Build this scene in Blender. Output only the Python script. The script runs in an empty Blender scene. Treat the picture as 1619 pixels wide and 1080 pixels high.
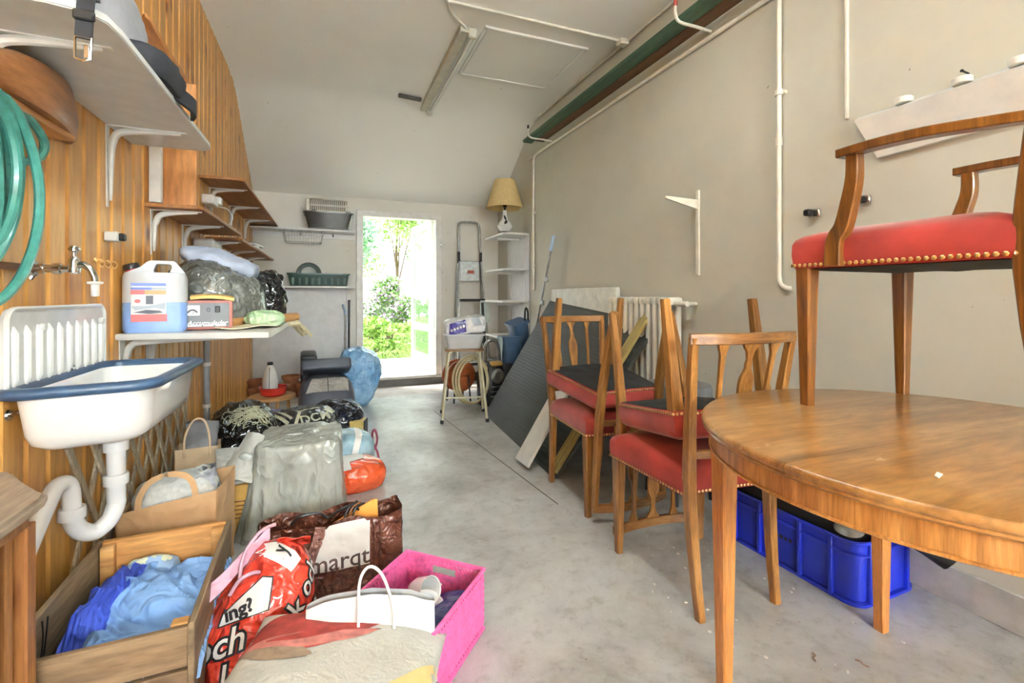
import bpy, bmesh, math, random
from mathutils import Vector, Matrix, Euler, noise
from mathutils.bvhtree import BVHTree

S = bpy.context.scene
COL = S.collection
PI = math.pi
rnd = random.Random(7)

# ---------------------------------------------------------------- camera
# x = across the garage, y = depth towards the garden door, z = up; metres
cam = bpy.data.cameras.new('camera')
cam.sensor_fit = 'HORIZONTAL'
cam.sensor_width = 36.0
cam.lens = 36.0 * 740.0 / 1619.0
cam.shift_y = -73.0 / 1619.0
cam.clip_start = 0.02
cam.clip_end = 200
co = bpy.data.objects.new('camera', cam)
COL.objects.link(co)
co.location = (0, 0, 1.05)
co.rotation_euler = (PI / 2, 0, -math.radians(21.433))
S.camera = co

# ---------------------------------------------------------------- sky, light, exposure
w = bpy.data.worlds.new('overcast_sky')
S.world = w
w.use_nodes = True
nt = w.node_tree
bg = nt.nodes['Background']
bg.inputs['Color'].default_value = (0.90, 0.95, 1.0, 1)
bg.inputs['Strength'].default_value = 1.9

sun = bpy.data.lights.new('sun', 'SUN')
sun.energy = 2.5
sun.angle = math.radians(12)
sun.color = (1.0, 0.96, 0.88)
so = bpy.data.objects.new('sun', sun)
COL.objects.link(so)
so.rotation_euler = Euler((math.radians(38), 0, math.radians(-120)))


def area(name, loc, rot, sx, sy, energy, color=(1, 1, 1), portal=False):
    l = bpy.data.lights.new(name, 'AREA')
    l.shape = 'RECTANGLE'
    l.size, l.size_y = sx, sy
    l.energy = energy
    l.color = color
    if portal:
        l.cycles.is_portal = True
    o = bpy.data.objects.new(name, l)
    COL.objects.link(o)
    o.location = loc
    o.rotation_euler = rot
    return o


# the open garage door behind the camera and the garden door let the sky in
area('garage_door_daylight', (0.62, -3.96, 1.25), (PI / 2, 0, PI), 2.6, 2.4, 1450, (0.80, 0.95, 1.10))
# added fill: an invented strip lamp out of view that brightens the room
area('added_strip_fill', (0.62, 1.15, 2.77), (0, 0, 0), 0.12, 1.35, 4.5, (0.86, 1.0, 1.04))
area('garden_door_portal', (0.78, 5.62, 1.05), (-PI / 2, 0, PI), 0.86, 1.9, 1, portal=True)

S.view_settings.view_transform = 'Standard'
S.view_settings.look = 'None'
S.view_settings.exposure = 1.88
S.view_settings.gamma = 1.0
S.view_settings.use_curve_mapping = False
S.cycles.caustics_reflective = False
S.cycles.caustics_refractive = False


# ---------------------------------------------------------------- materials
def lin(c):
    def f(v):
        v /= 255.0
        return v / 12.92 if v <= 0.04045 else ((v + 0.055) / 1.055) ** 2.4
    return (f(c[0]), f(c[1]), f(c[2]), 1.0)


def _base(name):
    m = bpy.data.materials.new(name)
    m.use_nodes = True
    t = m.node_tree
    return m, t, t.nodes['Principled BSDF']


def _coord(t, scale=(1, 1, 1), vary=False):
    tc = t.nodes.new('ShaderNodeTexCoord')
    mp = t.nodes.new('ShaderNodeMapping')
    mp.inputs['Scale'].default_value = scale
    t.links.new(tc.outputs['Object'], mp.inputs['Vector'])
    if vary:
        oi = t.nodes.new('ShaderNodeObjectInfo')
        mu = t.nodes.new('ShaderNodeVectorMath')
        mu.operation = 'SCALE'
        mu.inputs[0].default_value = (13.7, 27.1, 41.3)
        t.links.new(oi.outputs['Random'], mu.inputs['Scale'])
        t.links.new(mu.outputs[0], mp.inputs['Location'])
    return mp


def _noise(t, vec, scale, detail=4, rough=0.55, dist=0.0):
    n = t.nodes.new('ShaderNodeTexNoise')
    n.inputs['Scale'].default_value = scale
    n.inputs['Detail'].default_value = detail
    n.inputs['Roughness'].default_value = rough
    n.inputs['Distortion'].default_value = dist
    t.links.new(vec.outputs[0], n.inputs['Vector'])
    return n


def _ramp(t, fac, stops):
    r = t.nodes.new('ShaderNodeValToRGB')
    while len(r.color_ramp.elements) < len(stops):
        r.color_ramp.elements.new(0.5)
    for e, (p, c) in zip(r.color_ramp.elements, stops):
        e.position = p
        e.color = c if len(c) == 4 else lin(c)
    t.links.new(fac, r.inputs['Fac'])
    return r


def _mix(t, fac, a, b, mode='MIX'):
    m = t.nodes.new('ShaderNodeMix')
    m.data_type = 'RGBA'
    m.blend_type = mode
    for sock, v in ((m.inputs[0], fac), (m.inputs[6], a), (m.inputs[7], b)):
        if hasattr(v, 'is_linked') or hasattr(v, 'links'):
            t.links.new(v, sock)
        else:
            sock.default_value = v
    return m.outputs[2]


def _bump(t, b, height, strength, dist=0.01):
    n = t.nodes.new('ShaderNodeBump')
    n.inputs['Strength'].default_value = strength
    n.inputs['Distance'].default_value = dist
    t.links.new(height, n.inputs['Height'])
    t.links.new(n.outputs[0], b.inputs['Normal'])


def plain(name, c, rough=0.5, metal=0.0, var=0.12, scale=14, bump=0.0, bscale=60, coat=0.0, spec=0.5, alpha=1.0, sheen=0.0, trans=0.0):
    """painted metal, plastic, enamel, cloth: one colour with faint unevenness"""
    m, t, b = _base(name)
    mp = _coord(t)
    n = _noise(t, mp, scale, 5)
    a = tuple(max(0, v * (1 - var)) for v in c)
    d = tuple(min(255, v * (1 + var * 0.5)) for v in c)
    r = _ramp(t, n.outputs['Fac'], [(0.3, a), (0.7, d)])
    t.links.new(r.outputs[0], b.inputs['Base Color'])
    b.inputs['Roughness'].default_value = rough
    b.inputs['Metallic'].default_value = metal
    b.inputs['Specular IOR Level'].default_value = spec
    b.inputs['Coat Weight'].default_value = coat
    b.inputs['Alpha'].default_value = alpha
    if sheen:
        b.inputs['Sheen Weight'].default_value = sheen
        b.inputs['Sheen Roughness'].default_value = 0.4
    if trans:
        b.inputs['Transmission Weight'].default_value = trans
    if bump:
        n2 = _noise(t, mp, bscale, 6)
        _bump(t, b, n2.outputs['Fac'], bump)
    return m


def wood(name, dark, mid, light, axis=2, scale=1.0, rough=0.4, knots=False, coat=0.0, stretch=14.0, vary=True, bump=0.06, scuff=None, contrast=1.0):
    m, t, b = _base(name)
    sc = [stretch * scale] * 3
    sc[axis] = 1.1 * scale
    mp = _coord(t, sc, vary)
    n = _noise(t, mp, 1.6, 6, 0.6, 0.6)
    n2 = _noise(t, mp, 9.0, 3, 0.6)
    r = _ramp(t, n.outputs['Fac'], [(0.28, dark), (0.5, mid), (0.74, light)])
    r2 = _ramp(t, n2.outputs['Fac'], [(0.35, tuple([1 - 0.28 * contrast] * 3) + (1,)), (0.65, (1.06, 1.06, 1.06, 1))])
    c = _mix(t, 1.0, r.outputs[0], r2.outputs[0], 'MULTIPLY')
    if vary:
        oi = t.nodes.new('ShaderNodeObjectInfo')
        hr = _ramp(t, oi.outputs['Random'], [(0.0, (0.80, 0.78, 0.74, 1)), (0.5, (1, 1, 1, 1)), (1.0, (1.08, 1.06, 1.04, 1))])
        c = _mix(t, 1.0, c, hr.outputs[0], 'MULTIPLY')
    if knots:
        s2 = [5.5, 5.5, 5.5]
        s2[axis] = 3.2
        mk = _coord(t, s2, vary)
        v = t.nodes.new('ShaderNodeTexVoronoi')
        v.inputs['Scale'].default_value = 1.0
        t.links.new(mk.outputs[0], v.inputs['Vector'])
        kr = _ramp(t, v.outputs['Distance'], [(0.06, (0.20, 0.09, 0.04, 1)), (0.13, (0.66, 0.54, 0.44, 1)), (0.21, (1, 1, 1, 1))])
        c = _mix(t, 1.0, c, kr.outputs[0], 'MULTIPLY')
    if scuff:
        ms = _coord(t, (1, 1, 1), False)
        ns = _noise(t, ms, scuff[0], 6, 0.7)
        sr = _ramp(t, ns.outputs['Fac'], [(scuff[1], (0, 0, 0, 1)), (scuff[1] + 0.08, (1, 1, 1, 1))])
        c = _mix(t, sr.outputs[0], c, lin(scuff[2]))
    t.links.new(c, b.inputs['Base Color'])
    b.inputs['Roughness'].default_value = rough
    b.inputs['Coat Weight'].default_value = coat
    b.inputs['Coat Roughness'].default_value = 0.12
    if bump:
        _bump(t, b, n2.outputs['Fac'], bump)
    return m


def wrinkly(name, c, c2, rough=0.3, scale=9.0, strength=0.5, trans=0.0, coat=0.0, var_scale=5, stretch=(1, 1, 1)):
    """thin plastic or paper with creases"""
    m, t, b = _base(name)
    mp = _coord(t, stretch)
    n = _noise(t, mp, var_scale, 4)
    r = _ramp(t, n.outputs['Fac'], [(0.35, c), (0.65, c2)])
    t.links.new(r.outputs[0], b.inputs['Base Color'])
    b.inputs['Roughness'].default_value = rough
    b.inputs['Coat Weight'].default_value = coat
    # creases: folded noise at two sizes
    hs = []
    for k, (sc_, am) in enumerate(((scale, 1.0), (scale * 2.3, 0.45))):
        n2 = _noise(t, mp, sc_, 1.5, 0.5, 0.7)
        a_ = t.nodes.new('ShaderNodeMath')
        a_.operation = 'SUBTRACT'
        a_.inputs[1].default_value = 0.5
        t.links.new(n2.outputs['Fac'], a_.inputs[0])
        b_ = t.nodes.new('ShaderNodeMath')
        b_.operation = 'ABSOLUTE'
        t.links.new(a_.outputs[0], b_.inputs[0])
        c_ = t.nodes.new('ShaderNodeMath')
        c_.operation = 'MULTIPLY'
        c_.inputs[1].default_value = -6.0 * am
        t.links.new(b_.outputs[0], c_.inputs[0])
        hs.append(c_)
    s_ = t.nodes.new('ShaderNodeMath')
    s_.operation = 'ADD'
    t.links.new(hs[0].outputs[0], s_.inputs[0])
    t.links.new(hs[1].outputs[0], s_.inputs[1])
    _bump(t, b, s_.outputs[0], min(1.0, strength * 1.4), 0.012)
    if trans:
        b.inputs['Transmission Weight'].default_value = trans
    return m


def plaster(name, c, dirt, amount=0.5, scale=1.3):
    m, t, b = _base(name)
    mp = _coord(t)
    n = _noise(t, mp, scale, 8, 0.62)
    r = _ramp(t, n.outputs['Fac'], [(0.25, dirt), (0.42 + 0.2 * amount, c)])
    n3 = _noise(t, mp, 23, 3, 0.5)
    sp = _ramp(t, n3.outputs['Fac'], [(0.215, (0.35, 0.3, 0.26, 1)), (0.245, (1, 1, 1, 1))])
    cc = _mix(t, 1.0, r.outputs[0], sp.outputs[0], 'MULTIPLY')
    t.links.new(cc, b.inputs['Base Color'])
    b.inputs['Roughness'].default_value = 0.75
    b.inputs['Specular IOR Level'].default_value = 0.2
    n2 = _noise(t, mp, 38, 5)
    _bump(t, b, n2.outputs['Fac'], 0.10)
    return m


def concrete(name):
    m, t, b = _base(name)
    mp = _coord(t)
    n = _noise(t, mp, 1.5, 9, 0.66, 0.4)
    r = _ramp(t, n.outputs['Fac'], [(0.28, (138, 134, 127)), (0.43, (172, 170, 167)), (0.58, (196, 196, 194)), (0.75, (212, 212, 211))])
    n2 = _noise(t, mp, 17, 8, 0.7)
    r2 = _ramp(t, n2.outputs['Fac'], [(0.30, (0.74, 0.71, 0.67, 1)), (0.48, (1, 1, 1, 1)), (0.7, (1.06, 1.06, 1.06, 1))])
    c = _mix(t, 1.0, r.outputs[0], r2.outputs[0], 'MULTIPLY')
    n3 = _noise(t, mp, 60, 3, 0.6)
    sp = _ramp(t, n3.outputs['Fac'], [(0.26, (0.42, 0.38, 0.33, 1)), (0.31, (1, 1, 1, 1)), (0.74, (1, 1, 1, 1)), (0.79, (1.25, 1.25, 1.25, 1))])
    c = _mix(t, 1.0, c, sp.outputs[0], 'MULTIPLY')
    t.links.new(c, b.inputs['Base Color'])
    rr = _ramp(t, n.outputs['Fac'], [(0.3, (0.55, 0.55, 0.55, 1)), (0.7, (0.24, 0.24, 0.24, 1))])
    t.links.new(rr.outputs[0], b.inputs['Roughness'])
    _bump(t, b, n2.outputs['Fac'], 0.14)
    return m


M = {}
M['wall'] = plaster('painted_plaster', (200, 197, 185), (191, 187, 174), 0.4)
M['wall_back'] = plaster('white_plaster', (226, 223, 214), (214, 209, 198), 0.4)
M['ceiling'] = plaster('ceiling_paint', (240, 239, 232), (233, 231, 222), 0.3, 0.8)
M['concrete'] = concrete('worn_concrete')
M['kerb'] = plaster('grey_plinth', (186, 185, 181), (150, 148, 142), 0.9, 6)
M['pine'] = wood('varnished_pine', (188, 124, 56), (214, 154, 78), (231, 177, 102), 2, 0.8, 0.34, knots=True, coat=0.06, stretch=9, bump=0.03, contrast=0.5)
M['line_dark'] = plain('dark_floor_line', (104, 98, 90), 0.9)
M['joint'] = plain('dark_joint', (92, 58, 26), 0.8)
M['walnut'] = wood('chair_wood', (122, 80, 38), (162, 112, 56), (190, 140, 78), 2, 1.6, 0.32, coat=0.3, stretch=16, bump=0.03)
M['walnut_h'] = wood('chair_wood_rails', (116, 76, 36), (156, 106, 54), (184, 134, 74), 0, 1.6, 0.32, coat=0.3, stretch=16, bump=0.03)
M['armwood'] = wood('armchair_wood', (84, 48, 16), (124, 76, 28), (156, 104, 46), 2, 1.6, 0.28, coat=0.4, stretch=16, bump=0.03)
M['table_top'] = wood('table_veneer', (120, 78, 38), (166, 116, 62), (196, 150, 94), 0, 1.2, 0.30, coat=0.5, stretch=6, vary=False, bump=0, scuff=(6.5, 0.645, (206, 186, 158)))
M['table_side'] = wood('table_apron', (148, 94, 42), (190, 132, 68), (214, 160, 96), 2, 1.4, 0.3, coat=0.3, stretch=18, vary=False, bump=0.02)
M['ply'] = wood('shelf_ply', (128, 78, 30), (164, 106, 48), (190, 132, 70), 1, 0.8, 0.5, stretch=9)
M['ply_light'] = wood('light_ply', (182, 116, 58), (206, 140, 78), (222, 162, 102), 1, 0.8, 0.5, stretch=7)
M['white_paint'] = plain('white_paint', (232, 230, 224), 0.4, var=0.05)
M['white_board'] = plain('white_laminate', (224, 222, 218), 0.35, var=0.04)
M['pipe_paint'] = plain('painted_pipe', (226, 220, 206), 0.4, var=0.06)
M['chrome'] = plain('chrome', (214, 214, 214), 0.16, 1.0, var=0.1)
M['steel'] = plain('galvanised_steel', (150, 150, 150), 0.4, 0.9, var=0.2, scale=30)
M['alu'] = plain('aluminium', (168, 168, 164), 0.38, 0.85, var=0.14, scale=20)
M['black'] = plain('black_plastic', (26, 26, 28), 0.42, var=0.2)
M['velvet'] = plain('red_velvet', (172, 58, 50), 0.85, var=0.18, scale=7, bump=0.05, bscale=300, sheen=0.4)
M['blackcloth'] = plain('black_lining', (34, 34, 35), 0.9, var=0.3, scale=20, bump=0.2, bscale=30)
M['brass'] = plain('brass_nail', (226, 186, 130), 0.28, 0.9, var=0.1)


# ---------------------------------------------------------------- mesh helpers
class B:
    """collects shapes into one mesh"""

    def __init__(self):
        self.bm = bmesh.new()

    def _add(self, tmp, mat=None):
        if mat is not None:
            bmesh.ops.transform(tmp, matrix=mat, verts=tmp.verts)
        me = bpy.data.meshes.new('tmp')
        tmp.to_mesh(me)
        tmp.free()
        self.bm.from_mesh(me)
        bpy.data.meshes.remove(me)
        return self

    def box(self, c, s, rot=None, bev=0.0, seg=1):
        t = bmesh.new()
        bmesh.ops.create_cube(t, size=1.0)
        bmesh.ops.scale(t, vec=s, verts=t.verts)
        if bev:
            bmesh.ops.bevel(t, geom=list(t.edges), offset=bev, segments=seg, affect='EDGES', profile=0.6)
        m = Matrix.Translation(c)
        if rot is not None:
            m = m @ (rot.to_4x4() if isinstance(rot, Matrix) else Euler(rot).to_matrix().to_4x4())
        return self._add(t, m)

    def tube(self, pts, r, seg=8, closed=False, caps=True):
        P = [Vector(p) for p in pts]
        n = len(P)
        rr = r if isinstance(r, (list, tuple)) else [r] * n
        t = bmesh.new()
        rings = []
        up = None
        for i in range(n):
            if closed:
                d = P[(i + 1) % n] - P[i - 1]
            else:
                d = P[min(i + 1, n - 1)] - P[max(i - 1, 0)]
            d.normalize()
            if up is None:
                a = Vector((0, 0, 1)) if abs(d.z) < 0.9 else Vector((1, 0, 0))
                up = (a - d * a.dot(d)).normalized()
            else:
                up = (up - d * up.dot(d))
                if up.length < 1e-5:
                    up = Vector((1, 0, 0)) - d * d.x
                up.normalize()
            s = d.cross(up)
            rings.append([t.verts.new(P[i] + (up * math.cos(k * 2 * PI / seg) + s * math.sin(k * 2 * PI / seg)) * rr[i]) for k in range(seg)])
        for i in range(n if closed else n - 1):
            a, b = rings[i], rings[(i + 1) % n]
            for k in range(seg):
                t.faces.new((a[k], a[(k + 1) % seg], b[(k + 1) % seg], b[k]))
        if not closed and caps:
            t.faces.new(list(reversed(rings[0])))
            t.faces.new(rings[-1])
        bmesh.ops.recalc_face_normals(t, faces=t.faces)
        return self._add(t)

    def cyl(self, p0, p1, r0, r1=None, seg=16):
        return self.tube([p0, p1], [r0, r0 if r1 is None else r1], seg)

    def lathe(self, prof, c=(0, 0, 0), seg=24, mat=None, caps=(True, True)):
        t = bmesh.new()
        rings = []
        for r, z in prof:
            rings.append([t.verts.new((r * math.cos(k * 2 * PI / seg), r * math.sin(k * 2 * PI / seg), z)) for k in range(seg)])
        for a, b in zip(rings, rings[1:]):
            for k in range(seg):
                t.faces.new((a[k], a[(k + 1) % seg], b[(k + 1) % seg], b[k]))
        if caps[0]:
            t.faces.new(list(reversed(rings[0])))
        if caps[1]:
            t.faces.new(rings[-1])
        bmesh.ops.recalc_face_normals(t, faces=t.faces)
        mm = Matrix.Translation(c)
        if mat is not None:
            mm = mm @ mat
        return self._add(t, mm)

    def prism(self, poly, z0, z1, mat=None, bev=0.0):
        """polygon in xy pulled from z0 to z1, then moved by mat"""
        t = bmesh.new()
        a = [t.verts.new((x, y, z0)) for x, y in poly]
        b = [t.verts.new((x, y, z1)) for x, y in poly]
        n = len(poly)
        t.faces.new(list(reversed(a)))
        t.faces.new(b)
        for k in range(n):
            t.faces.new((a[k], a[(k + 1) % n], b[(k + 1) % n], b[k]))
        bmesh.ops.recalc_face_normals(t, faces=t.faces)
        if bev:
            bmesh.ops.bevel(t, geom=[e for e in t.edges if abs(e.verts[0].co.z - e.verts[1].co.z) < 1e-6], offset=bev, segments=2, affect='EDGES')
        return self._add(t, mat)

    def bar(self, pts, sizes, side=(1, 0, 0)):
        """rectangular bar along pts; sizes = (width along side, thickness) per point"""
        P = [Vector(p) for p in pts]
        n = len(P)
        if isinstance(sizes[0], (int, float)):
            sizes = [sizes] * n
        t = bmesh.new()
        rings = []
        for i in range(n):
            d = (P[min(i + 1, n - 1)] - P[max(i - 1, 0)]).normalized()
            s = Vector(side)
            s = (s - d * s.dot(d)).normalized()
            u = d.cross(s)
            w, h = sizes[i][0] / 2, sizes[i][1] / 2
            e = min(w, h) * 0.22
            rings.append([t.verts.new(P[i] + s * x + u * y) for x, y in
                          ((w - e, -h), (w, -h + e), (w, h - e), (w - e, h), (-w + e, h), (-w, h - e), (-w, -h + e), (-w + e, -h))])
        for a, b in zip(rings, rings[1:]):
            for k in range(8):
                t.faces.new((a[k], a[(k + 1) % 8], b[(k + 1) % 8], b[k]))
        t.faces.new(list(reversed(rings[0])))
        t.faces.new(rings[-1])
        bmesh.ops.recalc_face_normals(t, faces=t.faces)
        return self._add(t)

    def faces(self, verts, faces):
        t = bmesh.new()
        v = [t.verts.new(p) for p in verts]
        for f in faces:
            try:
                t.faces.new([v[i] for i in f])
            except ValueError:
                pass
        bmesh.ops.recalc_face_normals(t, faces=t.faces)
        return self._add(t)

    def grid(self, f, nu, nv, wrap=False):
        """surface from f(u, v), u and v in 0..1"""
        t = bmesh.new()
        V = [[t.verts.new(f(i / nu, j / nv)) for j in range(nv + 1)] for i in range(nu if wrap else nu + 1)]
        for i in range(nu):
            for j in range(nv):
                a, b = V[i], V[(i + 1) % len(V)]
                t.faces.new((a[j], b[j], b[j + 1], a[j + 1]))
        return self._add(t)

    def thick(self, d):
        bmesh.ops.recalc_face_normals(self.bm, faces=self.bm.faces)
        bmesh.ops.solidify(self.bm, geom=list(self.bm.faces), thickness=d)
        return self

    def xf(self, m):
        bmesh.ops.transform(self.bm, matrix=m, verts=self.bm.verts)
        return self

    def mesh(self, name, m=None, smooth=40):
        bm = self.bm
        bm.normal_update()
        if smooth:
            lim = math.radians(smooth)
            for f in bm.faces:
                f.smooth = True
            for e in bm.edges:
                if len(e.link_faces) == 2 and e.calc_face_angle(0) > lim:
                    e.smooth = False
        me = bpy.data.meshes.new(name)
        bm.to_mesh(me)
        bm.free()
        if m is not None:
            me.materials.append(m if not isinstance(m, str) else M[m])
        return me

    def obj(self, name, m=None, parent=None, smooth=40, loc=None, rot=None):
        o = bpy.data.objects.new(name, self.mesh(name, m, smooth))
        COL.objects.link(o)
        if parent is not None:
            o.parent = parent
        if loc is not None:
            o.location = loc
        if rot is not None:
            o.rotation_euler = rot
        return o


def thing(name, label, cat, loc=(0, 0, 0), rz=0.0, group=None, rot=None):
    o = bpy.data.objects.new(name, None)
    o.empty_display_size = 0.05
    COL.objects.link(o)
    o.location = loc
    o.rotation_euler = rot if rot is not None else (0, 0, rz)
    o['label'] = label
    o['category'] = cat
    if group:
        o['group'] = group
    return o


def tag(o, label, cat, group=None):
    o['label'] = label
    o['category'] = cat
    if group:
        o['group'] = group
    return o


def struct(o):
    o['kind'] = 'structure'
    return o


def stuff(o):
    o['kind'] = 'stuff'
    return o


def dup(root, loc, rot, label=None, group=None):
    r = root.copy()
    COL.objects.link(r)
    r.location = loc
    r.rotation_euler = rot
    if label:
        r['label'] = label
    if group:
        r['group'] = group
    for ch in list(root.children):
        c = ch.copy()
        COL.objects.link(c)
        c.parent = r
        for g in list(ch.children):
            d = g.copy()
            COL.objects.link(d)
            d.parent = c
    return r


def smoothline(pts, n=6, closed=False):
    """Catmull-Rom through pts"""
    P = [Vector(p) for p in pts]
    k = len(P)
    out = []
    for i in range(k if closed else k - 1):
        p0 = P[(i - 1) % k] if closed or i > 0 else P[0]
        p1, p2 = P[i], P[(i + 1) % k]
        p3 = P[(i + 2) % k] if closed or i + 2 < k else P[-1]
        for j in range(n):
            t = j / n
            out.append(0.5 * ((2 * p1) + (p2 - p0) * t + (2 * p0 - 5 * p1 + 4 * p2 - p3) * t * t + (3 * p1 - p0 - 3 * p2 + p3) * t ** 3))
    if not closed:
        out.append(P[-1])
    return out


def frame(o, x, y, z):
    """matrix whose columns are the axes x, y, z at o"""
    m = Matrix((Vector(x), Vector(y), Vector(z))).transposed().to_4x4()
    m.translation = Vector(o)
    return m


def rrect(w, h, r, seg=4, cx=0, cy=0):
    out = []
    for qx, qy, a0 in ((1, 1, 0), (-1, 1, 90), (-1, -1, 180), (1, -1, 270)):
        for k in range(seg + 1):
            a = math.radians(a0 + 90 * k / seg)
            out.append((cx + qx * (w / 2 - r) + r * math.cos(a), cy + qy * (h / 2 - r) + r * math.sin(a)))
    return out


# ---------------------------------------------------------------- the room
XL, XR, YB, YF, ZC = -0.742, 1.99, 5.55, -4.0, 2.86
YBEND, ZB = 4.46, 2.14

# floor: the slab, a paler strip at the door, a recessed gap between them, one thin dark line
struct(B().box(((XL + XR) / 2, (YF + 4.985) / 2, -0.06), (XR - XL + 0.3, 4.985 - YF, 0.12)).obj('floor', 'concrete'))
M['strip'] = plaster('door_strip_concrete', (196, 190, 182), (168, 160, 150), 0.8, 5)
struct(B().box(((XL + XR) / 2, 5.275, -0.062), (XR - XL + 0.3, 0.57, 0.12)).obj('trim_1', 'strip'))

struct(B().box((0, 0, 0), (0.006, 2.1, 0.0012)).obj('floor_line', 'line_dark', loc=(0.985, 3.15, 0.0003), rot=(0, 0, 0.085)))  # thin dark line lying on the slab
# ceiling: flat part and the slope down to the back wall
struct(B().faces([(XL - 0.12, YF, ZC), (XR + 0.1, YF, ZC), (XR + 0.1, YBEND - 0.12, ZC), (XL - 0.12, YBEND - 0.12, ZC),
                  (XR + 0.1, YBEND + 0.10, ZC - 0.05), (XL - 0.12, YBEND + 0.10, ZC - 0.05),
                  (XR + 0.1, YB + 0.12, ZB - 0.075), (XL - 0.12, YB + 0.12, ZB - 0.075)],
                 [(0, 1, 2, 3), (3, 2, 4, 5), (5, 4, 6, 7)]).thick(-0.08).obj('ceiling', 'ceiling', smooth=60))
# roof keeps the sky out
struct(B().box(((XL + XR) / 2, 0.2, ZC + 0.14), (XR - XL + 0.6, 8.8, 0.08)).obj('trim_2', 'ceiling'))

# right wall with the concrete plinth
struct(B().box((XR + 0.1, (YF + YB) / 2, ZC / 2 + 0.05), (0.2, YB - YF + 0.4, ZC + 0.1)).obj('wall_right', 'wall'))
struct(B().box((XR - 0.004, (YF + YB) / 2, 0.062), (0.012, YB - YF, 0.124), bev=0.003).obj('baseboard_right', 'kerb'))
# back wall with the door opening
DX0, DX1, DZ0, DZ1 = 0.30, 1.26, 0.10, 1.99
bw = B()
for x0, x1, z0, z1 in ((XL - 0.2, DX0, 0, 2.5), (DX1, XR + 0.2, 0, 2.5), (DX0, DX1, DZ1, 2.5), (DX0, DX1, 0, DZ0)):
    bw.box(((x0 + x1) / 2, YB + 0.08, (z0 + z1) / 2), (x1 - x0, 0.16, z1 - z0))
struct(bw.obj('wall_back', 'wall_back'))
struct(B().box(((XL + XR) / 2, YF - 0.1, 2.55), (XR - XL + 0.5, 0.2, 0.75)).obj('wall_front', 'wall'))
M['darkkerb'] = plaster('dark_threshold', (118, 114, 108), (92, 88, 82), 0.8, 7)
struct(B().box(((0.2 + XR) / 2, YB - 0.006, 0.05), (XR - 0.2, 0.012, 0.1), bev=0.002).obj('baseboard_back', 'darkkerb'))

# left wall: every board on its own, tongue-and-groove with chamfered edges
wl = struct(B().box((XL - 0.10, (YF + YB) / 2, ZC / 2), (0.14, YB - YF + 0.4, ZC + 0.2)).obj('wall_left', 'joint'))


def ztop(y):
    return ZC - 0.005 if y < YBEND - 0.12 else (ZC - 0.05 if y < YBEND + 0.1 else ZC - 0.05 - (y - YBEND - 0.1) / (YB - YBEND - 0.1) * (ZC - 0.05 - ZB) - 0.005)


pw = 0.1035
k0 = int((YF - 1.599) / pw) - 1
shared = None
y = 1.599 + k0 * pw
while y < YB - 0.01:
    if y + pw > YF:
        y1 = min(y + pw, YB)
        wd = y1 - y
        prof = [(-0.001, 0.003), (0.008, 0.012), (0.008, wd - 0.012), (-0.001, wd - 0.003), (-0.02, wd - 0.003), (-0.02, 0.003)]
        zt0, zt1 = ztop(y), ztop(y1)
        flat = abs(zt0 - zt1) < 1e-6 and abs(wd - pw) < 1e-6
        if flat and shared is not None:
            o = bpy.data.objects.new('plank', shared)
            COL.objects.link(o)
            o.parent = wl
        else:
            vs = [(px, py, 0.0) for px, py in prof] + [(px, py, zt0 + (zt1 - zt0) * py / wd) for px, py in prof]
            fs = [(5, 4, 3, 2, 1, 0), (6, 7, 8, 9, 10, 11)] + [(i, (i + 1) % 6, 6 + (i + 1) % 6, 6 + i) for i in range(6)]
            o = B().faces(vs, fs).obj('plank', 'pine', wl, smooth=0)
            if flat:
                shared = o.data
        o.location = (XL, y, 0)
    y += pw

# ---------------------------------------------------------------- back door
dr = struct(thing('door_1', '', ''))
del dr['label'], dr['category']
f = B()
f.box((DX0 + 0.03, YB - 0.0, (DZ0 + DZ1) / 2), (0.075, 0.06, DZ1 - DZ0 + 0.05), bev=0.006)
f.box((DX1 - 0.03, YB - 0.0, (DZ0 + DZ1) / 2), (0.075, 0.06, DZ1 - DZ0 + 0.05), bev=0.006)
f.box(((DX0 + DX1) / 2, YB, DZ1 - 0.01), (DX1 - DX0 + 0.01, 0.062, 0.07), bev=0.006)
for sx in (DX0 + 0.012, DX1 - 0.012):
    f.box((sx, YB + 0.09, (DZ0 + DZ1) / 2), (0.03, 0.16, DZ1 - DZ0))
f.box(((DX0 + DX1) / 2, YB + 0.09, DZ1 - 0.02), (DX1 - DX0, 0.16, 0.03))
f.obj('door_frame', 'white_paint', dr)
M['sill'] = plaster('stone_sill', (206, 202, 196), (176, 170, 162), 0.8, 7)
B().box(((DX0 + DX1) / 2, YB + 0.07, DZ0 - 0.005), (DX1 - DX0, 0.22, 0.03), bev=0.006).obj('door_sill', 'sill', dr)
# leaf, hinged right, standing open into the garden (local x = across the leaf from the hinge, y = thickness)
leaf = bpy.data.objects.new('door_leaf', None)
ll = B()
LW, LH = 0.84, 1.86
M['door_paint'] = plain('door_paint', (236, 240, 232), 0.3, var=0.04)
ll.box((0.045, 0, LH / 2), (0.09, 0.045, LH), bev=0.004)
ll.box((LW - 0.045, 0, LH / 2), (0.09, 0.045, LH), bev=0.004)
for z, h in ((0.09, 0.18), (0.52, 0.09), (0.95, 0.12), (LH - 0.05, 0.10)):
    ll.box((LW / 2, 0, z), (LW - 0.17, 0.044, h), bev=0.004)
leafo = ll.obj('door_leaf', 'door_paint', dr, loc=(DX1 - 0.07, YB + 0.15, DZ0 + 0.02), rot=(0, 0, math.radians(97)))
m, t, b = _base('door_glass')
b.inputs['Base Color'].default_value = (0.50, 0.68, 0.50, 1)
b.inputs['Roughness'].default_value = 0.03
b.inputs['Transmission Weight'].default_value = 0.85
M['glass'] = m
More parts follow.
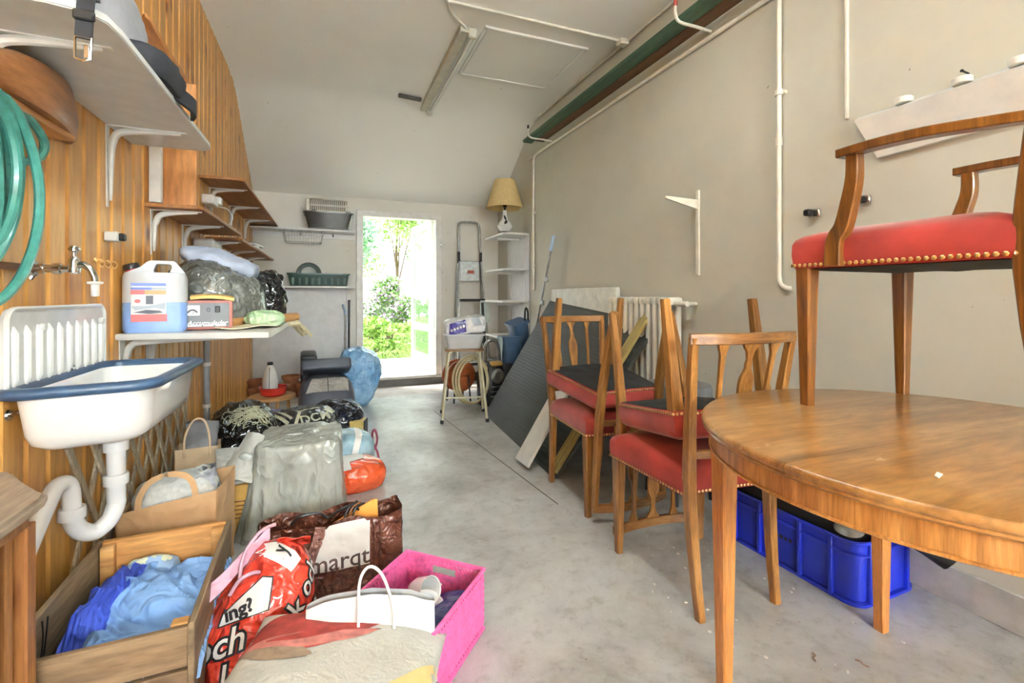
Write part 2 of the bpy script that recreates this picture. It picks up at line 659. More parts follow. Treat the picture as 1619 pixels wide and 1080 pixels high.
for z0, z1 in ((0.18, 0.475), (0.565, 0.89), (1.01, LH - 0.1)):
    B().box((LW / 2, 0, (z0 + z1) / 2), (LW - 0.18, 0.006, z1 - z0)).obj('glass_pane', 'glass', leafo)
B().tube(smoothline([(LW - 0.05, -0.02, 0.97), (LW - 0.05, -0.06, 0.97), (LW - 0.14, -0.065, 0.97)], 4), 0.008).obj('door_handle', 'chrome', leafo)
# ---------------------------------------------------------------- ceiling things
# hatch
ht = thing('ceiling_hatch', 'flat white square loft hatch set in the ceiling beside the strip light', 'hatch', (1.375, 3.335, ZC))
B().box((0, 0, -0.006), (0.74, 0.66, 0.014), bev=0.003).obj('hatch_panel', 'ceiling', ht)
hf = B()
for sx in (-1, 1):
    hf.box((sx * 0.384, 0, -0.008), (0.022, 0.71, 0.018), bev=0.003)
    hf.box((0, sx * 0.346, -0.008), (0.79, 0.022, 0.018), bev=0.003)
hf.obj('hatch_frame', 'ceiling', ht)
# fluorescent fitting, one bare tube
fl = thing('fluorescent_light', 'grey fluorescent strip light with one bare tube on the ceiling', 'lamp', (0.87, 3.75, ZC))
M['fitting'] = plain('grey_fitting', (196, 190, 172), 0.45, var=0.08)
M['tube'] = plain('dead_tube', (236, 236, 230), 0.2, var=0.02)
B().box((-0.02, 0, -0.026), (0.065, 1.46, 0.05), bev=0.006).obj('fitting_body', 'fitting', fl)
B().cyl((0.045, -0.70, -0.055), (0.045, 0.70, -0.055), 0.014, seg=12).obj('lamp_tube', 'tube', fl)
for sy in (-1, 1):
    B().box((0.035, sy * 0.715, -0.045), (0.06, 0.03, 0.07), bev=0.008).obj('tube_socket', 'fitting', fl)
M['fill_tube'] = plain('added_fill_tube', (250, 252, 250), 0.3, var=0.0)  # glowing tube for the added strip lamp
_b = M['fill_tube'].node_tree.nodes['Principled BSDF']
_b.inputs['Emission Color'].default_value = (0.9, 1.0, 1.0, 1)
_b.inputs['Emission Strength'].default_value = 6.0
fl_added = thing('fluorescent_light', 'lit strip light added on the ceiling out of view to brighten the garage', 'lamp', (0.62, 1.15, ZC))  # unseen second fitting, added to brighten the back and the ceiling
B().box((0, 0, -0.026), (0.065, 1.46, 0.05), bev=0.006).obj('fitting_body', 'fitting', fl_added)
B().cyl((0.0, -0.70, -0.068), (0.0, 0.70, -0.068), 0.014, seg=12).obj('lamp_tube', 'fill_tube', fl_added)
o = B().box((0, 0, 0), (0.21, 0.034, 0.03), bev=0.003).obj('ceiling_clip', plain('dark_stick', (74, 70, 62), 0.5), loc=(0.69, 4.29, ZC - 0.016), rot=(0, 0, 0.13))
tag(o, 'short dark grey bar on the ceiling at the far end of the strip light', 'bar')
# conduits
cd = thing('ceiling_conduit', 'white painted electric conduit crossing the ceiling to a junction box', 'conduit', (0, 0, 0))
B().tube(smoothline([(0.66, 2.3, 2.85), (0.658, 2.72, 2.848), (0.668, 2.79, 2.848), (0.71, 2.81, 2.848), (0.78, 2.80, 2.848), (1.93, 2.80, 2.848)], 5), 0.009, 8).obj('conduit_tube', 'pipe_paint', cd)
B().tube(smoothline([(0.68, 2.80, 2.848), (0.74, 2.92, 2.848), (0.86, 3.02, 2.835)], 5), 0.008, 8).obj('lamp_feed', 'pipe_paint', cd)
B().box((1.94, 2.80, 2.84), (0.07, 0.07, 0.04), bev=0.008).obj('junction_box', 'pipe_paint', cd)
B().tube([(1.965, -0.8, 2.845), (1.965, 2.8, 2.845), (1.965, 4.40, 2.845)], 0.008, 8).obj('conduit_tube', 'pipe_paint', cd)
cd2 = thing('wall_conduit', 'white conduit running along the right wall under the planks and down at the corner shelves', 'conduit', (0, 0, 0))
B().tube(smoothline([(1.975, -0.6, 2.475), (1.975, 4.2, 2.492), (1.975, 4.32, 2.492), (1.975, 4.38, 2.488), (1.975, 4.415, 2.462), (1.975, 4.425, 2.42), (1.975, 4.425, 2.35), (1.975, 4.425, 1.10)], 4), 0.013, 10).obj('conduit_tube', 'pipe_paint', cd2)
for z in (1.35, 1.9):
    B().box((1.98, 4.425, z), (0.03, 0.06, 0.03), bev=0.006).obj('pipe_clip', 'pipe_paint', cd2)
p3 = thing('wall_pipe', 'white vertical pipe on the right wall with a clamp and a bent lower end', 'pipe', (1.968, 1.586, 0))
B().tube(smoothline([(0, 0, 2.85), (0, 0, 1.6), (0, 0, 1.2), (0, 0, 1.14), (0.0, -0.01, 1.10), (0.01, -0.035, 1.082), (0.02, -0.05, 1.082)], 4), 0.0115, 10).obj('pipe', 'pipe_paint', p3)
B().lathe([(0.0125, -0.012), (0.018, -0.012), (0.018, 0.012), (0.0125, 0.012)], (0, 0, 2.0), 12).box((0.012, 0, 2.0), (0.02, 0.05, 0.016)).obj('pipe_clamp', 'pipe_paint', p3)
B().lathe([(0.0125, -0.02), (0.0155, -0.02), (0.0155, 0.02), (0.0125, 0.02)], (0, 0, 1.77), 12).obj('pipe_sleeve', 'pipe_paint', p3)
o = B().box((1.985, 1.289, 2.30), (0.012, 0.014, 1.05), bev=0.003).obj('cable_cover', 'pipe_paint')
tag(o, 'slim white cable cover going down the right wall to the sloping rack', 'conduit')

# two long planks on bent hooks under the ceiling
M['green_paint'] = wood('green_painted_wood', (48, 78, 58), (62, 98, 74), (84, 122, 94), 1, 1.0, 0.5, stretch=10)
M['brown_stain'] = wood('brown_stained_wood', (74, 44, 20), (98, 60, 28), (124, 78, 40), 1, 1.0, 0.5, stretch=14, knots=True)
o = B().box((0, 0, 0), (0.092, 4.95, 0.028), bev=0.003).obj('green_plank', 'green_paint', loc=(1.815, 1.74, 2.555))
tag(o, 'long green painted plank lying on hooks under the ceiling', 'plank')
o = B().box((0, 0, 0), (0.085, 4.95, 0.03), bev=0.003).obj('brown_plank', 'brown_stain', loc=(1.91, 1.66, 2.556))
tag(o, 'long dark brown plank lying next to the green one by the right wall', 'plank')
M['red_tip'] = plain('red_cap', (164, 62, 48), 0.5)
for i, (hy, lb) in enumerate(((2.03, 'white bent hook with red tip holding up the two planks'), (4.03, 'white bent hook at the far end of the two planks'))):
    hk = thing('plank_hook', lb, 'hook', (XR, hy, 2.53), group='hooks under the ceiling planks')
    B().tube(smoothline([(0, 0, -0.005), (-0.10, 0, 0.0), (-0.195, 0, 0.0), (-0.232, 0, 0.012), (-0.245, 0, 0.045), (-0.245, 0, 0.09)], 5), 0.0085, 8).obj('hook_rod', 'pipe_paint', hk)
    B().lathe([(0.0095, 0), (0.0105, 0.01), (0.0105, 0.03), (0.006, 0.036)], (-0.245, 0, 0.082), 10).obj('hook_tip', 'red_tip' if i == 0 else 'black', hk)

# ---------------------------------------------------------------- right wall things
# radiator
rd = thing('radiator', 'white column radiator on the right wall behind the chairs', 'radiator', (XR, 2.53, 0))
M['radiator'] = plain('radiator_enamel', (222, 218, 206), 0.35, var=0.05)
n = 11
for k in range(n):
    yy = -0.30 + 0.6 * k / (n - 1)
    g = B()
    for dx in (-0.055, -0.125):
        g.tube([(dx, yy, 0.47), (dx, yy, 0.52), (dx, yy, 0.98), (dx, yy, 1.02)], [0.016, 0.02, 0.02, 0.016], 10)
    g.box((-0.09, yy, 0.475), (0.11, 0.048, 0.05), bev=0.018, seg=2)
    g.box((-0.09, yy, 1.015), (0.11, 0.048, 0.05), bev=0.018, seg=2)
    g.obj('radiator_column', 'radiator', rd)
B().cyl((-0.09, -0.32, 1.0), (-0.09, -0.42, 1.0), 0.016, seg=10).cyl((-0.09, -0.40, 1.0), (-0.01, -0.40, 1.0), 0.012, seg=10).obj('radiator_valve', 'pipe_paint', rd)
for yy in (-0.2, 0.2):
    B().box((-0.02, yy, 0.9), (0.05, 0.03, 0.04)).obj('radiator_bracket', 'radiator', rd)
o = B().box((XR - 0.05, 3.39, 0.56), (0.035, 1.08, 1.1), bev=0.005).obj('painted_board', plain('chipped_white_panel', (226, 224, 214), 0.5, var=0.08))
tag(o, 'white panel upright against the right wall behind the dark leaning board', 'panel')

# shelf bracket left on the wall
br = thing('shelf_bracket', 'white metal shelf bracket on the bare right wall, holding nothing', 'bracket', (XR, 2.119, 0))
B().box((-0.008, 0, 1.41), (0.014, 0.024, 0.49), bev=0.002).obj('upright', 'pipe_paint', br)
B().faces([(-0.012, -0.006, 1.60), (-0.012, -0.006, 1.545), (-0.24, -0.006, 1.606), (-0.24, -0.006, 1.592),
           (-0.012, 0.006, 1.60), (-0.012, 0.006, 1.545), (-0.24, 0.006, 1.606), (-0.24, 0.006, 1.592)],
          [(0, 1, 3, 2), (4, 5, 7, 6), (0, 2, 6, 4), (1, 3, 7, 5), (2, 3, 7, 6), (0, 1, 5, 4)]).obj('bracket_arm', 'pipe_paint', br)

# two small black and chrome door stops
for hy, hz, lb in ((1.423, 1.41, 'small black wall clip on the right wall beside the vertical pipe'), (1.221, 1.43, 'small black wall clip on the right wall above the red armchair seat')):
    st = thing('wall_clip', lb, 'clip', (XR, hy, hz), group='black wall clips')
    B().box((-0.008, 0, 0), (0.016, 0.05, 0.035), bev=0.004).obj('clip_plate', 'chrome', st)
    B().box((-0.03, 0.012, 0.002), (0.036, 0.03, 0.028), bev=0.005).obj('clip_jaw', 'black', st)

# sloped white rack with round pegs
rk = thing('peg_rack', 'white sloping wooden rack with round pegs on the right wall behind the armchair', 'rack', (XR, 0, 0))
rt = [(1.235, 1.763), (0.20, 1.708 + 0.06)]
rb = [(1.166, 1.581), (0.20, 1.55)]
B().faces([(-0.002, 1.245, 1.765), (-0.002, 0.2, 1.765), (-0.002, 0.2, 1.60), (-0.002, 1.165, 1.58),
           (-0.06, 1.225, 1.735), (-0.06, 0.2, 1.735), (-0.022, 0.2, 1.60), (-0.022, 1.165, 1.58)],
          [(0, 1, 2, 3), (4, 5, 6, 7), (0, 1, 5, 4), (2, 3, 7, 6), (0, 3, 7, 4), (1, 2, 6, 5)]).obj('rack_board', 'white_board', rk)
for yy in (1.07, 0.90, 0.76, 0.55):
    B().lathe([(0.026, 0), (0.028, 0.004), (0.028, 0.018), (0.024, 0.022)], (-0.03, yy, 1.752), 16).obj('peg', 'white_paint', rk)
o = B().cyl((0, 0, 0), (-0.03, 0.004, 0.006), 0.003, seg=8).lathe([(0.005, 0), (0.005, 0.003)], (-0.03, 0.004, 0.006), 10, Matrix.Rotation(-PI / 2, 4, 'Y')).obj('wall_screw', 'black', loc=(XR, 0.897, 1.79))
tag(o, 'dark screw sticking out of the right wall above the sloping peg rack', 'screw')

# ---------------------------------------------------------------- chairs
def taper_leg(b, x, y, z1, w1, w0, lean=(0, 0)):
    b.bar([(x + lean[0], y + lean[1], 0), (x, y, z1)], [(w0, w0), (w1, w1)])


SEAT_Z0, SEAT_Z1 = 0.385, 0.470


def seat_outline(k, n=10, fw=0.222, rw=0.185, f=0.205, r=-0.205, bow=0.03):
    """points round the seat at scale k: front is +y and bowed"""
    out = []
    for i in range(n + 1):
        u = -1 + 2 * i / n
        out.append((u * fw * k, (f + bow * (1 - u * u)) * k))
    for i in range(1, n):
        v = i / n
        out.append(((fw + (rw - fw) * v) * k, (f + (r - f) * v) * k))
    for i in range(n + 1):
        u = 1 - 2 * i / n
        out.append((u * rw * k, r * k))
    for i in range(1, n):
        v = 1 - i / n
        out.append((-(fw + (rw - fw) * v) * k, (f + (r - f) * v) * k))
    return out


def make_seat(parent, fw, rw, f, r, z0, z1, dome, bow=0.03, vel='velvet'):
    lv = [(0.985, z0), (1.0, z0 + 0.006), (1.015, z0 + (z1 - z0) * 0.45), (1.01, z0 + (z1 - z0) * 0.8), (0.985, z1 - 0.004), (0.93, z1 + 0.006), (0.8, z1 + dome * 0.5), (0.55, z1 + dome * 0.82), (0.25, z1 + dome)]
    rings = [[(x, y, z) for x, y in seat_outline(k, 10, fw, rw, f, r, bow)] for k, z in lv]
    n = len(rings[0])
    vs = [p for rg in rings for p in rg] + [(0, 0, z1 + dome * 1.02)]
    fs = [(a * n + i, a * n + (i + 1) % n, (a + 1) * n + (i + 1) % n, (a + 1) * n + i) for a in range(len(lv) - 1) for i in range(n)]
    top = (len(lv) - 1) * n
    fs += [(top + i, top + (i + 1) % n, len(vs) - 1) for i in range(n)]
    B().faces(vs, fs).obj('seat', vel, parent, smooth=55)
    ln = [(x, y, z0 - 0.002) for x, y in seat_outline(0.975, 10, fw, rw, f, r, bow)]
    ln2 = [(x, y, z0 - 0.006 - 0.004 * math.sin(i)) for i, (x, y) in enumerate(seat_outline(0.6, 10, fw, rw, f, r, bow))]
    B().faces(ln + ln2 + [(0, 0, z0 - 0.012)], [(i, (i + 1) % n, n + (i + 1) % n, n + i) for i in range(n)] + [(n + i, n + (i + 1) % n, 2 * n) for i in range(n)]).obj('underside', 'blackcloth', parent, smooth=60)
    # brass nails along the lower edge
    o = seat_outline(1.012, 10, fw, rw, f, r, bow)
    path, L = [], 0
    for i in range(n):
        p, q = Vector(o[i]), Vector(o[(i + 1) % n])
        d = (q - p).length
        while L < d:
            path.append((p + (q - p) * (L / d), (q - p).normalized()))
            L += 0.0145
        L -= d
    nb = B()
    tb = []
    for c, tdir in path:
        nrm = Vector((-tdir.y, tdir.x))
        if nrm.dot(c) < 0:
            nrm = -nrm
        t = Vector((tdir.x, tdir.y, 0))
        nn = Vector((nrm.x, nrm.y, 0))
        cc = Vector((c.x, c.y, z0 + 0.009))
        r_ = 0.0058
        vs = [cc + t * r_ * math.cos(a) + Vector((0, 0, 1)) * r_ * math.sin(a) for a in [k * PI / 3 for k in range(6)]] + [cc + nn * 0.0045]
        tb.append(vs)
    allv, allf = [], []
    for vs in tb:
        k = len(allv)
        allv += vs
        allf += [(k + i, k + (i + 1) % 6, k + 6) for i in range(6)]
    stuff(nb.faces(allv, allf).obj('brass_nails', 'brass', parent, smooth=80))


def splat_shape(b, x0, zb, zt, y_of, wid, th=0.011):
    """flat upright whose half width at height fraction is wid(t)"""
    n = 26
    L, R = [], []
    for i in range(n + 1):
        t = i / n
        z = zb + (zt - zb) * t
        h = wid(t)
        xc = x0(t)
        L.append((xc - h, y_of(z), z))
        R.append((xc + h, y_of(z), z))
    vs = []
    for (a, c) in zip(L, R):
        vs += [(a[0], a[1] - th / 2, a[2]), (c[0], c[1] - th / 2, c[2]), (c[0], c[1] + th / 2, c[2]), (a[0], a[1] + th / 2, a[2])]
    fs = [(3, 2, 1, 0), (4 * n, 4 * n + 1, 4 * n + 2, 4 * n + 3)]
    for i in range(n):
        for k in range(4):
            fs.append((4 * i + k, 4 * i + (k + 1) % 4, 4 * i + 4 + (k + 1) % 4, 4 * i + 4 + k))
    b.faces(vs, fs)


def interp(stops):
    def f(t):
        for (a, va), (c, vc) in zip(stops, stops[1:]):
            if t <= c:
                u = (t - a) / (c - a)
                u = u * u * (3 - 2 * u)
                return va + (vc - va) * u
        return stops[-1][1]
    return f


vase = interp([(0, 0.010), (0.62, 0.0275), (0.66, 0.0265), (0.78, 0.010), (0.82, 0.0115), (0.84, 0.008), (0.9, 0.011), (1.0, 0.033)])
slim = interp([(0, 0.0085), (0.7, 0.0075), (0.88, 0.009), (1.0, 0.021)])


def make_chair(name, label, H=0.93, arm=False, wood_v='walnut', wood_h='walnut_h', fw=0.222, rw=0.182, f=0.205, r=-0.205, group=None):
    c = thing(name, label, 'chair', group=group)
    for s in (-1, 1):
        b = B()
        taper_leg(b, s * (fw - 0.026), f - 0.022, SEAT_Z0 + 0.002, 0.044, 0.027)
        b.obj('front_leg', wood_v, c)
    yb = lambda z: (r - 0.012) - max(0, z - 0.42) * 0.075 - max(0, z - 0.42) ** 2 * 0.10
    topx = rw + 0.032 if not arm else rw + 0.03
    for s in (-1, 1):
        pts, sz = [], []
        for z in (0, 0.12, 0.25, 0.36, 0.42, 0.50, 0.62, 0.75, 0.86, H - 0.012):
            if z <= 0.42:
                x = (rw - 0.016) - (0.42 - z) * 0.03
                yy = (r - 0.012) - ((0.42 - z) / 0.42) ** 1.6 * 0.038
                wv = 0.028 + 0.012 * z / 0.42
            else:
                x = (rw - 0.016) + (topx - rw) * ((z - 0.42) / (H - 0.42)) ** 1.0
                yy = yb(z)
                wv = 0.040 - 0.014 * (z - 0.42) / (H - 0.42)
            pts.append((s * x, yy, z))
            sz.append((wv * 0.86, wv))
        B().bar(pts, sz).obj('rear_leg', wood_v, c)
    wt = topx - 0.016
    # top rail, bowed backwards
    bow = lambda x, w=wt: -0.034 * (1 - (x / w) ** 2)
    pr = []
    for i in range(13):
        x = -wt - 0.010 + (2 * wt + 0.020) * i / 12
        pr.append((x, yb(H - 0.02) + bow(x), H - 0.018))
    B().bar(pr, (0.036, 0.024), side=(0, 0, 1)).obj('top_rail', wood_h, c)
    zl = 0.528
    wl_ = rw - 0.016 + (topx - rw) * (zl - 0.42) / (H - 0.42)
    pr = []
    for i in range(9):
        x = -wl_ + 2 * wl_ * i / 8
        pr.append((x, yb(zl) - 0.018 * (1 - (x / wl_) ** 2), zl))
    B().bar(pr, (0.026, 0.018), side=(0, 0, 1)).obj('lower_rail', wood_h, c)
    zb, zt = zl + 0.010, H - 0.033

    def yo(x):
        return lambda z: yb(z) - (0.018 + 0.016 * (z - zl) / (H - zl)) * (1 - (x / wl_) ** 2 * 0.85)
    b = B()
    splat_shape(b, lambda t: 0, zb, zt, yo(0), vase)
    b.obj('splat', wood_v, c)
    for s in (-1, 1):
        b = B()
        x0, x1 = s * wl_ * 0.50, s * wt * 0.52
        splat_shape(b, lambda t: x0 + (x1 - x0) * t, zb, zt, yo(x0), slim)
        b.obj('side_splat', wood_v, c)
    make_seat(c, fw, rw, f, r, SEAT_Z0, SEAT_Z1, 0.034)
    if arm:
        for s in (-1, 1):
            # swept arm support and arm
            xs = s * (fw - 0.006)
            p = smoothline([(xs, 0.112, SEAT_Z0 + 0.002), (xs, 0.108, SEAT_Z0 + 0.07), (xs + s * 0.004, 0.085, 0.49), (xs + s * 0.010, 0.063, 0.56), (xs + s * 0.014, 0.052, 0.61), (xs + s * 0.014, 0.052, 0.665)], 4)
            k = len(p)
            B().bar(p, [(0.028, 0.044 - 0.014 * i / (k - 1)) for i in range(k)]).obj('arm_support', wood_v, c)
            q = smoothline([(xs + s * 0.016, 0.085, 0.672), (xs + s * 0.020, 0.0, 0.672), (xs + s * 0.016, -0.10, 0.668), (xs - s * 0.008, -0.20, 0.660), (s * (rw + 0.006), r - 0.035, 0.655)], 4)
            k = len(q)
            B().bar(q, [(0.022, 0.040 - 0.012 * abs(i / (k - 1) - 0.25)) for i in range(k)], side=(0, 0, 1)).obj('arm', wood_v, c)
    return c


# stack by the table: one chair upright, its mate upside down on it
c1 = make_chair('dining_chair', 'upright red dining chair beside the table, with another upside down on its seat', group='red velvet dining chairs')
c1.location = (1.288, 1.425, 0)
c1.rotation_euler = (0, 0, -0.075)
c3 = dup(c1, (1.335, 2.125, 0), (0, 0, PI + 0.04), 'upright red dining chair under the far stack by the dark board')


def on_top(x, y, rz, label, tilt=-0.13):
    """the same chair turned over, seat on seat, its front end a little higher"""
    e = Euler((PI + tilt, 0, rz))
    p = Vector((x, y, 0.517)) - e.to_matrix() @ Vector((0, 0, 0.498))
    return dup(c1, p, e, label)


on_top(1.31, 1.44, -0.05, 'red dining chair turned upside down on the chair next to the table', -0.15)
on_top(1.33, 2.09, PI + 0.03, 'red dining chair upside down on top of the far stack by the dark board')
# one more seat behind them
M['grey_leather'] = plain('grey_vinyl', (112, 112, 114), 0.4, var=0.1)
sl = thing('padded_stool', 'stool with a grey vinyl seat behind the chairs near the radiator', 'stool', (1.72, 1.98, 0))
B().lathe([(0.15, 0.52), (0.165, 0.53), (0.17, 0.56), (0.16, 0.585), (0.1, 0.60), (0.0, 0.603)], seg=28, caps=(True, False)).obj('seat', 'grey_leather', sl)
B().lathe([(0.15, 0.50), (0.168, 0.505), (0.168, 0.53), (0.15, 0.53)], seg=28).obj('seat_ring', 'black', sl)
for k in range(4):
    a = PI / 4 + k * PI / 2
    B().cyl((0.12 * math.cos(a), 0.12 * math.sin(a), 0.51), (0.16 * math.cos(a), 0.16 * math.sin(a), 0), 0.012, seg=8).obj('leg', 'black', sl)

# ---------------------------------------------------------------- round table
TX, TY, TR, TZ = 1.293, 0.622, 0.51, 0.74
tb = thing('round_table', 'round polished wooden extending table with four tapered legs and a centre joint', 'table', (TX, TY, 0))


def half_disc(r, s, gap=0.0006, n=40):
    return [(r * math.cos(k * PI / n), s * (max(gap, r * math.sin(k * PI / n)))) for k in range(n + 1)]


for s in (1, -1):
    prof = [(TR - 0.012, 0.7125), (TR - 0.005, 0.714), (TR - 0.002, 0.718), (TR - 0.004, 0.722), (TR, 0.726), (TR + 0.001, 0.733), (TR - 0.004, 0.739), (TR - 0.010, 0.740)]
    rings = [[(x, y, z) for x, y in half_disc(rr, s)] for rr, z in prof]
    n = len(rings[0])
    vs = [p for rg in rings for p in rg]
    L = len(prof)
    fs = [(a * n + i, a * n + (i + 1) % n, (a + 1) * n + (i + 1) % n, (a + 1) * n + i) for a in range(L - 1) for i in range(n)]
    fs += [tuple(range(n)), tuple((L - 1) * n + i for i in range(n))]
    B().faces(vs, fs).obj('tabletop_half', 'table_top', tb, smooth=50)
    ro, ri = TR - 0.022, TR - 0.044
    o_, i_ = half_disc(ro, s), half_disc(ri, s)
    vs = [(x, y, 0.662) for x, y in o_] + [(x, y, 0.712) for x, y in o_] + [(x, y, 0.662) for x, y in i_] + [(x, y, 0.712) for x, y in i_]
    fs = []
    for i in range(n - 1):
        fs += [(i, i + 1, n + i + 1, n + i), (2 * n + i, 2 * n + i + 1, 3 * n + i + 1, 3 * n + i), (i, i + 1, 2 * n + i + 1, 2 * n + i)]
    B().faces(vs, fs).obj('apron_half', 'table_side', tb, smooth=50)
    bd = B()
    bd.tube([(x * (ro + 0.002) / ro, y * (ro + 0.002) / ro, 0.664) for x, y in o_], 0.0035, 6)
    bd.obj('apron_bead', 'table_side', tb)
M['leg_wood'] = wood('table_leg_wood', (176, 110, 50), (206, 138, 72), (222, 160, 94), 2, 1.4, 0.34, coat=0.2, stretch=14, bump=0.03)
for k in range(4):
    a = PI / 4 + k * PI / 2
    R = TR - 0.055
    b = B()
    b.bar([(0, 0, 0), (0, 0, 0.66), (0, 0, 0.71)], [(0.030, 0.030), (0.052, 0.052), (0.052, 0.052)])
    b.obj('leg', 'leg_wood', tb, loc=(R * math.cos(a), R * math.sin(a), 0), rot=(0, 0, 0 if k != 9 else a))
# carved line of the veneer joint stays real: a shallow bead along the seam
o = B()
M['flake'] = plain('paint_flake', (240, 236, 228), 0.6)
o.faces([(0, 0, 0), (0.02, 0.004, 0.002), (0.017, 0.011, 0.004), (0.003, 0.008, 0.001)], [(0, 1, 2, 3)]).thick(0.0015)
tag(o.obj('paint_flake', 'flake', loc=(0.955, 0.47, 0.742)), 'tiny white flake of paint lying on the table top', 'flake')

# ---------------------------------------------------------------- armchair standing on the table
ac = make_chair('armchair', 'red velvet armchair with curved wooden arms standing on the round table', H=1.0, arm=True, wood_v='armwood', wood_h='armwood', fw=0.238, rw=0.20, f=0.225, r=-0.225)
ac.location = (1.475, 0.725, TZ)
ac.rotation_euler = (0, 0, -0.01)
# ---------------------------------------------------------------- helpers for soft and lettered things
def text_bm(s, size, shear=0.0, bold=0.0, align='CENTER'):
    cu = bpy.data.curves.new('lettering', 'FONT')
    cu.body = s
    cu.size = size
    cu.shear = shear
    cu.offset = bold
    cu.align_x = align
    cu.align_y = 'CENTER'
    cu.resolution_u = 3
    o = bpy.data.objects.new('lettering', cu)
    COL.objects.link(o)
    bpy.context.view_layer.update()
    me = bpy.data.meshes.new_from_object(o)
    bpy.data.objects.remove(o)
    bpy.data.curves.remove(cu)
    t = bmesh.new()
    t.from_mesh(me)
    bpy.data.meshes.remove(me)
    return t


def poly_bm(poly):
    t = bmesh.new()
    t.faces.new([t.verts.new((x, y, 0)) for x, y in poly])
    return t


def print_on(t, name, m, parent, mat, target=None, off=0.0015, cut=0.02, depth=0.4):
    """flat print t (in its own xy) put at mat; laid on the surface of target when given"""
    bmesh.ops.triangulate(t, faces=t.faces)
    if target is not None and cut:
        for _ in range(4):
            es = [e for e in t.edges if e.calc_length() > cut]
            if not es:
                break
            bmesh.ops.subdivide_edges(t, edges=es, cuts=1)
            bmesh.ops.triangulate(t, faces=t.faces)
    bmesh.ops.transform(t, matrix=mat, verts=t.verts)
    if target is not None:
        n = (mat.to_3x3() @ Vector((0, 0, 1))).normalized()
        me = target.data
        bv = BVHTree.FromPolygons([v.co[:] for v in me.vertices], [p.vertices[:] for p in me.polygons])
        dead = []
        for v in t.verts:
            h = bv.ray_cast(v.co + n * depth, -n)
            if h[0] is None:
                dead.append(v)
            else:
                nn = h[1] if h[1].dot(n) > 0 else -h[1]
                v.co = h[0] + (nn * 0.5 + n * 0.5).normalized() * off
        if dead:
            bmesh.ops.delete(t, geom=dead, context='VERTS')
    b = B()
    b._add(t)
    return b.obj(name, m, parent, smooth=60)


def ridged(p, o=3):
    s, a, tot = 0.0, 1.0, 0.0
    for _ in range(o):
        s += a * (1 - abs(noise.noise(p)) * 2.2)
        tot += a
        a *= 0.5
        p = p * 2.05 + Vector((3.1, 1.7, 5.3))
    return s / tot


def crumple(b, amp, sc, seed, stretch=(1, 1, 1), floor=None, soft=0.0):
    bm = b.bm
    bm.normal_update()
    off = Vector((seed * 7.31, seed * 3.77, seed * 5.13))
    ns = [v.normal.copy() for v in bm.verts]
    for v, n in zip(bm.verts, ns):
        p = Vector((v.co.x * stretch[0], v.co.y * stretch[1], v.co.z * stretch[2])) * sc + off
        d = amp * (ridged(p) - 0.45)
        if soft:
            d += soft * noise.noise(p * 0.35)
        v.co += n * d
        if floor is not None and v.co.z < floor:
            v.co.z = floor
    return b


def sgnpow(v, e):
    return math.copysign(abs(v) ** e, v)


def sack(s, e1=0.7, e2=0.7, nu=72, nv=40, flat=0.25):
    """rounded body sx, sy, sz, standing on z = 0 with a flattened bottom"""
    b = B()

    def f(u, v):
        th, ph = 2 * PI * u, PI * (v - 0.5)
        c = sgnpow(math.cos(ph), e1)
        z = sgnpow(math.sin(ph), e1)
        z = max(z, -1 + flat)
        zz = (z + 1 - flat) / (2 - flat)
        return (s[0] / 2 * c * sgnpow(math.cos(th), e2), s[1] / 2 * c * sgnpow(math.sin(th), e2), s[2] * zz)
    b.grid(f, nu, nv, wrap=True)
    bmesh.ops.remove_doubles(b.bm, verts=b.bm.verts, dist=1e-5)
    bmesh.ops.recalc_face_normals(b.bm, faces=b.bm.faces)
    return b


def sheet(w, d, nu, nv, zf):
    """cloth-like sheet over w x d; zf(x, y) gives height (or a full point)"""
    b = B()

    def f(u, v):
        x, y = (u - 0.5) * w, (v - 0.5) * d
        r = zf(x, y)
        return r if isinstance(r, (tuple, Vector)) else (x, y, r)
    return b.grid(f, nu, nv)


def open_bag(w, d, h, nu=64, nv=24, round_=0.14, flare=(0.0, 0.0), rim=None):
    """bag with bottom and open top; rim(u) adds to the rim height"""
    b = B()
    per = rrect(w, d, min(w, d) * round_, 4)
    # resample perimeter
    pts = [Vector(p) for p in per]
    seg = [(pts[(i + 1) % len(pts)] - pts[i]).length for i in range(len(pts))]
    tot = sum(seg)
    out = []
    for k in range(nu):
        t = tot * k / nu
        i = 0
        while t > seg[i]:
            t -= seg[i]
            i += 1
        out.append(pts[i] + (pts[(i + 1) % len(pts)] - pts[i]) * (t / seg[i]))

    def f(u, v):
        p = out[int(round(u * nu)) % nu]
        z = v * (h + (rim(u, p) if rim else 0))
        return (p.x * (1 + flare[0] * v), p.y * (1 + flare[1] * v), z)
    b.grid(f, nu, nv, wrap=True)
    b.bm.verts.ensure_lookup_table()
    bot = [v for v in b.bm.verts if v.co.z < 1e-7]
    bot.sort(key=lambda v: math.atan2(v.co.y, v.co.x))
    b.bm.faces.new(bot)
    bmesh.ops.recalc_face_normals(b.bm, faces=b.bm.faces)
    return b


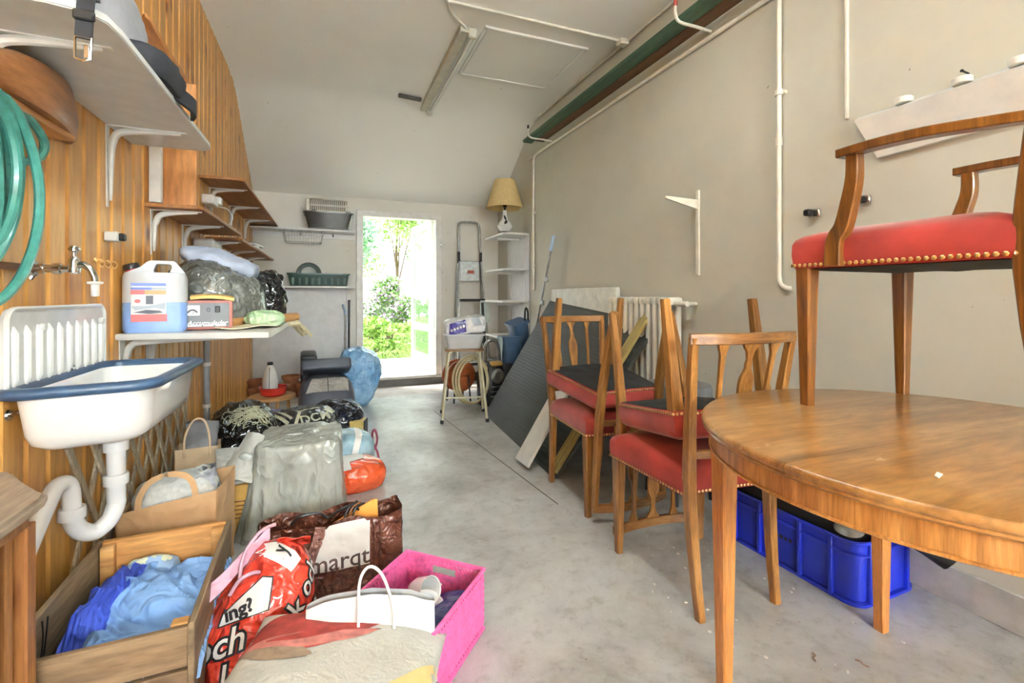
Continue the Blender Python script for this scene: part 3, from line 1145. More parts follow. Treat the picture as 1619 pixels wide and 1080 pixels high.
# ---------------------------------------------------------------- left wall shelves
def lbracket(parent, y, z, arm=0.24, leg=0.29, w=0.026, m='white_paint', name='bracket', x=XL + 0.008):
    b = B()
    t = 0.004
    b.faces([(0, -w / 2, 0), (0, w / 2, 0), (arm, w / 4, 0), (arm, -w / 4, 0), (0, -w / 2, -t), (0, w / 2, -t), (arm, w / 4, -t), (arm, -w / 4, -t)],
            [(0, 1, 2, 3), (4, 5, 6, 7), (0, 1, 5, 4), (1, 2, 6, 5), (2, 3, 7, 6), (3, 0, 4, 7)])
    b.faces([(0, -w / 2, 0), (0, w / 2, 0), (0, w / 4, -leg), (0, -w / 4, -leg), (t, -w / 2, 0), (t, w / 2, 0), (t, w / 4, -leg), (t, -w / 4, -leg)],
            [(0, 1, 2, 3), (4, 5, 6, 7), (0, 1, 5, 4), (1, 2, 6, 5), (2, 3, 7, 6), (3, 0, 4, 7)])
    # raised rib rounding the corner
    p = smoothline([(0.012, 0, -leg * 0.92), (0.014, 0, -leg * 0.4), (0.018, 0, -0.06), (0.032, 0, -0.026), (0.07, 0, -0.014), (arm * 0.6, 0, -0.009), (arm * 0.92, 0, -0.007)], 4)
    k = len(p)
    b.tube(p, [0.004 + 0.009 * math.sin(PI * i / (k - 1)) for i in range(k)], 8)
    return b.obj(name, m, parent, loc=(x, y, z))


sh = thing('white_shelf', 'white laminate wall shelf with rounded corners on metal brackets, above the sink', 'shelf', (XL, 0, 1.655))
poly = [(0.009, 1.25), (0.20, 1.25), (0.255, 1.262), (0.285, 1.30), (0.292, 1.36), (0.292, 2.24), (0.285, 2.275), (0.262, 2.30), (0.23, 2.305), (0.009, 2.305)]
B().prism(poly, 0.0, 0.02, bev=0.003).obj('shelf_board', 'white_board', sh)
lbracket(sh, 1.425, 0, x=0.009)
lbracket(sh, 2.075, 0, x=0.009)

cs = thing('corner_shelf', 'small light plywood corner shelf high on the boarded wall with an upright panel', 'shelf', (XL, 0, 0))
B().prism([(0.009, 2.41), (0.08, 2.20), (0.105, 2.10), (0.118, 2.08), (0.126, 2.10), (0.118, 2.70), (0.112, 2.71), (0.009, 2.71)], 2.065, 2.083, bev=0.002).obj('shelf_board', 'ply_light', cs)
M['ply_up'] = wood('upright_ply', (178, 112, 56), (204, 138, 78), (222, 162, 102), 2, 0.8, 0.5, stretch=7)
B().box((0.08, 2.66, 1.758), (0.142, 0.018, 0.612), bev=0.002).obj('side_panel', 'ply_up', cs)
B().box((0.022, 2.40, 2.05), (0.02, 0.02, 0.03), bev=0.003).obj('shelf_clip', 'chrome', cs)
o = B().box((0, 0, 0), (0.045, 0.03, 0.56), bev=0.003).obj('white_batten', 'white_paint', loc=(XL + 0.04, 2.475, 1.735))
tag(o, 'white upright batten on the boarded wall next to the plywood panel', 'batten')

# warning triangle plate
wt_ = thing('warning_sign', 'small red and white triangular sign peeping over the white shelf end', 'sign', (-0.575, 2.335, 1.70), rot=(math.radians(78), 0, math.radians(25)))
B().prism([(-0.06, 0.12), (0.06, 0.12), (0.0, 0.02)], -0.0015, 0.0015).obj('sign_plate', 'white_board', wt_)
M['sign_red'] = plain('sign_red', (204, 62, 48), 0.4)
B().prism([(-0.042, 0.111), (0.042, 0.111), (0.0, 0.042)], 0.0016, 0.0024).obj('red_triangle', 'sign_red', wt_)

for lb, y0, y1, z, dep, brs in (('brown plywood wall shelf next to the plywood panel, lower of the two nearer ones', 2.44, 3.45, 1.432, 0.222, (2.52, 3.0)),
                                ('brown plywood wall shelf above the others, reaching the back corner', 3.33, 5.48, 1.765, 0.25, (3.62, 4.3, 5.0)),
                                ('brown plywood wall shelf under the highest one, with books on its end', 3.50, 5.42, 1.408, 0.215, (3.6, 4.3, 5.0))):
    s_ = thing('wall_shelf', lb, 'shelf', (XL, 0, z), group='brown wall shelves')
    B().prism([(0.009, y0), (dep - 0.02, y0), (dep, y0 + 0.02), (dep, y1), (0.009, y1)], 0, 0.017, bev=0.002).obj('shelf_board', 'ply', s_)
    for yy in brs:
        lbracket(s_, yy, 0, arm=dep - 0.03, leg=0.2, x=0.009, w=0.022)

ls = thing('low_white_shelf', 'white shelf holding the blue jug and the battery charger, beside the sink', 'shelf', (XL, 0, 0.884))
B().prism([(0.009, 2.145), (0.525, 2.05), (0.532, 2.07), (0.545, 2.86), (0.535, 2.90), (0.009, 2.90)], 0, 0.022, bev=0.002).obj('shelf_board', 'white_board', ls)
lbracket(ls, 2.20, 0, arm=0.42, leg=0.32, w=0.05, x=0.009)
lbracket(ls, 2.48, 0, arm=0.42, leg=0.32, w=0.05, x=0.009)

# books, power strip, adapter on and under the brown shelves
M['bookcover'] = plain('book_cover', (60, 64, 70), 0.5)
M['bookcover2'] = plain('pale_book_cover', (214, 212, 206), 0.5)
for i, (dz, dx, rz, mm, lb) in enumerate(((0, 0, 0.1, 'bookcover2', 'pale book lying at the bottom of the small pile on the lower brown shelf'), (0.024, 0.004, -0.12, 'bookcover', 'dark book lying on top of the small pile on the lower brown shelf'))):
    t = thing('book', lb, 'book', (XL + 0.155 + dx, 4.35, 1.426 + dz), rz, group='books on the lower brown shelf')
    B().box((0, 0, 0.011), (0.115, 0.27, 0.017)).obj('pages', 'white_paint', t)
    c = B()
    c.box((0, 0, 0.001), (0.12, 0.275, 0.002)).box((0, 0, 0.021), (0.12, 0.275, 0.002)).box((-0.059, 0, 0.011), (0.002, 0.275, 0.022))
    c.obj('cover', mm, t)
pa = thing('power_adapter', 'white power adapter with a looped cable on the wall under the highest brown shelf', 'adapter', (XL + 0.009, 3.46, 1.63))
B().box((0.035, 0, 0.02), (0.07, 0.14, 0.06), bev=0.008).box((0.045, 0.06, 0.03), (0.09, 0.06, 0.05), bev=0.006).obj('adapter_body', 'white_paint', pa)
B().tube(smoothline([(0.05, 0.09, 0.0), (0.10, 0.18, 0.0), (0.12, 0.24, -0.05), (0.09, 0.2, -0.11), (0.04, 0.05, -0.10), (0.015, 0.0, -0.03)], 5), 0.004, 6).obj('cable', 'white_paint', pa)
ps = thing('fuse_box', 'white ribbed plastic box on the wall under the nearer brown shelf', 'box', (XL + 0.009, 3.30, 1.345))
B().box((0.055, 0, 0), (0.11, 0.22, 0.075), bev=0.012).obj('box_body', 'white_board', ps)
for k in range(4):
    B().box((0.111, 0, -0.024 + 0.016 * k), (0.006, 0.2, 0.006), bev=0.002).obj('box_rib', 'white_paint', ps)

# ---------------------------------------------------------------- hose on its wooden saddle
M['saddle'] = wood('old_hose_saddle', (118, 70, 34), (154, 98, 54), (182, 124, 76), 1, 1.0, 0.45, stretch=7, knots=True, coat=0.1)
hs = thing('hose_hanger', 'old curved wooden hose hanger on the boarded wall under the white shelf', 'hanger', (XL, 0, 0))
n = 22
vs, fs = [], []
for i in range(n + 1):
    u = i / n
    yy = 1.36 + (1.80 - 1.36) * u
    xo = 0.03 + 0.062 * math.sin(PI * min(1, 0.18 + u * 0.82)) ** 0.8
    e = min(1.0, u / 0.16)
    hi = 1.512 + 0.055 + 0.072 * math.sin(PI * (0.12 + 0.70 * (u * 0.92))) ** 0.8
    hi = 1.512 + (hi - 1.512) * (0.72 + 0.28 * math.sin(e * PI / 2))
    lo = 1.512 + 0.012 * (1 - math.sin(e * PI / 2)) - 0.006 * u
    vs += [(0.012, yy, lo), (xo - 0.008, yy, lo), (xo, yy, lo + 0.01), (xo + 0.004, yy, (lo + hi) / 2), (xo - 0.004, yy, hi - 0.008), (xo - 0.016, yy, hi), (0.012, yy, hi)]
for i in range(n):
    for k in range(7):
        fs.append((7 * i + k, 7 * i + (k + 1) % 7, 7 * i + 7 + (k + 1) % 7, 7 * i + 7 + k))
fs += [tuple(range(7)), tuple(7 * n + k for k in range(7))]
B().faces(vs, fs).obj('saddle', 'saddle', hs, smooth=50)
B().box((0.036, 1.48, 1.502), (0.054, 0.48, 0.018), bev=0.004).obj('saddle_base', 'ply_light', hs)
M['hose'] = plain('green_hose', (70, 138, 126), 0.3, var=0.15, scale=30, coat=0.3)
hb = B()
pts = []
for k in range(7):
    r_ = random.Random(k)
    cy_ = 1.275 + 0.012 * r_.uniform(-1, 1)
    hw = 0.155 + 0.028 * (k % 4)
    hz = (0.205 if k % 2 else 0.235) + 0.012 * r_.uniform(-1, 1)
    zc_ = 1.515 - hz
    for i in range(14):
        a = PI / 2 + 2 * PI * i / 14
        pts.append((XL + 0.030 + 0.020 * (k % 3) + 0.012 * math.sin(a + k), cy_ + hw * math.cos(a) * (1 + 0.12 * math.sin(a)), zc_ + hz * math.sin(a)))
pts += [(XL + 0.05, 1.38, 1.50), (XL + 0.05, 1.50, 1.495), (XL + 0.05, 1.585, 1.455), (XL + 0.045, 1.58, 1.41), (XL + 0.04, 1.52, 1.38), (XL + 0.03, 1.47, 1.37)]
tag(hb.tube(smoothline(pts, 4), 0.0105, 8).obj('garden_hose', 'hose'), 'green garden hose hanging in coils from the wooden hanger on the boarded wall', 'hose')

# tap, pipe, hooks, socket
tp = thing('water_tap', 'chrome garden tap with a white nozzle on the boarded wall over the sink', 'tap', (XL + 0.009, 1.625, 1.122))
tp.scale = (0.86, 1, 1)
tpb = B()
tpb.lathe([(0.024, 0), (0.022, 0.008), (0.013, 0.014), (0.013, 0.03)], (0, 0, 0), 16, Matrix.Rotation(PI / 2, 4, 'Y'))
tpb.tube([(0.02, 0, 0), (0.05, 0, 0), (0.052, 0, 0), (0.07, 0, 0), (0.072, 0, 0), (0.115, 0, 0)], [0.011, 0.011, 0.015, 0.015, 0.010, 0.010], 12)
tpb.lathe([(0.010, -0.014), (0.015, -0.01), (0.015, 0.022), (0.011, 0.03), (0.008, 0.034)], (0.102, 0, 0), 14)
tpb.tube(smoothline([(0.108, 0, 0.01), (0.125, 0, 0.012), (0.142, 0, 0.0), (0.153, 0, -0.022), (0.155, 0, -0.034)], 4), 0.0095, 10)
tpb.obj('tap_body', 'chrome', tp)
B().lathe([(0.006, 0.03), (0.006, 0.045), (0.012, 0.048), (0.013, 0.056), (0.010, 0.062)], (0.102, 0, 0), 14).box((0.102, 0, 0.054), (0.03, 0.008, 0.008), bev=0.002).obj('tap_handle', 'chrome', tp)
B().lathe([(0.020, -0.034), (0.020, -0.04), (0.011, -0.042), (0.0105, -0.072), (0.009, -0.075)], (0.155, 0, 0), 14).obj('nozzle', 'white_paint', tp)
B().tube([(-0.002, -0.006, 0.028), (0.004, 0, 0.012), (0.004, 0, -0.012), (-0.002, -0.006, -0.03)], [0.006, 0.010, 0.010, 0.006], 8).obj('wall_plate', 'chrome', tp)
M['copper'] = plain('dull_copper', (126, 84, 56), 0.45, 0.6, var=0.25)
tag(B().cyl((XL + 0.022, 0.9, 1.118), (XL + 0.022, 1.61, 1.122), 0.009, seg=10).obj('water_pipe', 'copper'), 'dull copper water pipe along the boarded wall to the tap', 'pipe')
for k, hy in enumerate((1.985, 2.035, 2.085)):
    hk = thing('coat_hook', ('little brass hook nearest to the tap on the boarded wall', 'middle one of the three little brass hooks by the tap', 'little brass hook farthest from the tap on the boarded wall')[k], 'hook', (XL + 0.009, hy, 1.17), group='brass hooks beside the tap')
    B().lathe([(0.009, 0), (0.007, 0.004)], (0, 0, 0), 10, Matrix.Rotation(PI / 2, 4, 'Y')).obj('hook_plate', 'brass', hk)
    B().tube(smoothline([(0.003, 0, 0), (0.02, 0, 0.0), (0.028, 0, -0.012), (0.02, 0, -0.024), (0.012, 0, -0.016)], 4), 0.0028, 6).obj('hook_arm', 'brass', hk)
sk = thing('wall_fitting', 'small pale wall fitting with a black catch, on the boards right of the tap', 'fitting', (XL + 0.009, 2.065, 1.258))
B().box((0.02, 0, 0), (0.04, 0.036, 0.034), bev=0.004).obj('plate', 'white_board', sk)
B().box((0.045, 0.008, 0), (0.02, 0.03, 0.026), bev=0.004).obj('catch', 'black', sk)

# ---------------------------------------------------------------- bucket sink
M['enamel'] = plain('white_enamel', (244, 244, 242), 0.12, var=0.02, coat=0.5)
M['rim_blue'] = plain('blue_rim', (58, 82, 112), 0.35, var=0.14, scale=20)
M['splash_grey'] = plain('worn_enamel', (222, 222, 220), 0.22, var=0.05, coat=0.3)
sk = thing('utility_sink', 'white enamel utility sink with a dark blue rim and ribbed backsplash on the left wall', 'sink', (XL + 0.009, 1.785, 0))
Y0, Y1, DX = -0.265, 0.245, 0.300   # rim extents


def rim_pt(t, grow=0.0, z=0.0):
    pass


def sink_ring(g, z, x0=0.0):
    """rounded rectangle with front edge bowed; g shrinks it"""
    out = []
    w = (Y1 - Y0) / 2 - g
    cyy = (Y0 + Y1) / 2
    for (px, py) in rrect(DX - 2 * g + 0.0, 2 * w, max(0.02, 0.055 - g * 0.2), 5):
        xx = x0 + DX / 2 + px
        out.append((xx, cyy + py - (0.06 * (1 - xx / DX) if py < 0 else 0), z))
    return out


prof_out = [(0.040, 0.672), (0.030, 0.662), (0.060, 0.655)]
rings = [sink_ring(0.075, 0.655), sink_ring(0.052, 0.658), sink_ring(0.034, 0.674), sink_ring(0.026, 0.70), sink_ring(0.016, 0.80),
         sink_ring(0.018, 0.808), sink_ring(0.030, 0.80), sink_ring(0.040, 0.70), sink_ring(0.055, 0.674), sink_ring(0.085, 0.668)]
n = len(rings[0])
vs = [p for r in rings for p in r]
fs = [(a * n + i, a * n + (i + 1) % n, (a + 1) * n + (i + 1) % n, (a + 1) * n + i) for a in range(len(rings) - 1) for i in range(n)]
fs += [tuple(reversed(range(n))), tuple((len(rings) - 1) * n + i for i in range(n))]
B().faces(vs, fs).obj('basin', 'enamel', sk, smooth=60)
rr = [sink_ring(0.022, 0.797), sink_ring(-0.002, 0.797), sink_ring(-0.011, 0.803), sink_ring(-0.012, 0.816), sink_ring(-0.004, 0.824), sink_ring(0.010, 0.825), sink_ring(0.022, 0.818)]
rr = [[(max(0.001, x), y, z) for x, y, z in r] for r in rr]
vs = [p for r in rr for p in r]
L = len(rr)
fs = [(a * n + i, a * n + (i + 1) % n, ((a + 1) % L) * n + (i + 1) % n, ((a + 1) % L) * n + i) for a in range(L) for i in range(n)]
B().faces(vs, fs).obj('rim', 'rim_blue', sk, smooth=60)
# backsplash: panel with rounded top corners and pressed ribs
bs = B()
poly = [(Y0 - 0.03, 0.80)] + [(Y1 - 0.012, 0.80)] + [(Y1 - 0.012 - 0.035 + 0.035 * math.cos(a), 0.982 + 0.035 * math.sin(a)) for a in [k * PI / 10 for k in range(6)]] + \
       [(Y0 + 0.005 + 0.035 * math.cos(a), 0.982 + 0.035 * math.sin(a)) for a in [PI / 2 + k * PI / 10 for k in range(6)]]
mt_ = Matrix(((0, 0, 1, 0), (1, 0, 0, 0), (0, 1, 0, 0), (0, 0, 0, 1)))
bs.prism(poly, 0.0, 0.012, mt_)
bs.obj('backsplash', 'splash_grey', sk)
bt = B()
bt.tube([(0.013, y, z) for y, z in poly[1:]] + [(0.013,) + poly[0]], 0.006, 6)
bt.obj('backsplash_edge', 'enamel', sk)
for k in range(10):
    yy = Y0 + 0.0 + k * 0.052
    B().tube([(0.009, yy, 0.822), (0.013, yy, 0.84), (0.013, yy, 0.955), (0.008, yy, 0.972)], [0.006, 0.010, 0.010, 0.006], 8).obj('backsplash_rib', 'enamel', sk)
for yy in (Y0 + 0.11, Y1 - 0.052):
    B().box((0.02, yy, 0.965), (0.014, 0.02, 0.02), bev=0.004).obj('backsplash_peg', 'white_paint', sk)
B().lathe([(0.012, 0), (0.010, 0.004), (0.004, 0.005)], (0.012, 0.02, 0.835), 12, Matrix.Rotation(PI / 2, 4, 'Y')).obj('overflow', 'chrome', sk)
# trap
M['pvc'] = plain('white_pvc', (242, 242, 242), 0.25, var=0.03)
tr = thing('drain_trap', 'white plastic drain trap hanging under the enamel sink', 'pipe', (XL + 0.15, 1.74, 0))
g = B()
g.lathe([(0.03, 0.655), (0.034, 0.648), (0.034, 0.63), (0.028, 0.622)], (0, 0, 0), 20)
g.obj('outlet', 'pvc', tr)
tb2 = smoothline([(0, 0, 0.64), (0, 0, 0.46), (0, 0, 0.425), (-0.012, -0.012, 0.385), (-0.038, -0.035, 0.365), (-0.064, -0.058, 0.385), (-0.076, -0.070, 0.425), (-0.076, -0.07, 0.455)], 6)
B().tube(tb2, 0.0235, 16).obj('trap_bend', 'pvc', tr)
B().tube(smoothline([(-0.076, -0.07, 0.44), (-0.078, -0.072, 0.50), (-0.083, -0.085, 0.53), (-0.093, -0.115, 0.53), (-0.1, -0.15, 0.49), (-0.11, -0.22, 0.40), (-0.12, -0.27, 0.33)], 5), 0.0215, 16).obj('trap_outlet', 'pvc', tr)
for (px, py, pz) in ((0, 0, 0.60), (0, 0, 0.50), (-0.076, -0.07, 0.44)):
    B().lathe([(0.024, -0.016), (0.031, -0.014), (0.031, 0.012), (0.029, 0.016), (0.024, 0.016)], (px, py, pz), 20).obj('slip_nut', 'pvc', tr)
g = B().box((0, 0, 0), (0.10, 0.035, 0.022), bev=0.006).obj('overflow_pipe', 'pvc', tr, loc=(-0.03, -0.03, 0.648))
# small chrome hook left of the basin
o = B().tube(smoothline([(0, 0, 0), (0.02, 0, 0.004), (0.03, 0, -0.006), (0.024, 0, -0.016)], 4), 0.005, 8).lathe([(0.014, 0), (0.012, 0.004)], (0, 0, 0), 12, Matrix.Rotation(PI / 2, 4, 'Y')).obj('wall_hook', 'chrome', loc=(XL + 0.009, 1.525, 0.755))
tag(o, 'small chrome hook on the boards under the left end of the sink', 'hook')

# ---------------------------------------------------------------- things on the low white shelf
SZ = 0.9065
jg = thing('fluid_jug', 'translucent plastic jug half full of blue screen wash on the low white shelf', 'jug', (-0.632, 2.235, SZ), 0.20)
jg.scale = (0.86, 0.95, 0.98)
W_, D_, H_ = 0.236, 0.13, 0.285
M['jug'] = plain('jug_plastic', (226, 228, 232), 0.3, var=0.03, trans=0.25)
M['fluid'] = plain('blue_fluid', (136, 168, 222), 0.25, var=0.05)
outline = [(-0.108, 0), (0.108, 0), (0.118, 0.012), (0.118, 0.215), (0.112, 0.232), (0.076, 0.278), (0.066, 0.285), (-0.018, 0.285), (-0.032, 0.279), (-0.056, 0.258), (-0.085, 0.250), (-0.108, 0.238), (-0.118, 0.22), (-0.118, 0.012)]
hole = [(-0.006, 0.248), (0.000, 0.270), (0.006, 0.272), (0.052, 0.272), (0.058, 0.268), (0.060, 0.258), (0.052, 0.246), (0.046, 0.244), (0.006, 0.240)]


def jug_body(b, z0, z1, grow=0.0):
    """cut the outline between heights z0 and z1"""
    def hx(z, side):
        xs = []
        m_ = len(outline)
        for i in range(m_):
            (xa, za), (xb, zb) = outline[i], outline[(i + 1) % m_]
            if (za - z) * (zb - z) <= 0 and abs(za - zb) > 1e-9:
                xs.append(xa + (xb - xa) * (z - za) / (zb - za))
        return max(xs) if side > 0 else min(xs)
    n_ = 10
    P = []
    for i in range(n_ + 1):
        z = z0 + (z1 - z0) * i / n_
        zz = min(max(z, 1e-5), 0.2849)
        l, r = hx(zz, -1) - grow, hx(zz, 1) + grow
        dd = D_ / 2 + grow
        rr_ = rrect(r - l, 2 * dd, 0.028, 3)
        P.append([((l + r) / 2 + px, py, z) for px, py in rr_])
    k = len(P[0])
    vs = [p for r_ in P for p in r_]
    fs = [(a * k + i, a * k + (i + 1) % k, (a + 1) * k + (i + 1) % k, (a + 1) * k + i) for a in range(n_) for i in range(k)]
    fs += [tuple(reversed(range(k))), tuple(n_ * k + i for i in range(k))]
    b.faces(vs, fs)


b = B()
jug_body(b, 0.0, 0.118)
b.obj('fluid', 'fluid', jg, smooth=50)
b = B()
jug_body(b, 0.1182, 0.236)
b.obj('jug_body', 'jug', jg, smooth=50)
b = B()
fr_ = Matrix(((1, 0, 0, 0), (0, 0, -1, 0), (0, 1, 0, 0), (0, 0, 0, 1)))
b.prism([(-0.105, 0.236), (-0.056, 0.258), (-0.032, 0.279), (-0.018, 0.285), (0.066, 0.285), (0.076, 0.278), (0.110, 0.236), (0.052, 0.240), (0.060, 0.258), (0.058, 0.268), (0.052, 0.272), (0.006, 0.272), (0.000, 0.268), (-0.008, 0.246), (-0.006, 0.238)], -0.028, 0.028, fr_)
b.obj('jug_handle', 'jug', jg)
M['cap'] = plain('black_cap', (44, 34, 34), 0.4)
B().lathe([(0.026, 0), (0.03, 0.002), (0.03, 0.018), (0.026, 0.024)], (-0.088, 0, 0.247), 18, Matrix.Rotation(-0.25, 4, 'Y')).obj('jug_cap', 'cap', jg)
M['cap_ring'] = plain('red_cap_ring', (190, 70, 58), 0.4)
B().lathe([(0.027, 0), (0.0275, 0.008)], (-0.086, 0, 0.241), 18, Matrix.Rotation(-0.25, 4, 'Y')).obj('cap_ring', 'cap_ring', jg)
for nm, c in (('label_white', (232, 232, 232)), ('label_blue', (92, 112, 190)), ('label_red', (214, 84, 84)), ('label_orange', (232, 140, 84)), ('label_dark', (62, 62, 74)), ('label_grey', (170, 178, 190))):
    M[nm] = plain(nm, c, 0.4, var=0.03)
fy = -D_ / 2 - 0.0006
jf = Matrix(((1, 0, 0, 0), (0, 0, -1, fy), (0, 1, 0, 0), (0, 0, 0, 1)))
lb = B()
lb.prism([(-0.084, 0.045), (0.040, 0.045), (0.040, 0.192), (-0.084, 0.192)], 0, 0.0006, jf)
lbo = lb.obj('label', 'label_white', jg)
for nm, mm, x0, x1, z0, z1 in (('label_band', 'label_blue', -0.084, 0.040, 0.183, 0.194), ('label_band', 'label_blue', -0.084, -0.012, 0.168, 0.177), ('label_band', 'label_grey', -0.012, 0.040, 0.168, 0.177),
                               ('label_band', 'label_red', -0.084, -0.036, 0.150, 0.167), ('label_band', 'label_orange', -0.036, 0.040, 0.150, 0.166),
                               ('label_band', 'label_red', -0.084, 0.044, 0.044, 0.072)):
    B().prism([(x0, z0), (x1, z0), (x1, z1), (x0, z1)], 0.0007, 0.0012, jf).obj(nm, mm, lbo)
B().prism([(-0.032, 0.112), (-0.006, 0.112), (-0.006, 0.145), (-0.032, 0.145)], 0.0008, 0.0013, jf).obj('label_picture', 'label_dark', lbo)
B().prism([(-0.078, 0.080), (-0.03, 0.09), (0.018, 0.086), (0.03, 0.078), (-0.02, 0.074)], 0.0008, 0.0013, jf).obj('label_picture', 'label_dark', lbo)
B().prism([(-0.083, 0.104), (-0.07, 0.088), (0.00, 0.098), (0.038, 0.09), (0.038, 0.118), (-0.02, 0.106)], 0.0008, 0.0011, jf).obj('label_picture', 'label_grey', lbo)
B().prism([(-0.061 + 0.011 * math.cos(k * PI / 8), 0.124 + 0.0075 * math.sin(k * PI / 8)) for k in range(16)], 0.0009, 0.0015, jf).obj('label_badge', 'label_red', lbo)

ch = thing('battery_charger', 'red brown battery charger with a grey dial panel on the low white shelf', 'charger', (-0.462, 2.245, SZ), 0.14)
M['charger_red'] = plain('charger_case', (172, 92, 70), 0.4)
M['panel_grey'] = plain('panel_grey', (106, 106, 110), 0.4)
cw, chh, cdp = 0.176, 0.118, 0.15
B().prism(rrect(cw, chh, 0.01, 3, 0, chh / 2 + 0.004), -cdp, 0.0, fr_, bev=0.003).obj('case', 'charger_red', ch)
front = Matrix(((1, 0, 0, 0), (0, 0, -1, -0.0), (0, 1, 0, 0), (0, 0, 0, 1)))
B().prism(rrect(cw - 0.022, chh - 0.020, 0.004, 2, 0, chh / 2 + 0.004), 0.0, 0.003, front).obj('front_panel', 'panel_grey', ch)
dl = B().prism(rrect(0.05, 0.042, 0.003, 2, -0.050, 0.082), 0.003, 0.005, front).obj('dial', 'label_white', ch)
arc = [(-0.050 + 0.019 * math.cos(a), 0.068 + 0.019 * math.sin(a)) for a in [0.3 + k * (PI - 0.6) / 10 for k in range(11)]] + [(-0.050 + 0.013 * math.cos(a), 0.068 + 0.013 * math.sin(a)) for a in [PI - 0.3 - k * (PI - 0.6) / 10 for k in range(11)]]
B().prism(arc, 0.005, 0.0056, front).obj('dial_scale', 'black', dl)
B().box((-0.046, -0.0056, 0.075), (0.0018, 0.001, 0.016), rot=(0, 0.5, 0)).obj('dial_needle', 'black', dl)
B().box((0.036, -0.006, 0.086), (0.018, 0.008, 0.026), bev=0.002).obj('switch', 'black', ch)
B().box((0.004, -0.004, 0.084), (0.012, 0.004, 0.014), bev=0.002).obj('button', 'panel_grey', ch)
t = text_bm('Accumulader', 0.026, 0.35, 0.0006)
print_on(t, 'lettering', 'label_white', ch, front @ Matrix.Translation((0.0, 0.030, 0.0042)), None)
for x0, x1 in ((-0.068, -0.020), (-0.014, 0.022), (0.028, 0.066)):
    B().prism([(x0, 0.0165), (x1, 0.0165), (x1, 0.0225), (x0, 0.0225)], 0.003, 0.0042, front).obj('printed_line', 'label_white', ch)
for sx in (-0.06, 0.06):
    for sy in (-0.03, -0.12):
        B().cyl((sx, -sy - 0.0, 0), (sx, -sy - 0.0, 0.006), 0.008, seg=10).obj('foot', 'black', ch, loc=(0, 0, 0))
M['yellow_paper'] = wrinkly('yellow_paper', (232, 186, 104), (240, 202, 128), 0.6, 6, 0.2)
o = sheet(0.155, 0.11, 20, 10, lambda x, y: 0.012 + 0.010 * math.cos(x * 18) + 0.003 * math.sin(y * 60)).thick(0.012).obj('yellow_envelope', 'yellow_paper', loc=(-0.455, 2.30, SZ + 0.123), rot=(0.05, 0.04, 0.2))
tag(o, 'padded yellow envelope lying on top of the battery charger', 'envelope')

M['bag_grey'] = wrinkly('dark_translucent_bag', (66, 68, 66), (118, 118, 112), 0.22, 11, 0.45, coat=0.5)
b = sack((0.42, 0.48, 0.315), 0.62, 0.75, 96, 56, 0.3)
for v in b.bm.verts:
    v.co.z *= 1.0 - 0.28 * max(0, (v.co.x + 0.02)) / 0.23
o = crumple(b, 0.016, 13, 3, floor=0.001, soft=0.02).obj('shelf_bin_bag', 'bag_grey', loc=(-0.505, 2.64, SZ), smooth=55)
tag(o, 'crumpled dark grey plastic bag on the low white shelf behind the battery charger', 'bag')
M['pale_blue_cloth'] = plain('pale_blue_cloth', (190, 200, 222), 0.85, var=0.12, scale=9)
o = crumple(sack((0.34, 0.44, 0.10), 0.8, 0.7, 90, 40, 0.15), 0.020, 9, 27, stretch=(1, 0.45, 1), soft=0.012).obj('folded_cloth', 'pale_blue_cloth', loc=(-0.515, 2.74, SZ + 0.262), rot=(0.05, 0.30, 0.12), smooth=70)
tag(o, 'pale blue cloth thrown over the grey bag on the low shelf', 'cloth')
M['cream_paper'] = wrinkly('cream_paper', (226, 216, 184), (238, 230, 204), 0.6, 5, 0.25)
M['kraft_roll'] = wrinkly('brown_paper_roll', (190, 138, 84), (206, 158, 104), 0.55, 8, 0.2)
rl = thing('paper_roll', 'roll of brown wrapping paper along the front edge of the low white shelf', 'roll', (0, 0, 0))
B().tube(smoothline([(-0.40, 2.33, SZ + 0.022), (-0.30, 2.56, SZ + 0.024), (-0.165, 2.83, SZ + 0.026)], 5), 0.022, 14).obj('roll_outer', 'kraft_roll', rl)
B().cyl((-0.168, 2.825, SZ + 0.026), (-0.160, 2.838, SZ + 0.026), 0.015, seg=12).obj('roll_core', 'black', rl)
o = sheet(0.22, 0.12, 20, 10, lambda x, y: 0.006 + 0.005 * math.sin(x * 30)).thick(0.004).obj('cream_papers', 'cream_paper', loc=(-0.335, 2.29, SZ + 0.002), rot=(0, 0, 0.5))
tag(o, 'flat cream papers lying on the front of the low white shelf', 'paper')
M['glove'] = wrinkly('cream_glove', (220, 208, 168), (236, 226, 190), 0.7, 12, 0.4)
g = crumple(sheet(0.10, 0.16, 20, 26, lambda x, y: (x, y, 0.0 - max(0, y - 0.0) * 0.9 + 0.012 * math.sin(x * 60))).thick(0.012), 0.006, 22, 5)
o = g.obj('work_glove', 'glove', loc=(-0.175, 2.83, SZ - 0.012), rot=(0, 0.2, -0.9))
tag(o, 'cream work glove hanging over the corner of the low white shelf', 'glove')
M['green_paper'] = wrinkly('pale_green_bag', (172, 214, 160), (206, 230, 196), 0.4, 10, 0.6)
o = crumple(sack((0.16, 0.14, 0.07), 0.8, 0.8, 40, 24, 0.3), 0.012, 22, 9, floor=0.001).obj('green_bag', 'green_paper', loc=(-0.27, 2.40, SZ + 0.004))
tag(o, 'crumpled pale green bag beside the battery charger', 'bag')
M['binbag'] = wrinkly('black_bin_bag', (14, 15, 17), (30, 31, 34), 0.2, 14, 0.8, coat=0.5)
o = crumple(sack((0.16, 0.16, 0.27), 0.7, 0.8, 60, 40, 0.3), 0.03, 15, 12, floor=0.001).obj('black_shelf_bag', 'binbag', loc=(-0.30, 2.86, SZ), smooth=50)
tag(o, 'black plastic bag at the far end of the low white shelf', 'bag')

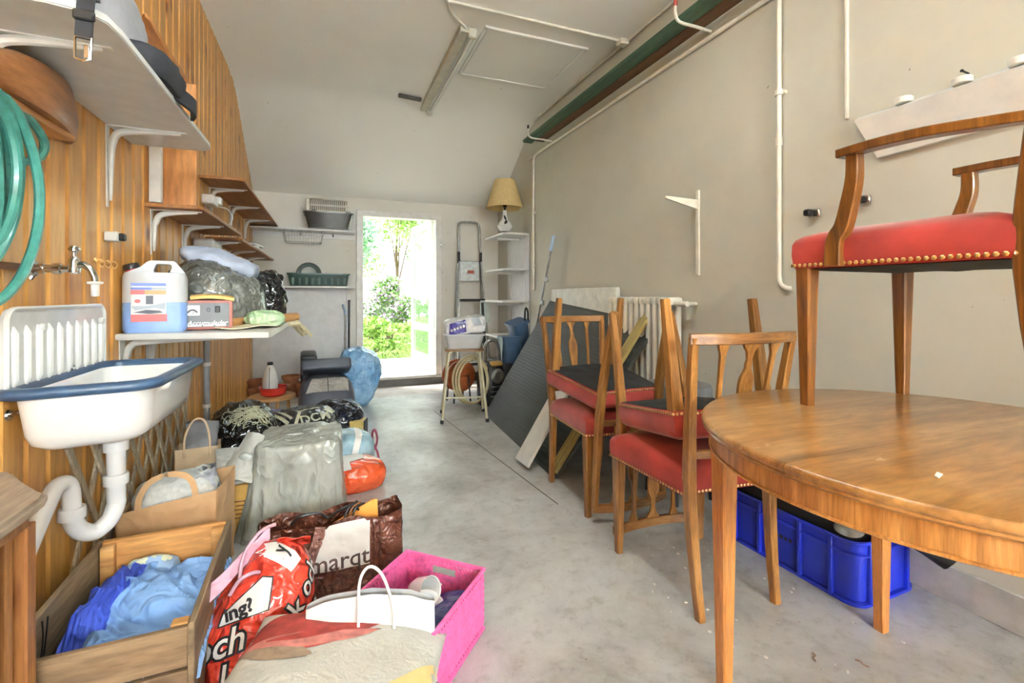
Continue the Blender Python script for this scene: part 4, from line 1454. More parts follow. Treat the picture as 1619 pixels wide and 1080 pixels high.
# ---------------------------------------------------------------- backpack bits on the white shelf
M['webbing'] = plain('black_webbing', (40, 40, 46), 0.7, var=0.2, scale=80)
bp = thing('backpack', 'black and grey backpack on the white shelf, its strap hanging over the edge', 'backpack', (-0.56, 1.62, 1.676))
M['bp_grey'] = plain('grey_nylon', (176, 176, 182), 0.6, var=0.08)
o = crumple(sack((0.20, 0.42, 0.22), 0.55, 0.6, 50, 30, 0.3), 0.012, 9, 2, floor=0.001).obj('pack_body', 'bp_grey', bp, loc=(-0.05, -0.02, 0.03))
o = crumple(sack((0.20, 0.30, 0.10), 0.6, 0.6, 40, 24, 0.3), 0.012, 9, 4, floor=0.001).obj('pack_base', 'webbing', bp, loc=(0.03, 0.10, 0.0))
st = smoothline([(0.02, -0.20, 0.10), (0.07, -0.31, 0.03), (0.085, -0.355, 0.006), (0.086, -0.376, -0.006), (0.084, -0.378, -0.05), (0.082, -0.378, -0.088)], 5)
B().bar(st, (0.030, 0.004), side=(1, 0, 0)).obj('strap', 'webbing', bp)
B().box((0.084, -0.381, -0.040), (0.036, 0.012, 0.022), bev=0.003).obj('strap_slider', 'black', bp)
B().tube([(0.068, -0.378, -0.085), (0.068, -0.379, -0.13), (0.08, -0.379, -0.135), (0.094, -0.379, -0.13), (0.096, -0.378, -0.085)], 0.0028, 6, closed=True).box((0.088, -0.379, -0.115), (0.010, 0.006, 0.03), bev=0.002).obj('strap_buckle', 'chrome', bp)
B().bar(smoothline([(0.09, 0.10, 0.02), (0.125, 0.18, 0.012), (0.14, 0.24, 0.006), (0.12, 0.30, 0.004)], 4), (0.05, 0.012), side=(0, 0, 1)).obj('shoulder_strap', 'webbing', bp)
# ---------------------------------------------------------------- left corner cabinet
M['oldwood'] = wood('worn_brown_wood', (104, 62, 30), (156, 100, 52), (194, 138, 82), 2, 1.0, 0.5, stretch=10, knots=True)
M['oldwood_top'] = wood('weathered_grey_top', (128, 108, 92), (168, 148, 128), (196, 180, 164), 1, 1.0, 0.5, stretch=8, scuff=(7.0, 0.62, (132, 84, 48)))
cb = thing('wooden_cabinet', 'old carved wooden cabinet with a worn grey top under the left end of the sink', 'cabinet', (XL, 0, 0))
B().prism([(0.012, 0.70), (0.215, 0.70), (0.232, 0.74), (0.232, 1.17), (0.222, 1.205), (0.205, 1.22), (0.165, 1.27), (0.13, 1.315), (0.085, 1.38), (0.012, 1.38)], 0.635, 0.66, bev=0.008).obj('cabinet_top', 'oldwood_top', cb)
B().prism([(0.012, 0.71), (0.20, 0.71), (0.205, 1.18), (0.185, 1.215), (0.12, 1.29), (0.07, 1.35), (0.012, 1.35)], 0.600, 0.634, bev=0.006).obj('top_moulding', 'oldwood', cb)
B().prism([(0.012, 0.72), (0.165, 0.72), (0.165, 1.175), (0.012, 1.22)], 0.0, 0.60).obj('cabinet_body', 'oldwood', cb)
B().bar([(0.185, 1.20, 0), (0.185, 1.20, 0.60)], (0.030, 0.034)).obj('corner_post', 'oldwood', cb)
B().bar([(0.178, 1.155, 0), (0.178, 1.155, 0.60)], (0.022, 0.022)).obj('post_moulding', 'oldwood', cb)
B().bar([(0.186, 1.08, 0), (0.186, 1.08, 0.60)], (0.030, 0.045)).obj('door_stile', 'oldwood', cb)
cv = B()
for k in range(5):
    cv.lathe([(0.0, 0.014), (0.010, 0.011), (0.016, 0.0)], (0.19, 1.00 - 0.04 * (k % 2), 0.54 - 0.05 * k), 12, Matrix.Rotation(PI / 2, 4, 'Y'), caps=(False, True))
stuff(cv.obj('carving', 'oldwood', cb))
B().box((0.18, 0.9, 0.3), (0.012, 0.36, 0.46), bev=0.004).obj('door_panel', 'oldwood', cb)

# ---------------------------------------------------------------- trellis and pole on the wall
M['slat'] = wood('weathered_slat', (150, 132, 108), (186, 170, 146), (214, 202, 182), 2, 1.5, 0.6, stretch=16)
tl = thing('folding_trellis', 'folded pale wooden trellis leaning against the boards under the sink', 'trellis', (XL + 0.02, 0, 0))
zlo, zhi = 0.10, 0.66
for i in range(9):
    for s in (1, -1):
        yb_ = 1.74 + i * 0.135
        dy = (zhi - zlo) / 1.6
        a = (0.004 if s > 0 else 0.016, yb_ if s > 0 else yb_ + dy * 0.9, zlo)
        c_ = (0.004 if s > 0 else 0.016, yb_ + dy * 0.9 if s > 0 else yb_, zhi - 0.05 * (s < 0))
        B().bar([a, c_], (0.008, 0.024), side=(1, 0, 0)).obj('slat', 'slat', tl, smooth=0)
M['grey_pipe'] = plain('grey_pvc', (150, 152, 156), 0.4, var=0.1)
pp = thing('drain_pipe', 'grey plastic pipe standing upright against the boards behind the sink', 'pipe', (XL + 0.035, 3.42, 0))
B().cyl((0, 0, 0), (0, 0, 0.86), 0.018, seg=14).obj('pipe', 'grey_pipe', pp)
for z in (0.36, 0.62):
    B().lathe([(0.018, -0.012), (0.023, -0.01), (0.023, 0.01), (0.018, 0.012)], (0, 0, z), 14).obj('pipe_collar', 'white_paint', pp)

# ---------------------------------------------------------------- wooden crate with blue cloths
M['crate'] = wood('crate_board', (92, 70, 50), (128, 100, 72), (160, 130, 98), 0, 1.0, 0.6, stretch=9, knots=True)
M['crate_y'] = wood('crate_side_board', (100, 80, 60), (138, 114, 86), (166, 142, 112), 1, 1.0, 0.6, stretch=9, knots=True)
M['crate_in'] = wood('crate_end_board', (176, 118, 62), (206, 150, 88), (226, 178, 118), 0, 1.0, 0.6, stretch=7, knots=True)
cr = thing('wooden_crate', 'old slatted wooden crate with blue cloths, in the left front corner', 'crate', (-0.47, 1.53, 0), 0.03)
cw2, cd2_ = 0.325, 0.52
for z in (0.005, 0.103, 0.201):
    B().box((0, -cd2_ / 2, z + 0.045), (cw2, 0.016, 0.090), bev=0.002).obj('slat', 'crate', cr)
B().box((0, cd2_ / 2, 0.215), (cw2, 0.016, 0.17), bev=0.002).obj('slat', 'crate_in', cr)
B().box((0, cd2_ / 2, 0.064), (cw2, 0.016, 0.118), bev=0.002).obj('slat', 'crate_in', cr)
for s in (-1, 1):
    for z, h in ((0.006, 0.14), (0.156, 0.144)):
        B().box((s * (cw2 / 2 + 0.007), 0, z + h / 2), (0.014, cd2_ + 0.016, h), bev=0.002).obj('slat', 'crate_y', cr)
    for sy in (-1, 1):
        B().box((s * (cw2 / 2 - 0.02), sy * (cd2_ / 2 - 0.022), 0.149), (0.034, 0.026, 0.29), bev=0.002).obj('corner_post', 'crate_in', cr)
B().box((0, 0, 0.006), (cw2 - 0.01, cd2_ - 0.02, 0.01)).obj('crate_bottom', 'crate', cr)
M['cloth_light'] = wrinkly('light_blue_cloth', (132, 172, 226), (150, 188, 236), 0.75, 9, 0.4)
M['cloth_dark'] = wrinkly('royal_blue_cloth', (58, 82, 190), (76, 100, 206), 0.75, 9, 0.4)
M['cloth_daisy'] = plain('pale_blue_lining', (168, 196, 232), 0.8, var=0.1)


def heap(w, d, base, amp, seed, ang, sc=(16, 4.5), dome=0.04, edge=0.05):
    ca, sa = math.cos(ang), math.sin(ang)

    def f(x, y):
        u, v = x * ca + y * sa, -x * sa + y * ca
        p = Vector((u * sc[0] + 0.9 * noise.noise(Vector((x * 9, y * 9, seed))) * 2, v * sc[1], seed))
        r = 1 - abs(noise.noise(p)) * 2.4
        r2 = 1 - abs(noise.noise(p * 2.3 + Vector((5, 2, 1)))) * 2.2
        q = max(abs(2 * x / w), abs(2 * y / d))
        z = base + amp * r + amp * 0.35 * r2 + dome * (1 - (2 * x / w) ** 2) * (1 - (2 * y / d) ** 2) - edge * max(0, q - 0.8) * 5
        return (x + 0.016 * noise.noise(p * 0.7 + Vector((9, 9, 9))), y + 0.012 * noise.noise(p * 0.7), z)
    return sheet(w, d, 120, 130, f)


o = heap(0.275, 0.46, 0.196, 0.028, 2.3, 0.62, sc=(22, 4.5), dome=0.045, edge=0.02).obj('light_blue_cloth', 'cloth_light', loc=(-0.438, 1.52, 0), rot=(0.05, 0.06, 0.03), smooth=80)
tag(o, 'crumpled light blue cloth filling the wooden crate', 'cloth')
o = heap(0.10, 0.30, 0.222, 0.018, 5.1, 0.35, sc=(30, 7), dome=0.035).obj('royal_blue_cloth', 'cloth_dark', loc=(-0.560, 1.585, 0), rot=(0.0, 0.06, -0.12), smooth=80)
tag(o, 'royal blue cloth tucked along the left side of the wooden crate', 'cloth')
o = heap(0.17, 0.09, 0.215, 0.012, 8.4, 0.2, dome=0.03).obj('flowered_cloth', 'cloth_daisy', loc=(-0.50, 1.725, 0), smooth=80)
o2 = tag(o, 'pale blue flowered cloth at the far end of the wooden crate', 'cloth')
M['daisy'] = plain('daisy_white', (236, 236, 206), 0.7, var=0.05)
for k, (dx, dy) in enumerate(((-0.045, 0.005), (-0.02, -0.012), (0.012, 0.006), (0.04, -0.004))):
    pet = [((0.013 + 0.004 * math.cos(a * 8)) * math.cos(a), (0.013 + 0.004 * math.cos(a * 8)) * math.sin(a)) for a in [j * 2 * PI / 32 for j in range(32)]]
    print_on(poly_bm(pet), 'printed_daisy', 'daisy', o2, Matrix.Translation((dx, dy, 0.5)), o2, cut=0.008, depth=0.3)
o = heap(0.24, 0.035, 0.085, 0.006, 3.3, 0.0, dome=0.014, edge=0.0).obj('cloth_edge', 'cloth_light', loc=(-0.47, 1.29, 0.0), smooth=80)
tag(o, 'fold of light blue cloth showing through the gap in the front of the crate', 'cloth')
ng = thing('wire_nails', 'two bent rusty wires sticking up inside the left side of the crate', 'wire', (-0.625, 1.42, 0.2))
for k in (0, 1):
    B().tube(smoothline([(0, k * 0.012, 0), (0.004, k * 0.014, 0.05), (0.002 + k * 0.004, k * 0.016, 0.088)], 4), 0.0018, 6).obj('wire', 'black', ng)

# ---------------------------------------------------------------- kraft carrier bags and newspapers
M['kraft'] = wrinkly('kraft_paper', (196, 152, 108), (212, 172, 128), 0.6, 5, 0.25)
M['kraft_pale'] = wrinkly('pale_kraft', (214, 184, 148), (226, 200, 166), 0.6, 5, 0.25)
kb = thing('paper_carrier_bag', 'large brown paper carrier bag full of newspapers behind the wooden crate', 'bag', (-0.520, 2.10, 0), -0.12)
b = open_bag(0.31, 0.22, 0.318, 96, 30, 0.05, (0.02, 0.05), lambda u, p: 0.030 * (p.x / 0.17) + (0.012 if p.y > 0 else 0))
crumple(b, 0.007, 7, 11)
b.thick(0.001)
kbo = b.obj('bag_body', 'kraft', kb, smooth=45)
for y_, zz in ((-0.112, -0.012),):
    hp = smoothline([(-0.085, y_ - 0.004, 0.26), (-0.082, y_ - 0.004, 0.345 + zz), (-0.06, y_ + 0.005, 0.395 + zz), (-0.02, y_ + 0.012, 0.418 + zz), (0.03, y_ + 0.012, 0.422 + zz), (0.07, y_ + 0.005, 0.405 + zz), (0.09, y_ - 0.002, 0.36 + zz), (0.092, y_ - 0.004, 0.28)], 5)
    B().bar(hp, (0.020, 0.002), side=(0, 0.25, 1) if False else (1, 0, 0.2)).obj('handle', 'kraft', kb)
M['news'] = plain('newsprint', (218, 218, 214), 0.75, var=0.10, scale=50)
M['news2'] = plain('printed_page', (150, 152, 160), 0.7, var=0.4, scale=24)
for k, (dx, dz, ry, mm, lb) in enumerate(((-0.05, 0.325, 0.08, 'news', 'rolled newspaper at the left of the brown carrier bag'), (0.015, 0.335, -0.05, 'news', 'rolled newspaper in the middle of the brown carrier bag'),
                                          (0.07, 0.335, -0.2, 'news2', 'printed magazine standing at the right of the brown carrier bag'))):
    nw = thing('newspaper', lb, 'newspaper', (-0.50 + dx, 2.12, dz - 0.2), rot=(0.02, ry, -0.12 + 0.15 * k), group='newspapers in the brown carrier bag')
    pts = []
    for i in range(30):
        a = i * 0.62
        r_ = 0.012 + 0.0016 * i
        pts.append((r_ * 1.5 * math.cos(a), r_ * 1.2 * math.sin(a)))
    vs = [(x, y, 0.0) for x, y in pts] + [(x * 1.1, y * 1.1, 0.225 + 0.02 * (x > 0)) for x, y in pts]
    B().faces(vs, [(i, i + 1, 30 + i + 1, 30 + i) for i in range(29)]).thick(0.0012).obj('page_roll', mm, nw, smooth=70)
o = crumple(sack((0.27, 0.19, 0.13), 0.7, 0.7, 70, 36, 0.2), 0.018, 10, 33, stretch=(0.6, 1, 1.4)).obj('newspaper_wad', 'news', loc=(-0.525, 2.10, 0.245), rot=(0.0, -0.12, -0.12), smooth=45)
tag(o, 'crumpled open newspaper bulging out of the large brown carrier bag', 'newspaper')
kb2 = thing('paper_carrier_bag', 'small pale brown paper bag with a looped handle against the boards', 'bag', (-0.575, 2.62, 0), 0.1)
b = open_bag(0.17, 0.11, 0.34, 72, 24, 0.05, (0.02, 0.02))
crumple(b, 0.006, 8, 14)
b.thick(0.001)
b.obj('bag_body', 'kraft_pale', kb2, smooth=45)
B().tube(smoothline([(-0.05, -0.058, 0.30), (-0.045, -0.055, 0.40), (-0.01, -0.05, 0.47), (0.03, -0.05, 0.46), (0.05, -0.055, 0.38), (0.05, -0.058, 0.30)], 5), 0.005, 6).obj('handle', 'kraft_pale', kb2)
o = crumple(open_bag(0.13, 0.05, 0.12, 40, 14, 0.2), 0.008, 14, 3).thick(0.001).obj('grey_pouch', plain('grey_pouch', (116, 114, 116), 0.5), loc=(-0.565, 2.60, 0.33), rot=(0, 0.1, 0.1))
tag(o, 'grey pouch standing in the small pale brown paper bag', 'bag')
M['cardboard_yellow'] = plain('yellow_carton', (232, 180, 96), 0.55, var=0.06)
M['print_red'] = plain('print_red', (206, 76, 44), 0.5)
cx = thing('printed_box', 'yellow printed box with red letters, standing behind the brown carrier bag', 'box', (-0.42, 2.44, 0), -0.05)
B().box((0.06, 0, 0.11), (0.27, 0.20, 0.22), bev=0.003).obj('box_body', 'cardboard_yellow', cx)
fx = Matrix(((1, 0, 0, 0.135), (0, 0, -1, -0.101), (0, 1, 0, 0.192), (0, 0, 0, 1)))
print_on(text_bm('PE', 0.042, 0, 0.001), 'lettering', 'print_red', cx, fx @ Matrix.Translation((0.02, 0, 0)), None)
for k in range(5):
    B().box((0.11, -0.1005, 0.15 - 0.018 * k), (0.14 - 0.02 * (k % 2), 0.001, 0.006)).obj('printed_line', 'oldwood', cx)
for k in range(5):
    o = crumple(sheet(0.26 - 0.014 * k, 0.20, 18, 14, lambda x, y: 0.004 * math.sin(x * 20 + k) + 0.006 * math.sin(y * 17 + 2 * k)).thick(0.012), 0.004, 9, k)
    o = o.obj('newspaper_bundle', 'news' if k != 2 else 'news2', loc=(-0.365 + 0.01 * (k % 2), 2.44, 0.232 + 0.024 * k), rot=(0.02 * k, 0.05 * (k % 3 - 1), 0.25 * math.sin(k * 2.1)), smooth=60)
    tag(o, ('folded newspaper on the yellow box, ' + ('lowest of its pile', 'second from the bottom of its pile', 'greyer one in the middle of its pile', 'second from the top of its pile', 'topmost of its pile')[k]), 'newspaper', 'newspapers on the yellow box')
M['grey_sheet'] = wrinkly('grey_paper_sheet', (158, 156, 148), (186, 184, 176), 0.5, 6, 0.3)
o = crumple(sheet(0.14, 0.20, 24, 28, lambda x, y: (x * (0.5 + 0.5 * (0.5 - y / 0.2)), y, 0.02 * math.cos(x * 22))).thick(0.002), 0.010, 9, 7).obj('grey_wrapping', 'grey_sheet', loc=(-0.335, 2.33, 0.345), rot=(0.95, 0.25, -0.25), smooth=60)
tag(o, 'pointed sheet of grey wrapping paper beside the grey plastic bag', 'paper')

# ---------------------------------------------------------------- grey plastic bag over a box
M['grey_plastic'] = wrinkly('grey_plastic', (150, 152, 144), (184, 186, 178), 0.26, 6, 0.42, coat=0.4, stretch=(1.2, 1.2, 0.7))
bg_ = thing('grey_plastic_bag', 'large pale grey plastic bag over a square box in the middle of the pile', 'bag', (-0.118, 2.42, 0), -0.03)


def gb(u, v):
    a = 2 * PI * u
    cx_, sy_ = math.cos(a), math.sin(a)
    if v < 0.38:
        k = v / 0.38
        top = True
        e = 0.25
        x = 0.172 * k * sgnpow(cx_, 0.28)
        y = 0.180 * k * sgnpow(sy_, 0.28)
        z = 0.398 + 0.010 * (1 - k) + 0.005 * math.sin(9 * a) * k
        return (x, y, z)
    k = (v - 0.38) / 0.62
    fl = 1 + 0.10 * k + 0.30 * k * k * max(0, -cx_) + 0.05 * k * math.sin(11 * a + 2) + 0.035 * k * math.sin(17 * a)
    x = 0.176 * fl * sgnpow(cx_, 0.30)
    y = 0.184 * (1 + 0.10 * k + 0.04 * k * math.sin(13 * a)) * sgnpow(sy_, 0.30)
    return (x, y, max(0.002, 0.392 - 0.392 * k))


b = B().grid(gb, 170, 64, wrap=True)
bmesh.ops.remove_doubles(b.bm, verts=b.bm.verts, dist=1e-5)
bmesh.ops.recalc_face_normals(b.bm, faces=b.bm.faces)
crumple(b, 0.009, 8, 21, stretch=(1, 1, 0.5), floor=0.001)
crumple(b, 0.003, 22, 22, stretch=(1, 1, 0.5), floor=0.001)
b.obj('bag_sheet', 'grey_plastic', bg_, smooth=60)
M['white_label'] = plain('white_label', (236, 236, 232), 0.4)
print_on(poly_bm([(-0.04, -0.012), (0.0, -0.016), (0.045, -0.004), (0.03, 0.012), (-0.02, 0.014)]), 'white_patch', 'white_label', bg_, Matrix.Translation((-0.03, -0.04, 0.6)), bg_.children[0], depth=0.2)
kn = crumple(sack((0.05, 0.05, 0.06), 0.8, 0.8, 24, 16, 0.2), 0.006, 30, 4)
kn.obj('bag_knot', 'grey_plastic', bg_, loc=(-0.185, -0.10, 0.33), rot=(0, -1.2, 0))

# ---------------------------------------------------------------- brown shop bag
M['brown_lam'] = wrinkly('brown_laminate', (88, 46, 32), (120, 70, 52), 0.28, 12, 0.7, coat=0.45)
M['lam_strap'] = wrinkly('pinkish_strap', (150, 106, 96), (170, 126, 114), 0.4, 20, 0.5)
M['bag_white'] = plain('bag_white', (238, 236, 232), 0.4, var=0.03)
mq = thing('shopping_bag', 'glossy brown shopping bag with a white panel lettered marqt', 'bag', (0.015, 1.80, 0), 0.06)
b = open_bag(0.47, 0.15, 0.262, 150, 44, 0.12, (0.01, -0.15), lambda u, p: 0.010 * math.sin(p.x * 30))
crumple(b, 0.008, 13, 31, floor=0.001)
mqo = b.obj('bag_body', 'brown_lam', mq, smooth=50)
mf = Matrix(((1, 0, 0, 0), (0, 0, -1, 0), (0, 1, 0, 0), (0, 0, 0, 1)))
print_on(poly_bm([(-0.082, 0.103), (0.118, 0.098), (0.120, 0.258), (-0.035, 0.255), (-0.060, 0.215), (-0.086, 0.150)]), 'white_panel', 'bag_white', mq, mf, mqo, 0.0018)
M['brown_ink'] = plain('brown_ink', (84, 62, 58), 0.5)
print_on(text_bm('marqt', 0.082, 0, 0.0006), 'lettering', 'brown_ink', mq, mf @ Matrix.Translation((0.018, 0.128, 0)), mqo, 0.0035, cut=0.012)
for y_, x0, sg in ((-0.071, -0.095, 1),):
    hp = smoothline([(-0.175, y_, 0.262), (-0.17, y_ - 0.014, 0.235), (-0.14, y_ - 0.022, 0.195), (-0.105, y_ - 0.024, 0.178), (-0.07, y_ - 0.022, 0.19), (-0.045, y_ - 0.018, 0.22), (-0.04, y_ - 0.012, 0.262)], 5)
    B().bar(hp, (0.024, 0.003), side=(0, 1, 0) if False else (0.3, 0, 1)).obj('handle', 'lam_strap', mq)
    B().bar(smoothline([(-0.045, y_ - 0.010, 0.262), (-0.055, y_ - 0.014, 0.22), (-0.072, y_ - 0.016, 0.17), (-0.085, y_ - 0.012, 0.12)], 4), (0.032, 0.003), side=(1, 0, 0.1)).obj('handle_end', 'lam_strap', mq)
    B().bar(smoothline([(-0.178, y_ - 0.006, 0.262), (-0.175, y_ - 0.008, 0.2), (-0.172, y_ - 0.006, 0.15)], 4), (0.024, 0.003), side=(1, 0, 0.1)).obj('handle_end', 'lam_strap', mq)
for sx in (0.135, 0.155):
    B().tube([(sx, -0.074 + 0.02 * (z < 0.0), z) for z in (0.03, 0.1, 0.17, 0.24)], 0.003, 6).obj('seam', 'brown_lam', mq)
M['orange_card'] = plain('orange_card', (232, 150, 44), 0.5, var=0.05)
o = B().prism([(-0.09, -0.10), (0.075, -0.10), (0.075, 0.075), (0.055, 0.075), (-0.09, 0.02)], -0.006, 0.006).obj('orange_folder', 'orange_card', loc=(0.10, 1.815, 0.205), rot=(1.35, 0.0, 0.15))
tag(o, 'orange card folder sticking out of the brown shopping bag', 'folder')
o = B().tube(smoothline([(-0.12, 1.80, 0.25), (-0.09, 1.79, 0.278), (-0.03, 1.80, 0.275), (0.0, 1.81, 0.25), (0.04, 1.80, 0.275), (0.075, 1.81, 0.28), (0.10, 1.82, 0.26), (0.12, 1.84, 0.24)], 5), 0.0045, 6).obj('black_cable', 'black')
tag(o, 'black cable looping out of the top of the brown shopping bag', 'cable')
for k in range(3):
    o = B().tube(smoothline([(0.05 + 0.012 * k, 1.79, 0.22), (0.065 + 0.014 * k, 1.80, 0.272), (0.10 + 0.012 * k, 1.82, 0.29 - 0.006 * k)], 4), 0.004, 6).obj('striped_pencil', M['oldwood'] if k % 2 else M['black'])
    tag(o, ('dark pencil leftmost beside the orange folder', 'brown pencil between two dark ones by the orange folder', 'dark pencil nearest to the orange folder')[k], 'pencil', 'pencils by the orange folder')

# ---------------------------------------------------------------- red carrier bag
M['red_plastic'] = wrinkly('red_plastic', (206, 58, 42), (226, 78, 56), 0.24, 9, 0.7, coat=0.4)
M['pink_inside'] = wrinkly('pink_lining', (206, 160, 180), (222, 180, 198), 0.45, 8, 0.4)
M['ink'] = plain('black_ink', (36, 32, 38), 0.5)
rb = thing('red_carrier_bag', 'glossy red plastic carrier bag with white and black lettering beside the crate', 'bag', (-0.168, 1.475, 0), 0.10)


def redf(u, v):
    th, ph = 2 * PI * u, PI * (v - 0.5)
    c, s_ = sgnpow(math.cos(ph), 0.75), sgnpow(math.sin(ph), 0.75)
    zz = (max(s_, -0.7) + 0.7) / 1.7
    x = 0.170 * c * sgnpow(math.cos(th), 0.75) * (1 - 0.36 * zz)
    y = 0.145 * c * sgnpow(math.sin(th), 0.75) * (1 - 0.25 * zz)
    z = 0.325 * zz
    x += 0.055 * zz - 0.020 * (1 - zz) - 0.022
    y += 0.055 * zz
    z -= 0.10 * max(0, -x / 0.15) * zz * 0.5
    return (x, y, z)


b = B().grid(redf, 130, 90, wrap=True)
bmesh.ops.remove_doubles(b.bm, verts=b.bm.verts, dist=1e-5)
bmesh.ops.recalc_face_normals(b.bm, faces=b.bm.faces)
crumple(b, 0.012, 10, 41, stretch=(1, 1, 0.6), floor=0.001, soft=0.010)
rbo = b.obj('bag_body', 'red_plastic', rb, smooth=60)
rdir = Vector((0.05, -0.86, 0.50)).normalized()
rx_ = Vector((0.985, 0.08, 0.06))
rx_ = (rx_ - rdir * rx_.dot(rdir)).normalized()
ry_ = rdir.cross(rx_)


def redm(x, y, ang=0.0, yaw=0.0):
    R_ = Matrix.Rotation(yaw, 3, 'Z')
    d_, a_, c_ = R_ @ rdir, R_ @ rx_, R_ @ ry_
    m = frame(Vector((0, 0, 0.15)) + a_ * x + c_ * y, a_, c_, d_)
    return m @ Matrix.Rotation(ang, 4, 'Z')


def outlined(s, size, mtx, shear=0.25, ol=0.0065):
    print_on(text_bm(s, size, shear, ol), 'lettering_outline', 'ink', rb, mtx, rbo, 0.0016, cut=0.012)
    print_on(text_bm(s, size, shear, 0.0008), 'lettering', 'bag_white', rb, mtx, rbo, 0.0034, cut=0.012)


print_on(poly_bm([(-0.088, 0.040), (-0.100, 0.012), (0.020, 0.012), (0.038, 0.088), (0.012, 0.098)]), 'white_patch', 'ink', rb, redm(-0.01, 0.0), rbo, 0.0014, cut=0.012)
print_on(poly_bm([(-0.083, 0.039), (-0.094, 0.015), (0.017, 0.015), (0.034, 0.085), (0.012, 0.094)]), 'white_patch', 'bag_white', rb, redm(-0.01, 0.0), rbo, 0.0030, cut=0.012)
print_on(text_bm('ing?', 0.044, 0, 0.0016), 'lettering', 'ink', rb, redm(-0.058, 0.036, 0.10), rbo, 0.0045, cut=0.010)
outlined('och', 0.080, redm(-0.112, -0.030, 0.06), 0.3)
outlined('l', 0.07, redm(-0.105, -0.098, 0.0), 0.2)
outlined('k och', 0.066, redm(0.042, 0.012, 0.55, 0.75), 0.2, 0.005)
outlined('nio', 0.070, redm(0.052, -0.062, 0.50, 0.75), 0.1, 0.005)
print_on(poly_bm([(-0.022, -0.05), (0.022, -0.045), (0.03, 0.03), (0.0, 0.06), (-0.03, 0.045)]), 'white_patch', 'bag_white', rb, redm(0.045, 0.125, 0.2, 0.6), rbo, 0.002, cut=0.012)
print_on(text_bm('y', 0.05, 0.2, 0.001), 'lettering', 'ink', rb, redm(0.05, 0.135, 0.5, 0.6), rbo, 0.004, cut=0.01)
# pink lining of the open mouth, folded over the left, and cord handles
def lining(x, y):
    return (x, y, 0.02 * math.sin(y * 14) + 0.006 * math.sin(x * 50))
B().grid(lambda u, v: (-0.150 + 0.165 * u, -0.045 + 0.135 * u + 0.02 * v, 0.225 + 0.095 * u + (0.04 - 0.008 * u) * v + 0.002 * math.sin(u * 14)), 24, 6).thick(0.002).obj('bag_lining', 'pink_inside', rb, smooth=60)
B().grid(lambda u, v: (0.035 + 0.09 * u, 0.085 - 0.03 * v, 0.285 + 0.050 * v * (1 - 0.3 * u) + 0.003 * math.sin(u * 9)), 14, 8).thick(0.002).obj('bag_flap', 'red_plastic', rb, smooth=60)
for k, pts in enumerate(([(-0.06, 0.0, 0.26), (-0.05, 0.03, 0.32), (-0.01, 0.065, 0.36), (0.03, 0.085, 0.365)], [(-0.08, -0.03, 0.25), (-0.055, -0.04, 0.29), (-0.02, -0.03, 0.295), (0.0, -0.005, 0.27)])):
    B().tube(smoothline(pts, 5), 0.005, 6).obj('cord_handle', 'pink_inside', rb)

# ---------------------------------------------------------------- pink woven basket
M['pink'] = plain('pink_raffia', (234, 104, 164), 0.55, var=0.14, scale=60)
BW, BL, BH = 0.285, 0.40, 0.192
ax = Vector((0.73, -0.68, 0)).normalized()
bx = thing('pink_basket', 'pink woven rectangular basket with a cut-out handle in the front of the pile', 'basket', (0.215, 1.352, 0), math.atan2(ax.y, ax.x))


def weave_wall(p0, p1, hole=None):
    """one woven wall from p0 to p1 (xy), with real slots along its edges"""
    b = B()
    L_ = (Vector(p1) - Vector(p0)).length
    d = (Vector(p1) - Vector(p0)) / L_
    nrm = Vector((d.y, -d.x))
    nu = int(L_ / 0.0034)
    nv = 44
    V = []
    t = bmesh.new()
    for i in range(nu + 1):
        col = []
        s = L_ * i / nu
        for j in range(nv + 1):
            z = 0.004 + (BH - 0.008) * j / nv
            k = int(z / 0.0115)
            ph = s * 2 * PI / 0.0135 + (PI if k % 2 else 0)
            o_ = 0.0022 * math.sin(ph) * abs(math.sin(PI * z / 0.0115)) ** 0.6
            q = Vector(p0) + d * s + nrm * o_
            col.append(t.verts.new((q.x, q.y, z)))
        V.append(col)
    for i in range(nu):
        for j in range(nv):
            s = L_ * (i + 0.5) / nu
            z = 0.004 + (BH - 0.008) * (j + 0.5) / nv
            if hole and abs(s - L_ / 2) < hole[0] and abs(z - hole[1]) < hole[2]:
                continue
            if (j in (2, 3) or j in (nv - 3, nv - 4)) and (i % 4) == 0:
                continue
            t.faces.new((V[i][j], V[i + 1][j], V[i + 1][j + 1], V[i][j + 1]))
    b._add(t)
    return b.thick(0.004)


c_ = [(-BW / 2, -BL / 2), (BW / 2, -BL / 2), (BW / 2, BL / 2), (-BW / 2, BL / 2)]
for i in range(4):
    weave_wall(c_[i], c_[(i + 1) % 4], (0.044, 0.152, 0.015) if i in (0, 2) else None).obj('woven_wall', 'pink', bx, smooth=70)
for z, r_ in ((BH - 0.003, 0.0065), (0.005, 0.005)):
    B().tube([(x, y, z) for x, y in c_], r_, 8, closed=True).obj('basket_rim', 'pink', bx)
for i in (0, 2):
    yy = c_[i][1]
    B().tube([(-0.046, yy, 0.136), (0.046, yy, 0.136), (0.046, yy, 0.168), (-0.046, yy, 0.168)], 0.005, 8, closed=True).obj('handle_rim', 'pink', bx)
B().box((0, 0, 0.006), (BW - 0.01, BL - 0.01, 0.008)).obj('basket_bottom', 'pink', bx)


def in_basket(x, y, z):
    a = bx.rotation_euler.z
    return (0.215 + x * math.cos(a) - y * math.sin(a), 1.352 + x * math.sin(a) + y * math.cos(a), z)


